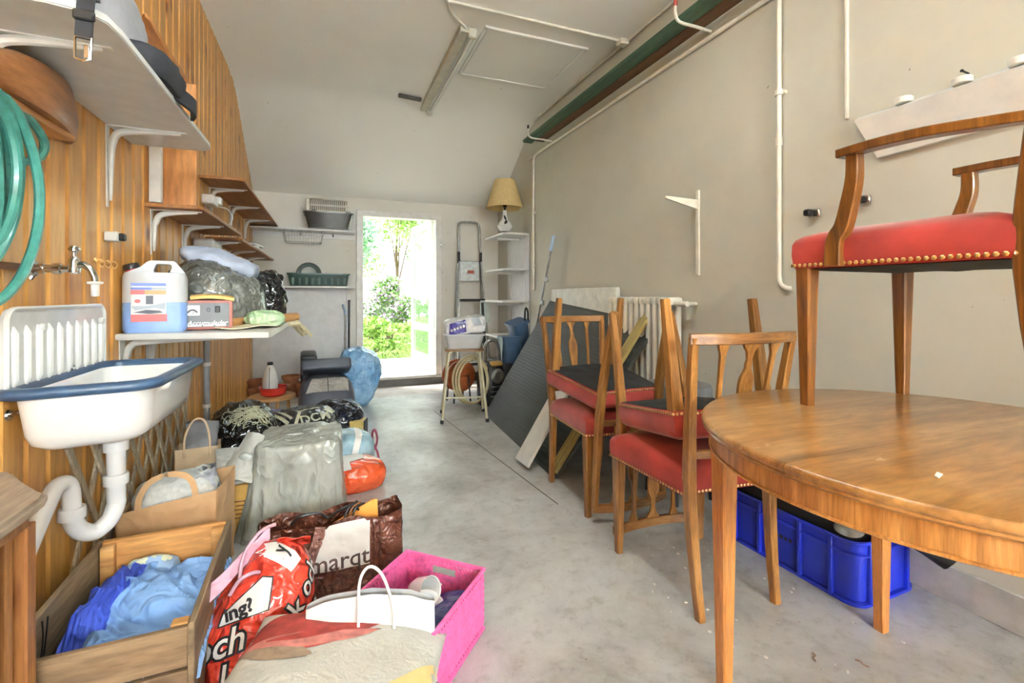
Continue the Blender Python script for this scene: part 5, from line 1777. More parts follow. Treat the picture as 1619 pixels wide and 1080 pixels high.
M['porcelain'] = plain('white_china', (236, 236, 234), 0.15, var=0.02, coat=0.5)
M['navy'] = wrinkly('navy_cover', (42, 44, 92), (62, 66, 128), 0.35, 7, 0.3)
cup_prof = [(0.022, 0.0), (0.026, 0.004), (0.036, 0.03), (0.040, 0.075), (0.041, 0.082), (0.038, 0.080), (0.034, 0.03), (0.02, 0.008)]
for k, (p, rt, lb) in enumerate((((-0.055, 0.105, 0.135), (1.25, 0.15, 0.5), 'white cup lying in the pink basket, the farther of two'), ((-0.075, 0.03, 0.15), (2.6, 0.3, 0.2), 'white cup upside down in the pink basket, nearer the white paper bag'))):
    cup = thing('cup', lb, 'cup', in_basket(*p), rot=rt, group='cups in the pink basket')
    B().lathe(cup_prof, (0, 0, 0), 28, caps=(True, True)).obj('cup_body', 'porcelain', cup)
    B().tube(smoothline([(0.036, 0, 0.062), (0.058, 0, 0.062), (0.062, 0, 0.04), (0.038, 0, 0.026)], 5), 0.004, 8).obj('cup_handle', 'porcelain', cup)
pl_ = thing('plate', 'white plate edge between the cups and the navy cover in the pink basket', 'plate', in_basket(0.02, 0.05, 0.095), rot=(0.9, 0.35, 0.3))
B().lathe([(0.03, 0), (0.045, 0.002), (0.072, 0.013), (0.076, 0.015), (0.072, 0.016), (0.04, 0.006), (0.0, 0.005)], (0, 0, 0), 36, caps=(True, False)).obj('plate_body', 'porcelain', pl_)
o = crumple(sheet(0.15, 0.32, 24, 40, lambda x, y: (x, y, 0.030 * math.cos(x * 14) + 0.004 * math.sin(y * 30))).thick(0.02), 0.006, 8, 6).obj('navy_cover', 'navy', loc=in_basket(0.062, 0.0, 0.085), rot=(0.06, -0.42, bx.rotation_euler.z + 0.06), smooth=50)
tag(o, 'navy blue folded cover lying along the right side of the pink basket', 'cover')

# ---------------------------------------------------------------- white paper carrier with rope handles
M['white_paper'] = wrinkly('white_paper', (208, 212, 218), (222, 226, 230), 0.5, 4, 0.18)
wb = thing('white_paper_bag', 'white paper carrier bag with white cord handles, leaning behind the cushion', 'bag', (0.10, 1.205, 0), -0.12)
b = B()


def wbf(u, v):
    a = 2 * PI * u
    x = 0.158 * sgnpow(math.cos(a), 0.16)
    d = 0.062 * (1 - 0.80 * v ** 1.5)
    y = d * sgnpow(math.sin(a), 0.16) + 0.03 * v
    x *= 1 - 0.02 * v
    z = 0.30 * v * (1 - 0.15 * max(0, (x - 0.06) / 0.1) * v) * (1 - 0.06 * max(0, (-x - 0.08) / 0.08))
    return (x, y, z + 0.004 * v * math.sin(x * 40))


b.grid(wbf, 120, 36, wrap=True)
crumple(b, 0.004, 6, 51, floor=0.001)
wbo = b.obj('bag_body', 'white_paper', wb, smooth=35)
M['cord'] = plain('white_cord', (240, 240, 240), 0.6, var=0.04)
for y_, dx in ((-0.005, 0.0), (0.045, 0.02)):
    if y_ > 0:
        continue
    dx -= 0.03
    B().tube(smoothline([(0.0 + dx, y_ - 0.026, 0.19), (0.0 + dx, y_ - 0.012, 0.27), (0.002 + dx, y_ + 0.010, 0.345), (0.025 + dx, y_ + 0.018, 0.372), (0.055 + dx, y_ + 0.012, 0.35), (0.078 + dx, y_ - 0.002, 0.29), (0.083 + dx, y_ - 0.016, 0.25), (0.084 + dx, y_ - 0.026, 0.20)], 5), 0.0038, 8).obj('cord_handle', 'cord', wb)
print_on(poly_bm([(-0.045, 0.175), (0.115, 0.165), (0.115, 0.235), (-0.045, 0.245)]), 'paper_patch', 'white_paper', wb, mf, wbo, 0.0012)

# ---------------------------------------------------------------- cushion on a grey bag, in front
M['cushion'] = wrinkly('linen_cushion', (198, 195, 186), (214, 211, 203), 0.85, 30, 0.12)
cu = thing('floral_cushion', 'linen cushion printed with a big red flower, lying in front of the pile', 'cushion', (0.005, 1.065, 0.205), rot=(math.radians(-5), math.radians(8.5), math.radians(-17)))
b = B()
CS = 0.235


def cush(sgn):
    def f(u, v):
        x, y = 2 * u - 1, 2 * v - 1
        px = x * (1 - 0.07 * (1 - y * y) * 0 - 0.07 * (1 - abs(y) ** 2) * abs(x) ** 3)
        py = y * (1 - 0.07 * (1 - abs(x) ** 2) * abs(y) ** 3)
        h = ((1 - x ** 4) * (1 - y ** 4)) ** 0.55
        return (CS * px, CS * py, sgn * 0.062 * h + 0.004 * noise.noise(Vector((x * 3, y * 3, sgn))))
    return f


b.grid(cush(1), 50, 50)
t2 = B().grid(cush(-1), 50, 50)
b._add(t2.bm)
bmesh.ops.remove_doubles(b.bm, verts=b.bm.verts, dist=0.0045)
bmesh.ops.recalc_face_normals(b.bm, faces=b.bm.faces)
cuo = b.obj('cushion_body', 'cushion', cu, smooth=70)
M['petal'] = plain('flower_red', (176, 64, 56), 0.85, var=0.28, scale=22)
M['petal2'] = plain('flower_rose', (208, 128, 118), 0.85, var=0.25, scale=30)
M['leaf_grey'] = plain('flower_taupe', (168, 142, 118), 0.85, var=0.2, scale=25)
M['yellow_cloth'] = plain('cushion_ochre', (240, 206, 142), 0.85, var=0.06)
up = Matrix.Translation((0, 0, 0.3))


def petal(a, l0, l1, w, bend=0.0, n=14, c=(0, 0)):
    P, Q = [], []
    for i in range(n + 1):
        t = i / n
        r = l0 + (l1 - l0) * t
        h = w * math.sin(PI * min(1, 0.05 + 0.95 * t)) ** 0.8
        aa = a + bend * t
        cx_, cy_ = c[0] + r * math.cos(aa), c[1] + r * math.sin(aa)
        P.append((cx_ - h * math.sin(aa), cy_ + h * math.cos(aa)))
        Q.append((cx_ + h * math.sin(aa), cy_ - h * math.cos(aa)))
    return P + Q[::-1]


fc = (-0.215, 0.045)
print_on(poly_bm(petal(0.36, 0.0, 0.34, 0.062, 0.12, c=fc)), 'printed_petal', 'petal', cu, up, cuo, 0.0012, cut=0.02, depth=0.6)
print_on(poly_bm(petal(0.10, 0.0, 0.30, 0.026, 0.18, c=fc)), 'printed_petal', 'petal2', cu, up, cuo, 0.0020, cut=0.02, depth=0.6)
print_on(poly_bm(petal(0.20, 0.05, 0.26, 0.012, 0.2, c=fc)), 'printed_petal', 'petal', cu, up, cuo, 0.0028, cut=0.02, depth=0.6)
print_on(poly_bm(petal(0.9, 0.0, 0.20, 0.05, 0.1, c=fc)), 'printed_petal', 'petal', cu, up, cuo, 0.0012, cut=0.02, depth=0.6)
print_on(poly_bm(petal(-0.25, 0.0, 0.16, 0.035, 0.1, c=fc)), 'printed_leaf', 'leaf_grey', cu, up, cuo, 0.0014, cut=0.02, depth=0.6)
print_on(poly_bm(petal(0.55, 0.27, 0.37, 0.012, -0.1, c=fc)), 'printed_leaf', 'leaf_grey', cu, up, cuo, 0.0016, cut=0.02, depth=0.6)
print_on(poly_bm([(0.228, -0.228), (0.224, 0.09), (0.15, -0.01), (0.02, -0.14), (-0.08, -0.228)]), 'yellow_corner', 'yellow_cloth', cu, up, cuo, 0.0012, cut=0.02, depth=0.6)
M['grey_bag'] = plain('grey_canvas', (128, 128, 124), 0.7, var=0.06)
o = crumple(sack((0.42, 0.30, 0.155), 0.35, 0.35, 60, 30, 0.3), 0.004, 7, 61, floor=0.001).obj('grey_box_bag', 'grey_bag', loc=(0.035, 1.025, 0), rot=(0, 0, -0.30), smooth=60)
tag(o, 'grey canvas bag under the floral cushion', 'bag')

# ---------------------------------------------------------------- middle of the pile
o = crumple(sack((0.36, 0.42, 0.40), 0.7, 0.75, 100, 60, 0.35), 0.030, 9, 71, floor=0.001, soft=0.03).obj('bin_bag', 'binbag', loc=(-0.47, 3.16, 0), smooth=50)
tag(o, 'shiny black bin bag leaning against the boarded wall behind the grey bag', 'bag')
M['net_bag'] = wrinkly('dark_printed_bag', (26, 27, 29), (58, 58, 54), 0.22, 15, 0.8, coat=0.4)
pb = thing('printed_soil_bag', 'black plastic sack with pale printing lettered DCM, lying behind the grey bag', 'bag', (-0.18, 3.45, 0), 0.02)
pbo = crumple(sack((0.50, 0.40, 0.29), 0.7, 0.7, 100, 50, 0.35), 0.018, 9, 72, floor=0.001, soft=0.02).obj('bag_body', 'net_bag', pb, smooth=55)
M['pale_print'] = plain('pale_print', (196, 194, 168), 0.45, var=0.15, scale=60)
pd = Vector((0.05, -0.80, 0.60)).normalized()
pm_ = frame((0, 0, 0.14), Vector((1, 0.06, 0.0)).normalized(), pd.cross(Vector((1, 0.06, 0)).normalized()), pd)
print_on(text_bm('DCM', 0.085, 0, 0.002), 'lettering', 'pale_print', pb, pm_ @ Matrix.Translation((0.09, 0.0, 0)) @ Matrix.Rotation(0.25, 4, 'Z'), pbo, 0.004, cut=0.012)
ring_ = [(0.12 + 0.11 * math.cos(k * PI / 16), 0.052 * math.sin(k * PI / 16)) for k in range(33)]
for (x0, y0, x1, y1, w_) in ((0.17, 0.055, 0.205, 0.13, 0.03), (-0.02, 0.06, 0.12, 0.10, 0.008), (-0.03, -0.05, 0.0, 0.06, 0.01), (-0.2, 0.06, -0.12, -0.06, 0.012), (-0.17, 0.08, -0.07, -0.03, 0.010), (-0.13, 0.1, -0.05, 0.0, 0.010)):
    dv = Vector((x1 - x0, y1 - y0)).normalized()
    nv_ = Vector((-dv.y, dv.x)) * w_
    print_on(poly_bm([(x0 + nv_.x, y0 + nv_.y), (x0 - nv_.x, y0 - nv_.y), (x1 - nv_.x, y1 - nv_.y), (x1 + nv_.x, y1 + nv_.y)]), 'printed_stripe', 'pale_print', pb, pm_, pbo, 0.004, cut=0.015)
nt_ = thing('netting_bundle', 'pale tangled netting over the top of the black bin bag', 'netting', (-0.47, 3.16, 0))
bin_ = bpy.data.objects['bin_bag']
bvh = BVHTree.FromPolygons([v.co[:] for v in bin_.data.vertices], [p.vertices[:] for p in bin_.data.polygons])
g = B()
rr_ = random.Random(4)
for k in range(46):
    a, ph = rr_.uniform(0, PI), rr_.uniform(0, 6)
    cx0, cy0 = rr_.uniform(-0.02, 0.12), rr_.uniform(-0.13, 0.0)
    p = []
    for i in range(14):
        t_ = i / 13 - 0.5
        x_ = cx0 + 0.11 * t_ * math.cos(a) + 0.022 * math.sin(9 * t_ + ph)
        y_ = cy0 + 0.11 * t_ * math.sin(a) + 0.022 * math.sin(11 * t_ + 2 * ph)
        h = bvh.ray_cast(Vector((x_, y_ - 0.4, 0.8)), Vector((0, 0.63, -0.77)).normalized())
        if h[0] is not None:
            p.append(h[0] + Vector((0, -0.002, 0.003)))
    if len(p) > 4:
        g.tube(p, 0.0022, 4)
stuff(g.obj('netting', plain('netting_cream', (190, 188, 160), 0.6), nt_))
o = crumple(sack((0.34, 0.26, 0.22), 0.7, 0.7, 70, 40, 0.35), 0.020, 12, 74, floor=0.001).obj('patterned_bag', wrinkly('violet_print_bag', (44, 44, 70), (150, 150, 190), 0.3, 14, 0.7, var_scale=22), loc=(-0.42, 3.78, 0), smooth=50)
tag(o, 'dark plastic bag with a pale violet print behind the black bin bag', 'bag')
o = crumple(sack((0.38, 0.36, 0.24), 0.7, 0.7, 80, 44, 0.35), 0.026, 9, 75, floor=0.001, soft=0.02).obj('navy_bin_bag', wrinkly('navy_black_bag', (20, 22, 34), (44, 48, 66), 0.22, 12, 0.8, coat=0.4), loc=(0.07, 3.82, 0), smooth=50)
tag(o, 'navy black bin bag near the floor strip, in front of the silver-lidded bag', 'bag')
yb2 = thing('yellow_carton', 'yellow carton corner sticking out beside the navy black bin bag', 'box', (0.185, 3.70, 0), -0.3)
B().box((0, 0, 0.06), (0.16, 0.12, 0.12), bev=0.003).obj('carton_body', plain('pale_yellow_carton', (222, 196, 120), 0.5), yb2)
B().box((0.081, 0, 0.06), (0.003, 0.122, 0.122)).obj('carton_end', 'black', yb2)
# dark bag with a silver window
M['suit'] = plain('slate_nylon', (70, 74, 86), 0.45, var=0.12, scale=8, bump=0.15, bscale=14)
M['suit2'] = plain('black_nylon', (42, 44, 48), 0.45, var=0.15, scale=8, bump=0.15, bscale=14)
M['silver'] = wrinkly('silver_foil', (170, 164, 158), (206, 200, 194), 0.22, 12, 0.6, coat=0.3)
cbag = thing('cool_bag', 'slate grey bag with a silver foil lid panel at the far end of the pile', 'bag', (-0.01, 4.36, 0), 0.06)
cp = crumple(sack((0.46, 0.36, 0.34), 0.45, 0.45, 80, 40, 0.3), 0.012, 6, 81, floor=0.001, soft=0.01)
for v in cp.bm.verts:
    if v.co.z > 0.12:
        v.co.y += (v.co.z - 0.12) * 0.55
        v.co.x *= 1 - (v.co.z - 0.12) * 0.5
cpo = cp.obj('bag_body', 'suit', cbag, smooth=60)
B().box((0.0, 0.14, 0.415), (0.41, 0.24, 0.10), rot=(-0.35, 0, 0), bev=0.025, seg=3).obj('bag_lid', 'suit', cbag)
sd = Vector((0.0, -0.75, 0.66)).normalized()
sm_ = frame((0, -0.06, 0.29), (1, 0, 0), sd.cross(Vector((1, 0, 0))), sd)
print_on(poly_bm([(-0.17, -0.075), (0.17, -0.075), (0.165, 0.07), (-0.12, 0.07)]), 'silver_window', 'silver', cbag, sm_, cpo, 0.004, cut=0.02)
print_on(poly_bm([(0.0, -0.075), (0.006, -0.075), (0.006, 0.07), (0.0, 0.07)]), 'window_seam', 'suit2', cbag, sm_, cpo, 0.006, cut=0.02)
o = B().box((0, 0, 0.26), (0.14, 0.3, 0.52), bev=0.03, seg=3).obj('black_case', 'suit2', loc=(-0.17, 4.75, 0), rot=(0.05, 0, 0.05))
tag(o, 'upright black case behind the slate bag with the silver lid', 'case')
M['blue_film'] = wrinkly('blue_plastic_film', (104, 160, 210), (158, 200, 232), 0.25, 12, 0.4, coat=0.4)
b = sack((0.36, 0.34, 0.53), 0.65, 0.65, 90, 60, 0.35)
for v in b.bm.verts:
    v.co.x += 0.09 * math.sin(v.co.z * 5.2) - 0.02
crumple(b, 0.007, 18, 88, stretch=(1, 1, 0.5), floor=0.001)
o = crumple(b, 0.030, 9, 83, floor=0.001, soft=0.03).obj('blue_plastic_bag', 'blue_film', loc=(0.215, 4.78, 0), smooth=55)
tag(o, 'tall translucent blue plastic bag beside the garden door step', 'bag')
# light blue bag and red-white sack beside the grey bag
M['lightblue'] = wrinkly('light_blue_bag', (140, 178, 196), (178, 208, 220), 0.35, 7, 0.5, coat=0.2)
lb_ = thing('light_blue_bag', 'light blue plastic bag with a white band and a maroon cord by the grey bag', 'bag', (0.125, 3.06, 0), 0.1)
lbo = crumple(sack((0.27, 0.30, 0.21), 0.6, 0.6, 80, 44, 0.35), 0.012, 8, 84, floor=0.001, soft=0.012).obj('bag_body', 'lightblue', lb_, smooth=55)
ld = Vector((0.15, -0.62, 0.77)).normalized()
lm_ = frame((0, 0, 0.1), Vector((1, 0.1, -0.1)).normalized(), ld.cross(Vector((1, 0.1, -0.1)).normalized()), ld)
print_on(poly_bm([(-0.035, -0.13), (0.0, -0.13), (0.075, 0.13), (0.03, 0.13)]), 'white_band', 'bag_white', lb_, lm_, lbo, 0.003, cut=0.02)
print_on(poly_bm([(0.055, 0.10), (0.075, 0.10), (0.085, 0.135), (0.06, 0.135)]), 'green_mark', plain('green_ink', (70, 130, 96), 0.5), lb_, lm_, lbo, 0.005, cut=0.02)
M['maroon'] = plain('maroon_cord', (132, 48, 72), 0.6)
B().tube(smoothline([(0.135, -0.08, 0.10), (0.155, -0.05, 0.15), (0.15, -0.01, 0.20), (0.13, -0.03, 0.19), (0.125, -0.07, 0.14), (0.145, -0.11, 0.09), (0.15, -0.13, 0.03), (0.15, -0.135, 0.004)], 5), 0.007, 8).obj('cord', 'maroon', lb_)
M['orange_red'] = wrinkly('orange_red_sack', (216, 74, 34), (232, 96, 50), 0.25, 6, 0.4, coat=0.4)
rs = thing('red_white_sack', 'orange red and white plastic sack on the floor right of the grey bag', 'sack', (0.13, 2.72, 0), 0.12)
rso = crumple(sack((0.34, 0.28, 0.15), 0.75, 0.8, 80, 40, 0.3), 0.007, 7, 85, floor=0.001, soft=0.008).obj('sack_body', 'orange_red', rs, smooth=60)
rm_ = frame((0, 0, 0.07), (1, 0, 0), Vector((0, 0.5, 0.87)).normalized(), Vector((0, -0.87, 0.5)).normalized())
print_on(poly_bm([(-0.17, -0.045), (-0.03, -0.045), (-0.03, 0.015), (0.05, 0.04), (0.06, 0.12), (-0.17, 0.12)]), 'white_print', 'bag_white', rs, frame((0, 0, 0.07), (1, 0, 0), Vector((0, 0.75, 0.66)).normalized(), Vector((0, -0.66, 0.75)).normalized()), rso, 0.003, cut=0.02)
print_on(poly_bm([(-0.15, -0.030), (-0.06, -0.030), (-0.06, -0.025), (-0.15, -0.025)]), 'black_line', 'ink', rs, rm_, rso, 0.005, cut=0.02)
print_on(poly_bm([(-0.12, 0.112), (0.05, 0.105), (0.05, 0.112), (-0.12, 0.12)]), 'black_line', 'ink', rs, rm_, rso, 0.005, cut=0.02)
# bits near the back wall on the left
M['terracotta'] = plain('terracotta', (156, 96, 62), 0.8, var=0.2)
pot = [(0.045, 0), (0.06, 0.09), (0.068, 0.09), (0.07, 0.115), (0.062, 0.115), (0.055, 0.1), (0.04, 0.01)]
for k, (px, py, pz, lb) in enumerate(((-0.66, 5.22, 0.0, 'terracotta pot nearest the left corner of the back wall'), (-0.62, 5.42, 0.0, 'terracotta pot farthest back in the left corner'), (-0.36, 5.36, 0.0, 'terracotta pot between the red bowl and the dark case'), (-0.24, 5.30, 0.0, 'terracotta pot closest to the black case by the back wall'),
                                      (-0.66, 5.22, 0.07, 'terracotta pot stacked in the one nearest the left corner'), (-0.36, 5.36, 0.07, 'terracotta pot stacked between the red bowl and the dark case'))):
    t_ = B().lathe(pot, (0, 0, 0), 22, Matrix.Scale(1.3, 4)).obj('flower_pot', 'terracotta', loc=(px, py, pz))
    tag(t_, lb, 'pot', 'terracotta pots by the back wall')
st_ = thing('wooden_stand', 'low round pale wooden stand under the red bowl', 'stand', (-0.46, 4.62, 0))
B().lathe([(0.17, 0.14), (0.19, 0.145), (0.19, 0.165), (0.18, 0.17)], (0, 0, 0), 36).obj('stand_top', 'kraft_roll', st_)
for k in range(4):
    a = k * PI / 2 + 0.4
    B().cyl((0.13 * math.cos(a), 0.13 * math.sin(a), 0.14), (0.14 * math.cos(a), 0.14 * math.sin(a), 0), 0.014, seg=8).obj('leg', 'kraft_roll', st_)
M['red_bowl'] = plain('red_enamel', (204, 48, 40), 0.25, var=0.05, coat=0.4)
tag(B().lathe([(0.075, 0.0), (0.08, 0.004), (0.098, 0.012), (0.115, 0.07), (0.12, 0.078), (0.112, 0.078), (0.095, 0.02), (0.0, 0.012)], (0, 0, 0), 36, caps=(True, False)).obj('red_bowl', 'red_bowl', loc=(-0.45, 4.60, 0.171)), 'round red bowl holding a white jug near the back wall', 'bowl')
jw = thing('white_bottle', 'white plastic bottle with a black stripe and cap standing in the red bowl', 'bottle', (-0.475, 4.60, 0.186))
B().lathe([(0.055, 0), (0.062, 0.006), (0.062, 0.12), (0.045, 0.20), (0.030, 0.235), (0.022, 0.245), (0.022, 0.255)], (0, 0, 0), 28, Matrix.Scale(1.0, 4)).obj('bottle_body', 'bag_white', jw)
B().lathe([(0.024, 0.253), (0.024, 0.275), (0.018, 0.278)], (0, 0, 0), 16).obj('bottle_cap', 'black', jw)
B().bar(smoothline([(0.0, -0.0635, 0.01), (0.0, -0.0635, 0.12), (0.0, -0.047, 0.20), (0, -0.031, 0.236)], 4), (0.005, 0.002)).obj('black_stripe', 'black', jw)
# ---------------------------------------------------------------- back wall shelves
bs1 = thing('back_wall_shelf', 'white upper shelf on the back wall with the pet carrier on it', 'shelf', (0, YB, 0))
B().box((-0.235, -0.11, 1.742), (1.01, 0.22, 0.02), bev=0.002).obj('shelf_board', 'white_board', bs1)
B().box((-0.235, -0.01, 1.70), (1.01, 0.02, 0.06)).obj('wall_batten', 'white_board', bs1)
for x in (-0.28, 0.05):
    B().cyl((x, -0.02, 1.72), (x, -0.05, 1.69), 0.006, seg=8).obj('shelf_screw', 'black', bs1)
bs2 = thing('back_wall_shelf', 'white lower shelf on the back wall with the green planter on it', 'shelf', (0, YB, 0))
B().box((-0.235, -0.12, 1.137), (1.01, 0.24, 0.02), bev=0.002).obj('shelf_board', 'white_board', bs2)
M['panel_grey2'] = plain('grey_white_board', (216, 216, 216), 0.45, var=0.04)
o = B().box((-0.265, YB - 0.012, 0.59), (0.94, 0.022, 1.07), bev=0.003).obj('wall_board', 'panel_grey2')
tag(o, 'smooth grey white board covering the back wall below the lower shelf', 'board')
# pet carrier
M['carrier_top'] = plain('cream_plastic', (206, 202, 188), 0.45, var=0.05)
M['carrier_base'] = plain('dark_brown_plastic', (62, 58, 54), 0.25, var=0.15, coat=0.3)
pc = thing('pet_carrier', 'pet carrier with a cream slotted top and dark base on the upper back shelf', 'carrier', (0.005, YB - 0.17, 1.753))


def ring_box(b, w0, d0, z0, w1, d1, z1, r=0.04):
    A, C = rrect(w0, d0, r, 4), rrect(w1, d1, r, 4)
    k = len(A)
    b.faces([(x, y, z0) for x, y in A] + [(x, y, z1) for x, y in C], [(i, (i + 1) % k, k + (i + 1) % k, k + i) for i in range(k)] + [tuple(reversed(range(k)))] + [tuple(k + i for i in range(k))])


b = B()
ring_box(b, 0.40, 0.24, 0, 0.475, 0.30, 0.155)
ring_box(b, 0.495, 0.315, 0.150, 0.495, 0.315, 0.164)
b.obj('carrier_base', 'carrier_base', pc)
b = B()
ring_box(b, 0.38, 0.26, 0.295, 0.36, 0.24, 0.306)
ring_box(b, 0.43, 0.29, 0.164, 0.43, 0.29, 0.176)
for x0 in (-0.205,):
    b.box((x0 + 0.005, -0.05, 0.235), (0.05, 0.17, 0.13), bev=0.012)
b.box((0.0, -0.13, 0.232), (0.40, 0.012, 0.016), bev=0.003)
b.obj('carrier_top', 'carrier_top', pc)
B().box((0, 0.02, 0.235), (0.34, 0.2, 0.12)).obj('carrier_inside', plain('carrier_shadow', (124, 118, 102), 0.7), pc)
for k in range(19):
    x = -0.165 + k * 0.0195
    B().bar([(x, -0.138, 0.174), (x, -0.132, 0.235), (x * 0.96, -0.118, 0.298)], (0.009, 0.008)).obj('carrier_bar', 'carrier_top', pc)
for x in (-0.14, 0.19):
    B().box((x, -0.156, 0.168), (0.05, 0.014, 0.022), bev=0.004).obj('carrier_clip', 'carrier_base', pc)
# wire basket under the shelf
wk = thing('wire_basket', 'white wire basket hanging under the upper back shelf', 'basket', (-0.245, YB - 0.12, 1.61))
M['wire'] = plain('grey_wire', (168, 164, 156), 0.4, 0.3)
for sx in (-0.17, 0.17):
    B().tube([(sx * 1.14, 0.1, 0.12), (sx, 0.1, 0.0), (sx, -0.1, 0.0), (sx * 1.14, -0.1, 0.12)], 0.005, 6, closed=True).obj('basket_end', 'wire', wk)
for z, s, y in ((0.0, 0.17, -0.1), (0.0, 0.17, 0.1), (0.06, 0.182, -0.1), (0.12, 0.194, -0.1)):
    B().cyl((-s, y, z), (s, y, z), 0.0035, seg=6).obj('basket_wire', 'wire', wk)
for k in range(13):
    x = -0.155 + 0.31 * k / 12
    B().tube([(x * 1.1, -0.1, 0.12), (x, -0.1, 0.0), (x, 0.1, 0.0)], 0.0022, 6).obj('basket_wire', 'wire', wk)
# planter and ring on the lower shelf
M['planter'] = plain('dark_green_plastic', (34, 66, 58), 0.35, var=0.15)
pt = thing('planter', 'long dark green planter trough on the lower back shelf', 'planter', (-0.09, YB - 0.13, 1.148))
b = B()
ring_box(b, 0.56, 0.13, 0, 0.60, 0.17, 0.128, 0.02)
ring_box(b, 0.62, 0.185, 0.122, 0.62, 0.185, 0.136, 0.02)
b.obj('trough', 'planter', pt)
for k in range(9):
    B().box((-0.25 + k * 0.0625, -0.079, 0.06), (0.03, 0.008, 0.1), rot=(-0.16, 0, 0), bev=0.003).obj('trough_rib', 'planter', pt)
M['planter_ring'] = plain('green_tyre', (44, 58, 52), 0.4, var=0.1)
tag(B().lathe([(0.085, -0.02), (0.118, -0.022), (0.128, 0.0), (0.118, 0.022), (0.085, 0.02), (0.082, 0.0), (0.085, -0.02)], (0, 0, 0), 36, caps=(False, False)).obj('green_ring', 'planter_ring', loc=(-0.195, YB - 0.045, 1.276), rot=(PI / 2 + 0.1, 0, 0)), 'dark green ring standing behind the planter on the lower back shelf', 'ring')
# broom handles left of the door
for k, (x, lb) in enumerate(((0.175, 'grey broom pole, the left of the two beside the garden door'), (0.212, 'dark broom pole with a white hanger, right of the pair by the door'))):
    bh = thing('broom', lb, 'broom', (x, YB - 0.05, 0), group='poles by the garden door')
    B().cyl((0, 0, 0.02), (0.004, 0.0, 0.83 if k == 0 else 1.0), 0.011, seg=10).obj('pole', 'alu' if k == 0 else 'suit2', bh)
    B().box((0, -0.005, 0.03), (0.07, 0.05, 0.055), bev=0.01).obj('broom_head', 'black', bh)
    if k:
        B().box((0, 0.02, 1.02), (0.05, 0.03, 0.10), bev=0.006).obj('wall_hanger', 'white_paint', bh)
    else:
        B().tube(smoothline([(0, 0, 0.83), (-0.005, 0, 0.88), (-0.02, 0, 0.92), (-0.025, 0, 0.95)], 4), 0.012, 8).obj('pole_grip', plain('pale_blue_grip', (150, 176, 196), 0.4), bh)
# light switch by the door
ls_ = thing('door_catch', 'small metal catch on the right post of the garden door frame', 'catch', (DX1 - 0.005, YB - 0.032, 1.655))
B().box((0, 0, 0), (0.02, 0.012, 0.06), bev=0.003).obj('catch_plate', 'chrome', ls_)
B().box((0.002, -0.012, 0.0), (0.01, 0.016, 0.02), bev=0.003).obj('catch_knob', 'chrome', ls_)

# ---------------------------------------------------------------- step ladder
ld_ = thing('step_ladder', 'aluminium step ladder with a loop rail, standing right of the garden door', 'ladder', (1.585, YB - 0.10, 0))
M['black_rub'] = plain('black_rubber', (34, 34, 34), 0.7)
zt_ = 1.93
for s in (-1, 1):
    B().bar([(s * 0.20, -0.24, 0.0), (s * 0.155, -0.10, 0.95), (s * 0.135, -0.03, 1.45)], (0.022, 0.05)).obj('side_rail', 'alu', ld_)
    B().bar([(s * 0.19, 0.05, 0.0), (s * 0.145, 0.0, 1.42)], (0.02, 0.03)).obj('rear_rail', 'alu', ld_)
    B().box((s * 0.137, -0.02, 1.50), (0.026, 0.05, 0.14), bev=0.006).obj('hinge_cap', 'black_rub', ld_)
    B().box((s * 0.20, -0.24, 0.012), (0.03, 0.06, 0.024), bev=0.004).obj('foot', 'black_rub', ld_)
B().tube(smoothline([(-0.135, -0.02, 1.46), (-0.13, 0.0, 1.80), (-0.12, 0.01, 1.90), (-0.08, 0.012, zt_), (0.08, 0.012, zt_), (0.12, 0.01, 1.90), (0.13, 0.0, 1.80), (0.135, -0.02, 1.46)], 5), 0.014, 10).obj('loop_rail', 'alu', ld_)
B().box((0, -0.02, 1.34), (0.24, 0.02, 0.24), bev=0.004).obj('platform', 'alu', ld_)
B().box((0.01, -0.032, 1.33), (0.08, 0.004, 0.04)).obj('platform_label', plain('rust_label', (156, 70, 40), 0.5), ld_)
for z in (0.25, 0.50, 0.74, 0.99):
    yy = -0.24 + 0.147 * z
    wd_ = 0.40 - 0.095 * z
    st_p = B().box((0, yy, z), (wd_, 0.085, 0.03), bev=0.004).obj('step', 'alu', ld_)
    B().box((0, yy - 0.045, z + 0.004), (wd_ + 0.01, 0.008, 0.028), bev=0.002).obj('step_edge', 'black_rub', st_p)

# ---------------------------------------------------------------- corner shelves and lamp
cs_ = thing('white_shelf_unit', 'white open shelf unit in the right back corner with the lamp on top', 'shelf', (XR, 5.04, 0))
for z in (0.60, 0.985, 1.325, 1.70):
    B().prism([(-0.002, -0.49), (-0.27, -0.49), (-0.30, -0.46), (-0.30, 0.13), (-0.002, 0.13)], z - 0.011, z + 0.009, bev=0.003).obj('shelf_board', 'white_board', cs_)
B().box((-0.008, -0.18, 1.16), (0.012, 0.62, 1.10)).obj('back_panel', 'panel_grey2', cs_)
for yy in (-0.40, 0.02):
    B().box((-0.017, yy, 1.15), (0.014, 0.024, 1.15), bev=0.002).obj('shelf_upright', 'white_board', cs_)
for z in (0.985, 1.325, 1.70):
    B().box((-0.15, -0.25, z - 0.03), (0.26, 0.012, 0.03), bev=0.003).obj('shelf_bracket', 'white_board', cs_)
M['pale_cloth'] = plain('pale_green_cloth', (202, 212, 206), 0.8, var=0.06)
o = sheet(0.13, 0.26, 20, 30, lambda x, y: (x, 0.012 * math.sin(x * 50 + y * 8), y)).thick(0.003).obj('hanging_cloth', 'pale_cloth', loc=(1.70, 5.19, 0.86), rot=(0, 0, 0.1))
tag(o, 'pale cloth hanging from the third white corner shelf', 'cloth')
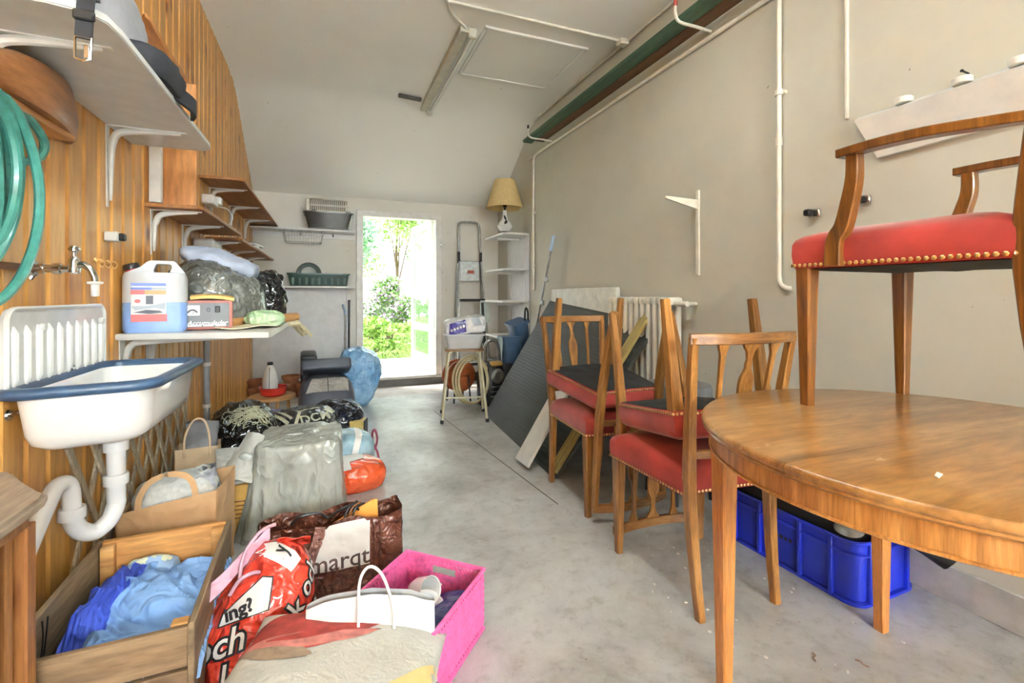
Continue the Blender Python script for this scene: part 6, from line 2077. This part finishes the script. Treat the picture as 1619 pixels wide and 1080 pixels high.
lp = thing('table_lamp', 'table lamp with a cream shade and white china base on the top corner shelf', 'lamp', (1.80, 4.80, 1.7095))
M['shade'] = plain('cream_shade', (214, 186, 130), 0.8, var=0.05, scale=40)
M['dark_brass'] = plain('dark_brass', (58, 44, 30), 0.4, 0.6)
B().lathe([(0.075, 0), (0.075, 0.012), (0.06, 0.016), (0.055, 0.03), (0.048, 0.036)], (0, 0, 0), 28).obj('lamp_foot', 'dark_brass', lp)
B().lathe([(0.045, 0.036), (0.075, 0.065), (0.088, 0.095), (0.072, 0.130), (0.036, 0.170), (0.024, 0.215), (0.02, 0.262), (0.026, 0.27)], (0, 0, 0), 32).obj('lamp_body', 'porcelain', lp)
print_on(poly_bm(petal(0.9, 0.0, 0.06, 0.014)), 'painted_leaf', 'suit2', lp, frame((-0.03, -0.3, 0.11), (1, 0, 0), (0, 0, 1), (0, -1, 0)), [c for c in lp.children if c.name.startswith('lamp_body')][0], 0.001, 0.01)
print_on(poly_bm(petal(1.8, 0.0, 0.07, 0.010)), 'painted_leaf', 'suit2', lp, frame((0.0, -0.3, 0.15), (1, 0, 0), (0, 0, 1), (0, -1, 0)), [c for c in lp.children if c.name.startswith('lamp_body')][0], 0.001, 0.01)
B().lathe([(0.012, 0.268), (0.012, 0.30), (0.022, 0.305), (0.022, 0.345), (0.016, 0.35)], (0, 0, 0), 20).obj('lamp_socket', 'dark_brass', lp)
b = B()
b.lathe([(0.208, 0.292), (0.2, 0.30), (0.115, 0.595), (0.112, 0.60), (0.108, 0.60), (0.112, 0.594), (0.196, 0.30), (0.2, 0.292)], (0, 0, 0), 44, caps=(False, False))
b.obj('lamp_shade', 'shade', lp)
B().tube([(0.11, 0, 0.56), (0, 0, 0.56), (-0.11, 0, 0.56)], 0.003, 6).tube([(0, 0, 0.35), (0, 0, 0.56)], 0.003, 6).obj('shade_holder', 'dark_brass', lp)

# ---------------------------------------------------------------- tubular stool with tub and wipes
M['cream_tube'] = plain('cream_tube', (214, 208, 178), 0.35, var=0.08)
M['ply_seat'] = wood('stool_seat', (96, 64, 34), (136, 96, 54), (166, 124, 78), 0, 1.0, 0.4, stretch=8)
ts = thing('tubular_stool', 'cream tubular steel stool carrying a grey tub and a pack of wipes', 'stool', (1.085, 3.90, 0), -0.22)
B().prism(rrect(0.33, 0.30, 0.05, 4), 0.585, 0.602, bev=0.003).obj('seat', 'ply_seat', ts)
for s in (-1, 1):
    B().tube(smoothline([(s * 0.185, -0.175, 0.012), (s * 0.135, -0.135, 0.50), (s * 0.122, -0.12, 0.565), (s * 0.10, -0.10, 0.58), (s * 0.09, 0.0, 0.58), (s * 0.10, 0.10, 0.58), (s * 0.122, 0.12, 0.565), (s * 0.135, 0.135, 0.50), (s * 0.185, 0.175, 0.012)], 4), 0.0115, 10).obj('leg_frame', 'cream_tube', ts)
    for sy in (-1, 1):
        B().lathe([(0.013, 0), (0.016, 0.004), (0.014, 0.03)], (s * 0.186, sy * 0.176, 0), 10).obj('foot', 'black_rub', ts)
    B().cyl((s * 0.168, -0.162, 0.17), (s * 0.168, 0.162, 0.17), 0.008, seg=8).obj('stretcher', 'cream_tube', ts)
B().cyl((-0.168, 0.0, 0.17), (0.168, 0.0, 0.17), 0.008, seg=8).obj('stretcher', 'cream_tube', ts)
M['tub'] = plain('pale_grey_plastic', (206, 208, 212), 0.35, var=0.04)
tu = thing('plastic_tub', 'pale grey plastic tub standing on the cream stool', 'tub', (1.085, 3.90, 0.603), -0.22)
b = B()
ring_box(b, 0.27, 0.22, 0, 0.33, 0.27, 0.115, 0.03)
ring_box(b, 0.345, 0.285, 0.108, 0.345, 0.285, 0.12, 0.03)
b.obj('tub_body', 'tub', tu)
M['wipes_white'] = wrinkly('wipes_film', (222, 222, 226), (240, 240, 242), 0.25, 12, 0.5, coat=0.3)
M['wipes_blue'] = wrinkly('wipes_blue', (58, 48, 128), (84, 74, 160), 0.25, 12, 0.4, coat=0.3)
wp = thing('wipes_pack', 'large white and violet pack of wipes lying on the tub', 'pack', (1.10, 3.90, 0.722), rot=(0.0, -0.12, -0.18))
wpo = crumple(sack((0.36, 0.22, 0.15), 0.45, 0.45, 70, 36, 0.2), 0.010, 10, 91, floor=0.0, soft=0.01).obj('pack_body', 'wipes_white', wp, smooth=50)
print_on(poly_bm([(-0.145, 0.01), (0.0, 0.02), (0.005, 0.125), (-0.13, 0.105)]), 'violet_label', 'wipes_blue', wp, mf, wpo, 0.002, cut=0.02)
for k in range(5):
    print_on(poly_bm([(0.010 * math.cos(a), 0.012 * math.sin(a)) for a in [j * PI / 5 for j in range(10)]]), 'white_mark', 'bag_white', wp, mf @ Matrix.Translation((-0.12 + 0.026 * k, 0.048 + 0.006 * k, 0)), wpo, 0.004, cut=0.012)
print_on(poly_bm([(0.07, 0.06), (0.14, 0.06), (0.12, 0.13), (0.05, 0.135)]), 'grey_label', 'label_grey', wp, mf, wpo, 0.002, cut=0.02)
# hose reel / vacuum group behind the stool
M['orange_disc'] = plain('rust_orange', (176, 92, 48), 0.45, var=0.15)
vc = thing('vacuum_cleaner', 'black and grey cylinder vacuum cleaner standing on end behind the stool', 'vacuum', (1.46, 4.28, 0), 0.2)
b = crumple(sack((0.24, 0.26, 0.42), 0.6, 0.7, 60, 40, 0.3), 0.0, 1, 1)
b.obj('body', 'black', vc, smooth=60)
B().lathe([(0.065, 0), (0.07, 0.02), (0.04, 0.03), (0.035, 0.02), (0, 0.018)], (0.0, -0.115, 0.29), 28, Matrix.Rotation(PI / 2, 4, 'X'), caps=(True, False)).obj('dial_ring', 'alu', vc)
B().box((0.0, -0.10, 0.405), (0.12, 0.06, 0.03), rot=(0.4, 0, 0), bev=0.012, seg=2).obj('grip', plain('amber_grip', (206, 160, 84), 0.4), vc)
for k in range(3):
    B().box((0.0, -0.124, 0.10 + 0.045 * k), (0.14, 0.012, 0.012), bev=0.003).obj('vent_bar', 'alu', vc)
B().tube(smoothline([(-0.05, 0.02, 0.42), (-0.06, 0.0, 0.56), (-0.02, -0.02, 0.62), (0.06, -0.02, 0.58), (0.10, 0.0, 0.40), (0.12, 0.0, 0.2)], 5), 0.018, 12).obj('suction_hose', 'alu', vc)
B().cyl((0.02, 0.10, 0.02), (-0.06, 0.06, 0.98), 0.014, seg=10).obj('suction_tube', 'black', vc)
for s in (-1, 1):
    B().lathe([(0.045, 0), (0.05, 0.006), (0.05, 0.024), (0.045, 0.03)], (s * 0.12, 0.0, 0.052), 18, Matrix.Rotation(PI / 2, 4, 'Y')).obj('wheel', 'black_rub', vc)
hr = thing('cable_reel', 'rust orange cable reel half hidden behind the stool legs', 'reel', (1.20, 4.50, 0.0), 0.2)
B().lathe([(0.06, -0.06), (0.155, -0.058), (0.155, -0.045), (0.06, -0.045), (0.06, 0.045), (0.155, 0.045), (0.155, 0.058), (0.06, 0.06)], (0, 0, 0.26), 36, Matrix.Rotation(PI / 2, 4, 'X')).obj('reel_drum', 'orange_disc', hr)
B().tube([(-0.09, -0.08, 0.006), (-0.07, -0.07, 0.26), (0.07, -0.07, 0.26), (0.09, -0.08, 0.006)], 0.009, 8).tube([(-0.09, 0.08, 0.006), (-0.07, 0.07, 0.26), (0.07, 0.07, 0.26), (0.09, 0.08, 0.006)], 0.009, 8).obj('reel_stand', 'black', hr)
M['cream_hose'] = plain('cream_hose', (212, 200, 160), 0.4, var=0.08)
pts = []
for k in range(3):
    for i in range(10):
        a = PI / 2 + 2 * PI * i / 10
        pts.append((1.235 + (0.135 + 0.02 * k) * math.cos(a), 4.12 + 0.03 * k + 0.01 * math.sin(3 * a), 0.265 + (0.20 + 0.012 * k) * math.sin(a)))
tag(B().tube(smoothline(pts, 4), 0.0105, 8).obj('coiled_hose', 'cream_hose'), 'cream coloured hose coiled upright behind the stool', 'hose')

# ---------------------------------------------------------------- blue bins, poles, boards on the right
M['bin_blue'] = plain('slate_blue_plastic', (62, 88, 122), 0.35, var=0.12)
bn = thing('blue_bin', 'slate blue plastic bin tilted on the right wall behind the dark board', 'bin', (1.86, 4.42, 0.40), rot=(0.15, -0.30, 0.2))
b = B()
ring_box(b, 0.13, 0.14, 0, 0.17, 0.18, 0.40, 0.03)
ring_box(b, 0.20, 0.20, 0.39, 0.20, 0.20, 0.41, 0.03)
b.obj('bin_body', 'bin_blue', bn)
B().tube(smoothline([(0.06, -0.05, 0.40), (0.08, -0.05, 0.49), (0.10, -0.05, 0.53), (0.115, -0.05, 0.49), (0.10, -0.05, 0.40)], 4), 0.009, 8).obj('bin_handle', 'black', bn)
o = B()
ring_box(o, 0.17, 0.17, 0, 0.20, 0.20, 0.24, 0.04)
ring_box(o, 0.215, 0.215, 0.235, 0.215, 0.215, 0.255, 0.04)
tag(o.obj('blue_bucket', 'bin_blue', loc=(1.665, 4.30, 0.394)), 'lower slate blue bucket beside the tilted blue bin', 'bucket')
tag(B().prism(rrect(0.42, 0.46, 0.03), 0.0, 0.39, bev=0.01).obj('storage_box', 'suit2', loc=(1.76, 4.46, 0.003)), 'black box standing under the blue bins in the corner', 'box')
mp_ = thing('floor_mop', 'floor squeegee with a grey pole and pale blue grip leaning on the right wall', 'mop', (0, 0, 0))
B().cyl((1.80, 4.30, 0.02), (1.905, 3.86, 1.50), 0.011, seg=10).obj('pole', 'alu', mp_)
B().cyl((1.902, 3.872, 1.46), (1.912, 3.832, 1.595), 0.019, 0.016, seg=12).obj('pole_grip', plain('pale_blue_grip2', (176, 198, 222), 0.4), mp_)
B().box((1.80, 4.30, 0.02), (0.06, 0.30, 0.04), bev=0.01).obj('mop_head', 'black', mp_)
for z in (0.98, 1.20):
    t_ = (z - 0.02) / 1.48
    B().box((1.80 + 0.105 * t_ + 0.012, 4.30 - 0.44 * t_, z), (0.04, 0.04, 0.05), bev=0.012, seg=2).obj('pole_clamp', 'alu', mp_)

# big dark board leaning on its long edge
M['dark_board'] = plain('dark_grey_board', (64, 65, 60), 0.6, var=0.08, scale=3)
p00, p10 = Vector((1.285, 3.94, 0)), Vector((1.20, 2.40, 0))
p01, p11 = Vector((1.945, 3.93, 1.035)), Vector((1.945, 2.40, 0.90))
nrm = (p10 - p00).cross(p01 - p00).normalized()
if nrm.x > 0:
    nrm = -nrm
b = B()
th_ = 0.018
nr = 44
vs, fs = [], []
for i in range(nr + 1):
    t_ = i / nr
    for e in ((0.0, 0.0), (0.72, 0.0), (0.84, -0.0016), (0.92, -0.0016)):
        tt = min(1.0, t_ + e[0] / nr)
        if i == nr and e[0] > 0:
            continue
        a = p00.lerp(p01, tt) + nrm * e[1]
        c = p10.lerp(p11, tt) + nrm * e[1]
        vs += [a, c]
m_ = len(vs) // 2
fs = [(2 * i, 2 * i + 1, 2 * i + 3, 2 * i + 2) for i in range(m_ - 1)]
q = len(vs)
vs += [p00 - nrm * th_, p10 - nrm * th_, p11 - nrm * th_, p01 - nrm * th_]
fs += [(q, q + 1, q + 2, q + 3), (0, 1, q + 1, q), (2 * m_ - 2, 2 * m_ - 1, q + 2, q + 3)]
fs += [tuple([2 * i for i in range(m_)] + [q + 3, q]), tuple([2 * i + 1 for i in range(m_)] + [q + 2, q + 1])]
b.faces(vs, fs)
tag(b.obj('dark_board', 'dark_board', smooth=0), 'large dark grey ribbed board leaning against the right wall', 'board')
M['batten'] = wood('greenish_batten', (140, 122, 66), (172, 152, 90), (196, 178, 116), 0, 1.2, 0.6, stretch=12, knots=True)


def leaning(name, m, a, c, w, t, label, cat):
    """flat board from a to c (world), width w across, thickness t"""
    a, c = Vector(a), Vector(c)
    o_ = (a + c) / 2
    x = (c - a).normalized()
    n_ = (nrm - x * nrm.dot(x)).normalized()
    y_ = n_.cross(x)
    o = B().box((0, 0, 0), ((c - a).length, w, t), bev=0.002).obj(name, m)
    o.matrix_world = frame(o_, x, y_, n_)
    return tag(o, label, cat)


leaning('wooden_batten', 'batten', Vector((1.215, 2.42, 0.03)) + nrm * 0.014, Vector((1.90, 2.44, 0.94)) + nrm * 0.014, 0.075, 0.024, 'greenish wooden batten leaning along the near edge of the dark board', 'batten')
leaning('white_plank', 'white_board', Vector((1.10, 2.64, 0.025)), Vector((1.40, 2.66, 0.47)), 0.195, 0.018, 'white plank leaning on the dark board behind the chairs', 'plank')
leaning('white_plank', 'white_board', Vector((1.16, 2.74, 0.025)) + nrm * 0.006, Vector((1.42, 2.76, 0.41)) + nrm * 0.006, 0.17, 0.012, 'second white plank mostly hidden under the first one on the dark board', 'plank')

# ---------------------------------------------------------------- blue crate and black bags under the table
M['crate_blue'] = plain('blue_crate_plastic', (36, 54, 196), 0.32, var=0.08, scale=5)
bc = thing('blue_crate', 'blue plastic stacking crate full of black things under the table', 'crate', (1.80, 1.325, 0), 0.03)
CW, CL, CH = 0.345, 0.60, 0.215


def loop(w, d, r, z):
    return [(x, y, z) for x, y in rrect(w, d, r, 6)]


def shell(b, levels):
    k = len(levels[0])
    vs = [p for l in levels for p in l]
    fs = [(a * k + i, a * k + (i + 1) % k, (a + 1) * k + (i + 1) % k, (a + 1) * k + i) for a in range(len(levels) - 1) for i in range(k)]
    fs.append(tuple(reversed(range(k))))
    fs.append(tuple((len(levels) - 1) * k + i for i in range(k)))
    b.faces(vs, fs)


b = B()
shell(b, [loop(CW - 0.03, CL - 0.03, 0.055, 0.012), loop(CW - 0.02, CL - 0.02, 0.06, CH), loop(CW - 0.028, CL - 0.028, 0.058, CH), loop(CW - 0.036, CL - 0.036, 0.055, 0.02)])
b.obj('crate_shell', 'crate_blue', bc, smooth=50)
b = B()
b.prism(rrect(CW - 0.005, CL - 0.005, 0.055, 6), 0.0, 0.010)
b.obj('crate_base', 'crate_blue', bc)
for z in (CH - 0.004, CH - 0.045):
    B().tube(loop(CW - 0.012, CL - 0.012, 0.064, z), 0.0055, 6, closed=True).obj('crate_rim', 'crate_blue', bc)
for yy in (-0.20, -0.085, 0.085, 0.2):
    for s in (-1, 1):
        B().box((s * (CW / 2 - 0.008), yy, CH / 2 + 0.002), (0.014, 0.014, CH - 0.006), bev=0.002).obj('crate_rib', 'crate_blue', bc)
for xx in (-0.105, 0.105):
    for s in (-1, 1):
        B().box((xx, s * (CL / 2 - 0.008), CH / 2 + 0.002), (0.014, 0.014, CH - 0.006), bev=0.002).obj('crate_rib', 'crate_blue', bc)
for k, (w_, h_) in enumerate(((0.016, 0.024), (0.009, 0.018), (0.012, 0.014), (0.012, 0.014), (0.010, 0.014), (0.012, 0.014))):
    B().box((-CW / 2 + 0.0115, 0.045 - 0.018 * k, 0.105 + h_ / 2), (0.002, w_, h_), bev=0.0008).obj('dark_mark', 'ink', bc)
M['black_fabric'] = plain('black_fabric', (20, 20, 22), 0.65, var=0.3, scale=10, bump=0.3, bscale=18)
o = crumple(sack((0.30, 0.54, 0.21), 0.6, 0.5, 70, 40, 0.3), 0.014, 7, 95, floor=0.0, soft=0.012).obj('black_jacket', 'black_fabric', loc=(1.80, 1.35, 0.10), rot=(0, 0, 0.03), smooth=60)
tag(o, 'black jacket heaped in the blue crate under the table', 'jacket')
b = B()
b.tube(smoothline([(1.70, 1.40, 0.285), (1.745, 1.25, 0.285), (1.80, 1.10, 0.272), (1.855, 0.985, 0.238), (1.90, 0.90, 0.185)], 8), [0.042] * 33, 18)
bmesh.ops.subdivide_edges(b.bm, edges=list(b.bm.edges), cuts=1)
o = crumple(b, 0.008, 9, 96).obj('black_roll', 'black_fabric', smooth=60)
tag(o, 'long black roll lying on the blue crate and drooping over its near end', 'roll')
o = B().lathe([(0.0, 0.014), (0.03, 0.012), (0.045, 0.0)], (0, 0, 0), 24, caps=(False, True)).obj('grey_dish', 'alu', loc=(1.69, 1.09, 0.235), rot=(0.1, -0.2, 0))
tag(o, 'grey dish lying on the near corner of the blue crate', 'dish')
# litter on the floor
M['crumb'] = plain('white_crumb', (226, 222, 214), 0.8)
g = B()
rr_ = random.Random(11)
for k in range(70):
    x_, y_ = rr_.uniform(1.05, 1.7), rr_.uniform(0.85, 1.7)
    s_ = rr_.uniform(0.002, 0.006)
    g.box((x_, y_, s_ * 0.3), (s_ * 1.6, s_, s_ * 0.6), rot=(0, 0, rr_.uniform(0, 3)))
stuff(tag(g.obj('floor_crumbs', 'crumb', smooth=0), 'white plaster crumbs scattered on the floor under the table', 'crumbs'))
for k, (x_, y_) in enumerate(((1.30, 0.93), (1.42, 0.86))):
    o = B().tube(smoothline([(0, 0, 0.002), (0.012, 0.004, 0.003), (0.024, -0.004, 0.002), (0.034, 0.002, 0.002)], 4), 0.0014, 5).obj('twig', 'oldwood', loc=(x_, y_, 0), rot=(0, 0, 0.8 + k))
    tag(o, ('small twig on the floor in front of the blue crate', 'small twig on the floor nearest the table edge')[k], 'twig', 'twigs on the floor')
# ---------------------------------------------------------------- garden behind the door
M['soil'] = plain('garden_path', (188, 182, 168), 0.9, var=0.15, scale=6, bump=0.3, bscale=20)
o = B().box((0.8, 6.45, 0.045), (9, 1.7, 0.09)).obj('floor_garden', 'soil')
struct(o)
M['lawn'] = plain('lawn_soil', (120, 140, 70), 0.9, var=0.3, scale=8)
struct(B().box((1.0, 14.3, 0.03), (22, 14.0, 0.08)).obj('floor_lawn', 'lawn'))


def leaf_mat(name, c1, c2, c3):
    m, t, b = _base(name)
    mp = _coord(t)
    n = _noise(t, mp, 7, 3)
    r = _ramp(t, n.outputs['Fac'], [(0.3, c1), (0.5, c2), (0.7, c3)])
    t.links.new(r.outputs[0], b.inputs['Base Color'])
    b.inputs['Roughness'].default_value = 0.45
    b.inputs['Subsurface Weight'].default_value = 0.0
    return m


M['leaf_a'] = leaf_mat('leaf_light', (112, 150, 62), (150, 186, 92), (190, 212, 130))
M['leaf_b'] = leaf_mat('leaf_mid', (84, 128, 60), (118, 160, 84), (156, 190, 118))
M['leaf_c'] = leaf_mat('leaf_blue', (92, 140, 100), (130, 174, 132), (176, 206, 172))
M['petal_l'] = leaf_mat('blossom', (176, 148, 176), (206, 182, 204), (232, 216, 230))
M['bark'] = wood('bark', (84, 70, 52), (116, 98, 76), (140, 122, 100), 2, 1.5, 0.8, stretch=10)


def leaves(n, place, size, seed, asp=0.5):
    r = random.Random(seed)
    vs, fs = [], []
    for _ in range(n):
        c, nv = place(r)
        d = Vector((r.uniform(-1, 1), r.uniform(-1, 1), r.uniform(-1, 0.5))).normalized()
        u = d.cross(Vector((r.uniform(-1, 1), r.uniform(-1, 1), r.uniform(-0.2, 1)))).normalized()
        s = size * r.uniform(0.6, 1.3)
        k = len(vs)
        vs += [c - d * s * 0.5, c + u * s * asp * 0.5 + Vector((0, 0, s * 0.08)), c + d * s * 0.5, c - u * s * asp * 0.5 + Vector((0, 0, s * 0.08))]
        fs.append((k, k + 1, k + 2, k + 3))
    me = bpy.data.meshes.new('foliage')
    me.from_pydata([tuple(v) for v in vs], [], fs)
    return me


def bush(name, label, cat, loc, size, n, leaf, seed, m, trunk=None, group=None, clumps=14, bloom=0):
    t = thing(name, label, cat, loc, group=group)
    r0 = random.Random(seed)
    cl = []
    for _ in range(clumps):
        a, ph = r0.uniform(0, 2 * PI), r0.uniform(-0.5, 1) * PI / 2
        k = r0.uniform(0.35, 0.85)
        cl.append((Vector((size[0] / 2 * k * math.cos(a) * math.cos(ph), size[1] / 2 * k * math.sin(a) * math.cos(ph), size[2] * (0.5 + 0.5 * k * math.sin(ph)))), r0.uniform(0.22, 0.42)))
    z0 = trunk[0] if trunk else 0.0

    def place(r):
        c, k = r.choice(cl)
        v = Vector((r.gauss(0, 1), r.gauss(0, 1), r.gauss(0, 1))).normalized() * (r.random() ** 0.4) * k
        p = Vector((c.x + v.x * size[0] * 0.5, c.y + v.y * size[1] * 0.5, max(0.02, c.z + v.z * size[2] * 0.5)))
        return p + Vector((0, 0, z0)), v
    me = leaves(n, place, leaf, seed)
    me.materials.append(M[m])
    o = bpy.data.objects.new('foliage', me)
    COL.objects.link(o)
    o.parent = t
    stuff(o)
    if bloom:
        me = leaves(bloom, place, leaf * 0.8, seed + 1, 0.9)
        me.materials.append(M['petal_l'])
        o = bpy.data.objects.new('blossom', me)
        COL.objects.link(o)
        o.parent = t
        stuff(o)
    if trunk:
        B().tube([(0, 0, 0), (0.05, 0, z0 * 0.5), (-0.03, 0.03, z0 + size[2] * 0.4), (0.04, 0, z0 + size[2] * 0.7)], [trunk[1], trunk[1] * 0.85, trunk[1] * 0.6, trunk[1] * 0.25], 10).obj('trunk', 'bark', t)
        for k in range(5):
            c = cl[k][0]
            B().tube([(0, 0, z0 + size[2] * 0.15 * k * 0.6), (c.x * 0.5, c.y * 0.5, z0 + c.z * 0.7), (c.x, c.y, z0 + c.z)], [trunk[1] * 0.4, trunk[1] * 0.25, 0.008], 6).obj('branch', 'bark', t)
    else:
        for k in range(6):
            c = cl[k][0]
            B().tube([(0, 0, 0), (c.x * 0.5, c.y * 0.5, c.z * 0.6), (c.x, c.y, c.z)], [0.016, 0.012, 0.005], 6).obj('stem', 'bark', t)
    return t


bush('garden_bush', 'bright green low bush right outside the garden door', 'bush', (0.62, 7.95, 0.07), (1.5, 1.0, 0.62), 2600, 0.085, 1, 'leaf_a')
bush('garden_bush', 'pale green bush at the left edge of the garden path', 'bush', (-0.15, 9.0, 0.07), (1.6, 1.3, 1.1), 3000, 0.09, 2, 'leaf_a')
bush('garden_bush', 'blossoming bush in the middle of the garden view', 'bush', (1.15, 9.6, 0.07), (1.4, 1.1, 1.35), 2600, 0.085, 3, 'leaf_b', bloom=1500)
bush('garden_bush', 'mid green bush on the right behind the open door leaf', 'bush', (2.3, 9.0, 0.07), (1.6, 1.5, 1.2), 2600, 0.09, 4, 'leaf_b')
bush('garden_tree', 'bluish green tree at the upper left of the garden view', 'tree', (0.15, 11.2, 0.07), (2.6, 2.2, 3.0), 7000, 0.10, 5, 'leaf_c', trunk=(0.9, 0.06))
bush('garden_tree', 'thin light green tree in the middle distance of the garden', 'tree', (1.75, 13.0, 0.07), (2.8, 2.2, 3.2), 5200, 0.10, 6, 'leaf_a', trunk=(0.9, 0.06))
bush('garden_tree', 'dense green tree farthest back in the garden on the right', 'tree', (3.9, 14.5, 0.07), (3.2, 2.5, 3.0), 3600, 0.12, 7, 'leaf_b', trunk=(1.0, 0.11))
bush('garden_tree', 'light green tree farthest back in the garden on the left', 'tree', (-1.6, 14.5, 0.07), (3.2, 2.5, 3.0), 3600, 0.12, 8, 'leaf_a', trunk=(1.0, 0.11))


def grass_place(r):
    return Vector((r.uniform(-1.0, 3.0), r.uniform(7.3, 12.0), r.uniform(0.07, 0.17))), None


me = leaves(5200, grass_place, 0.10, 21, 0.25)
me.materials.append(M['leaf_a'])
o = bpy.data.objects.new('garden_grass', me)
COL.objects.link(o)
stuff(tag(o, 'light green grass growing behind the garden path', 'grass'))
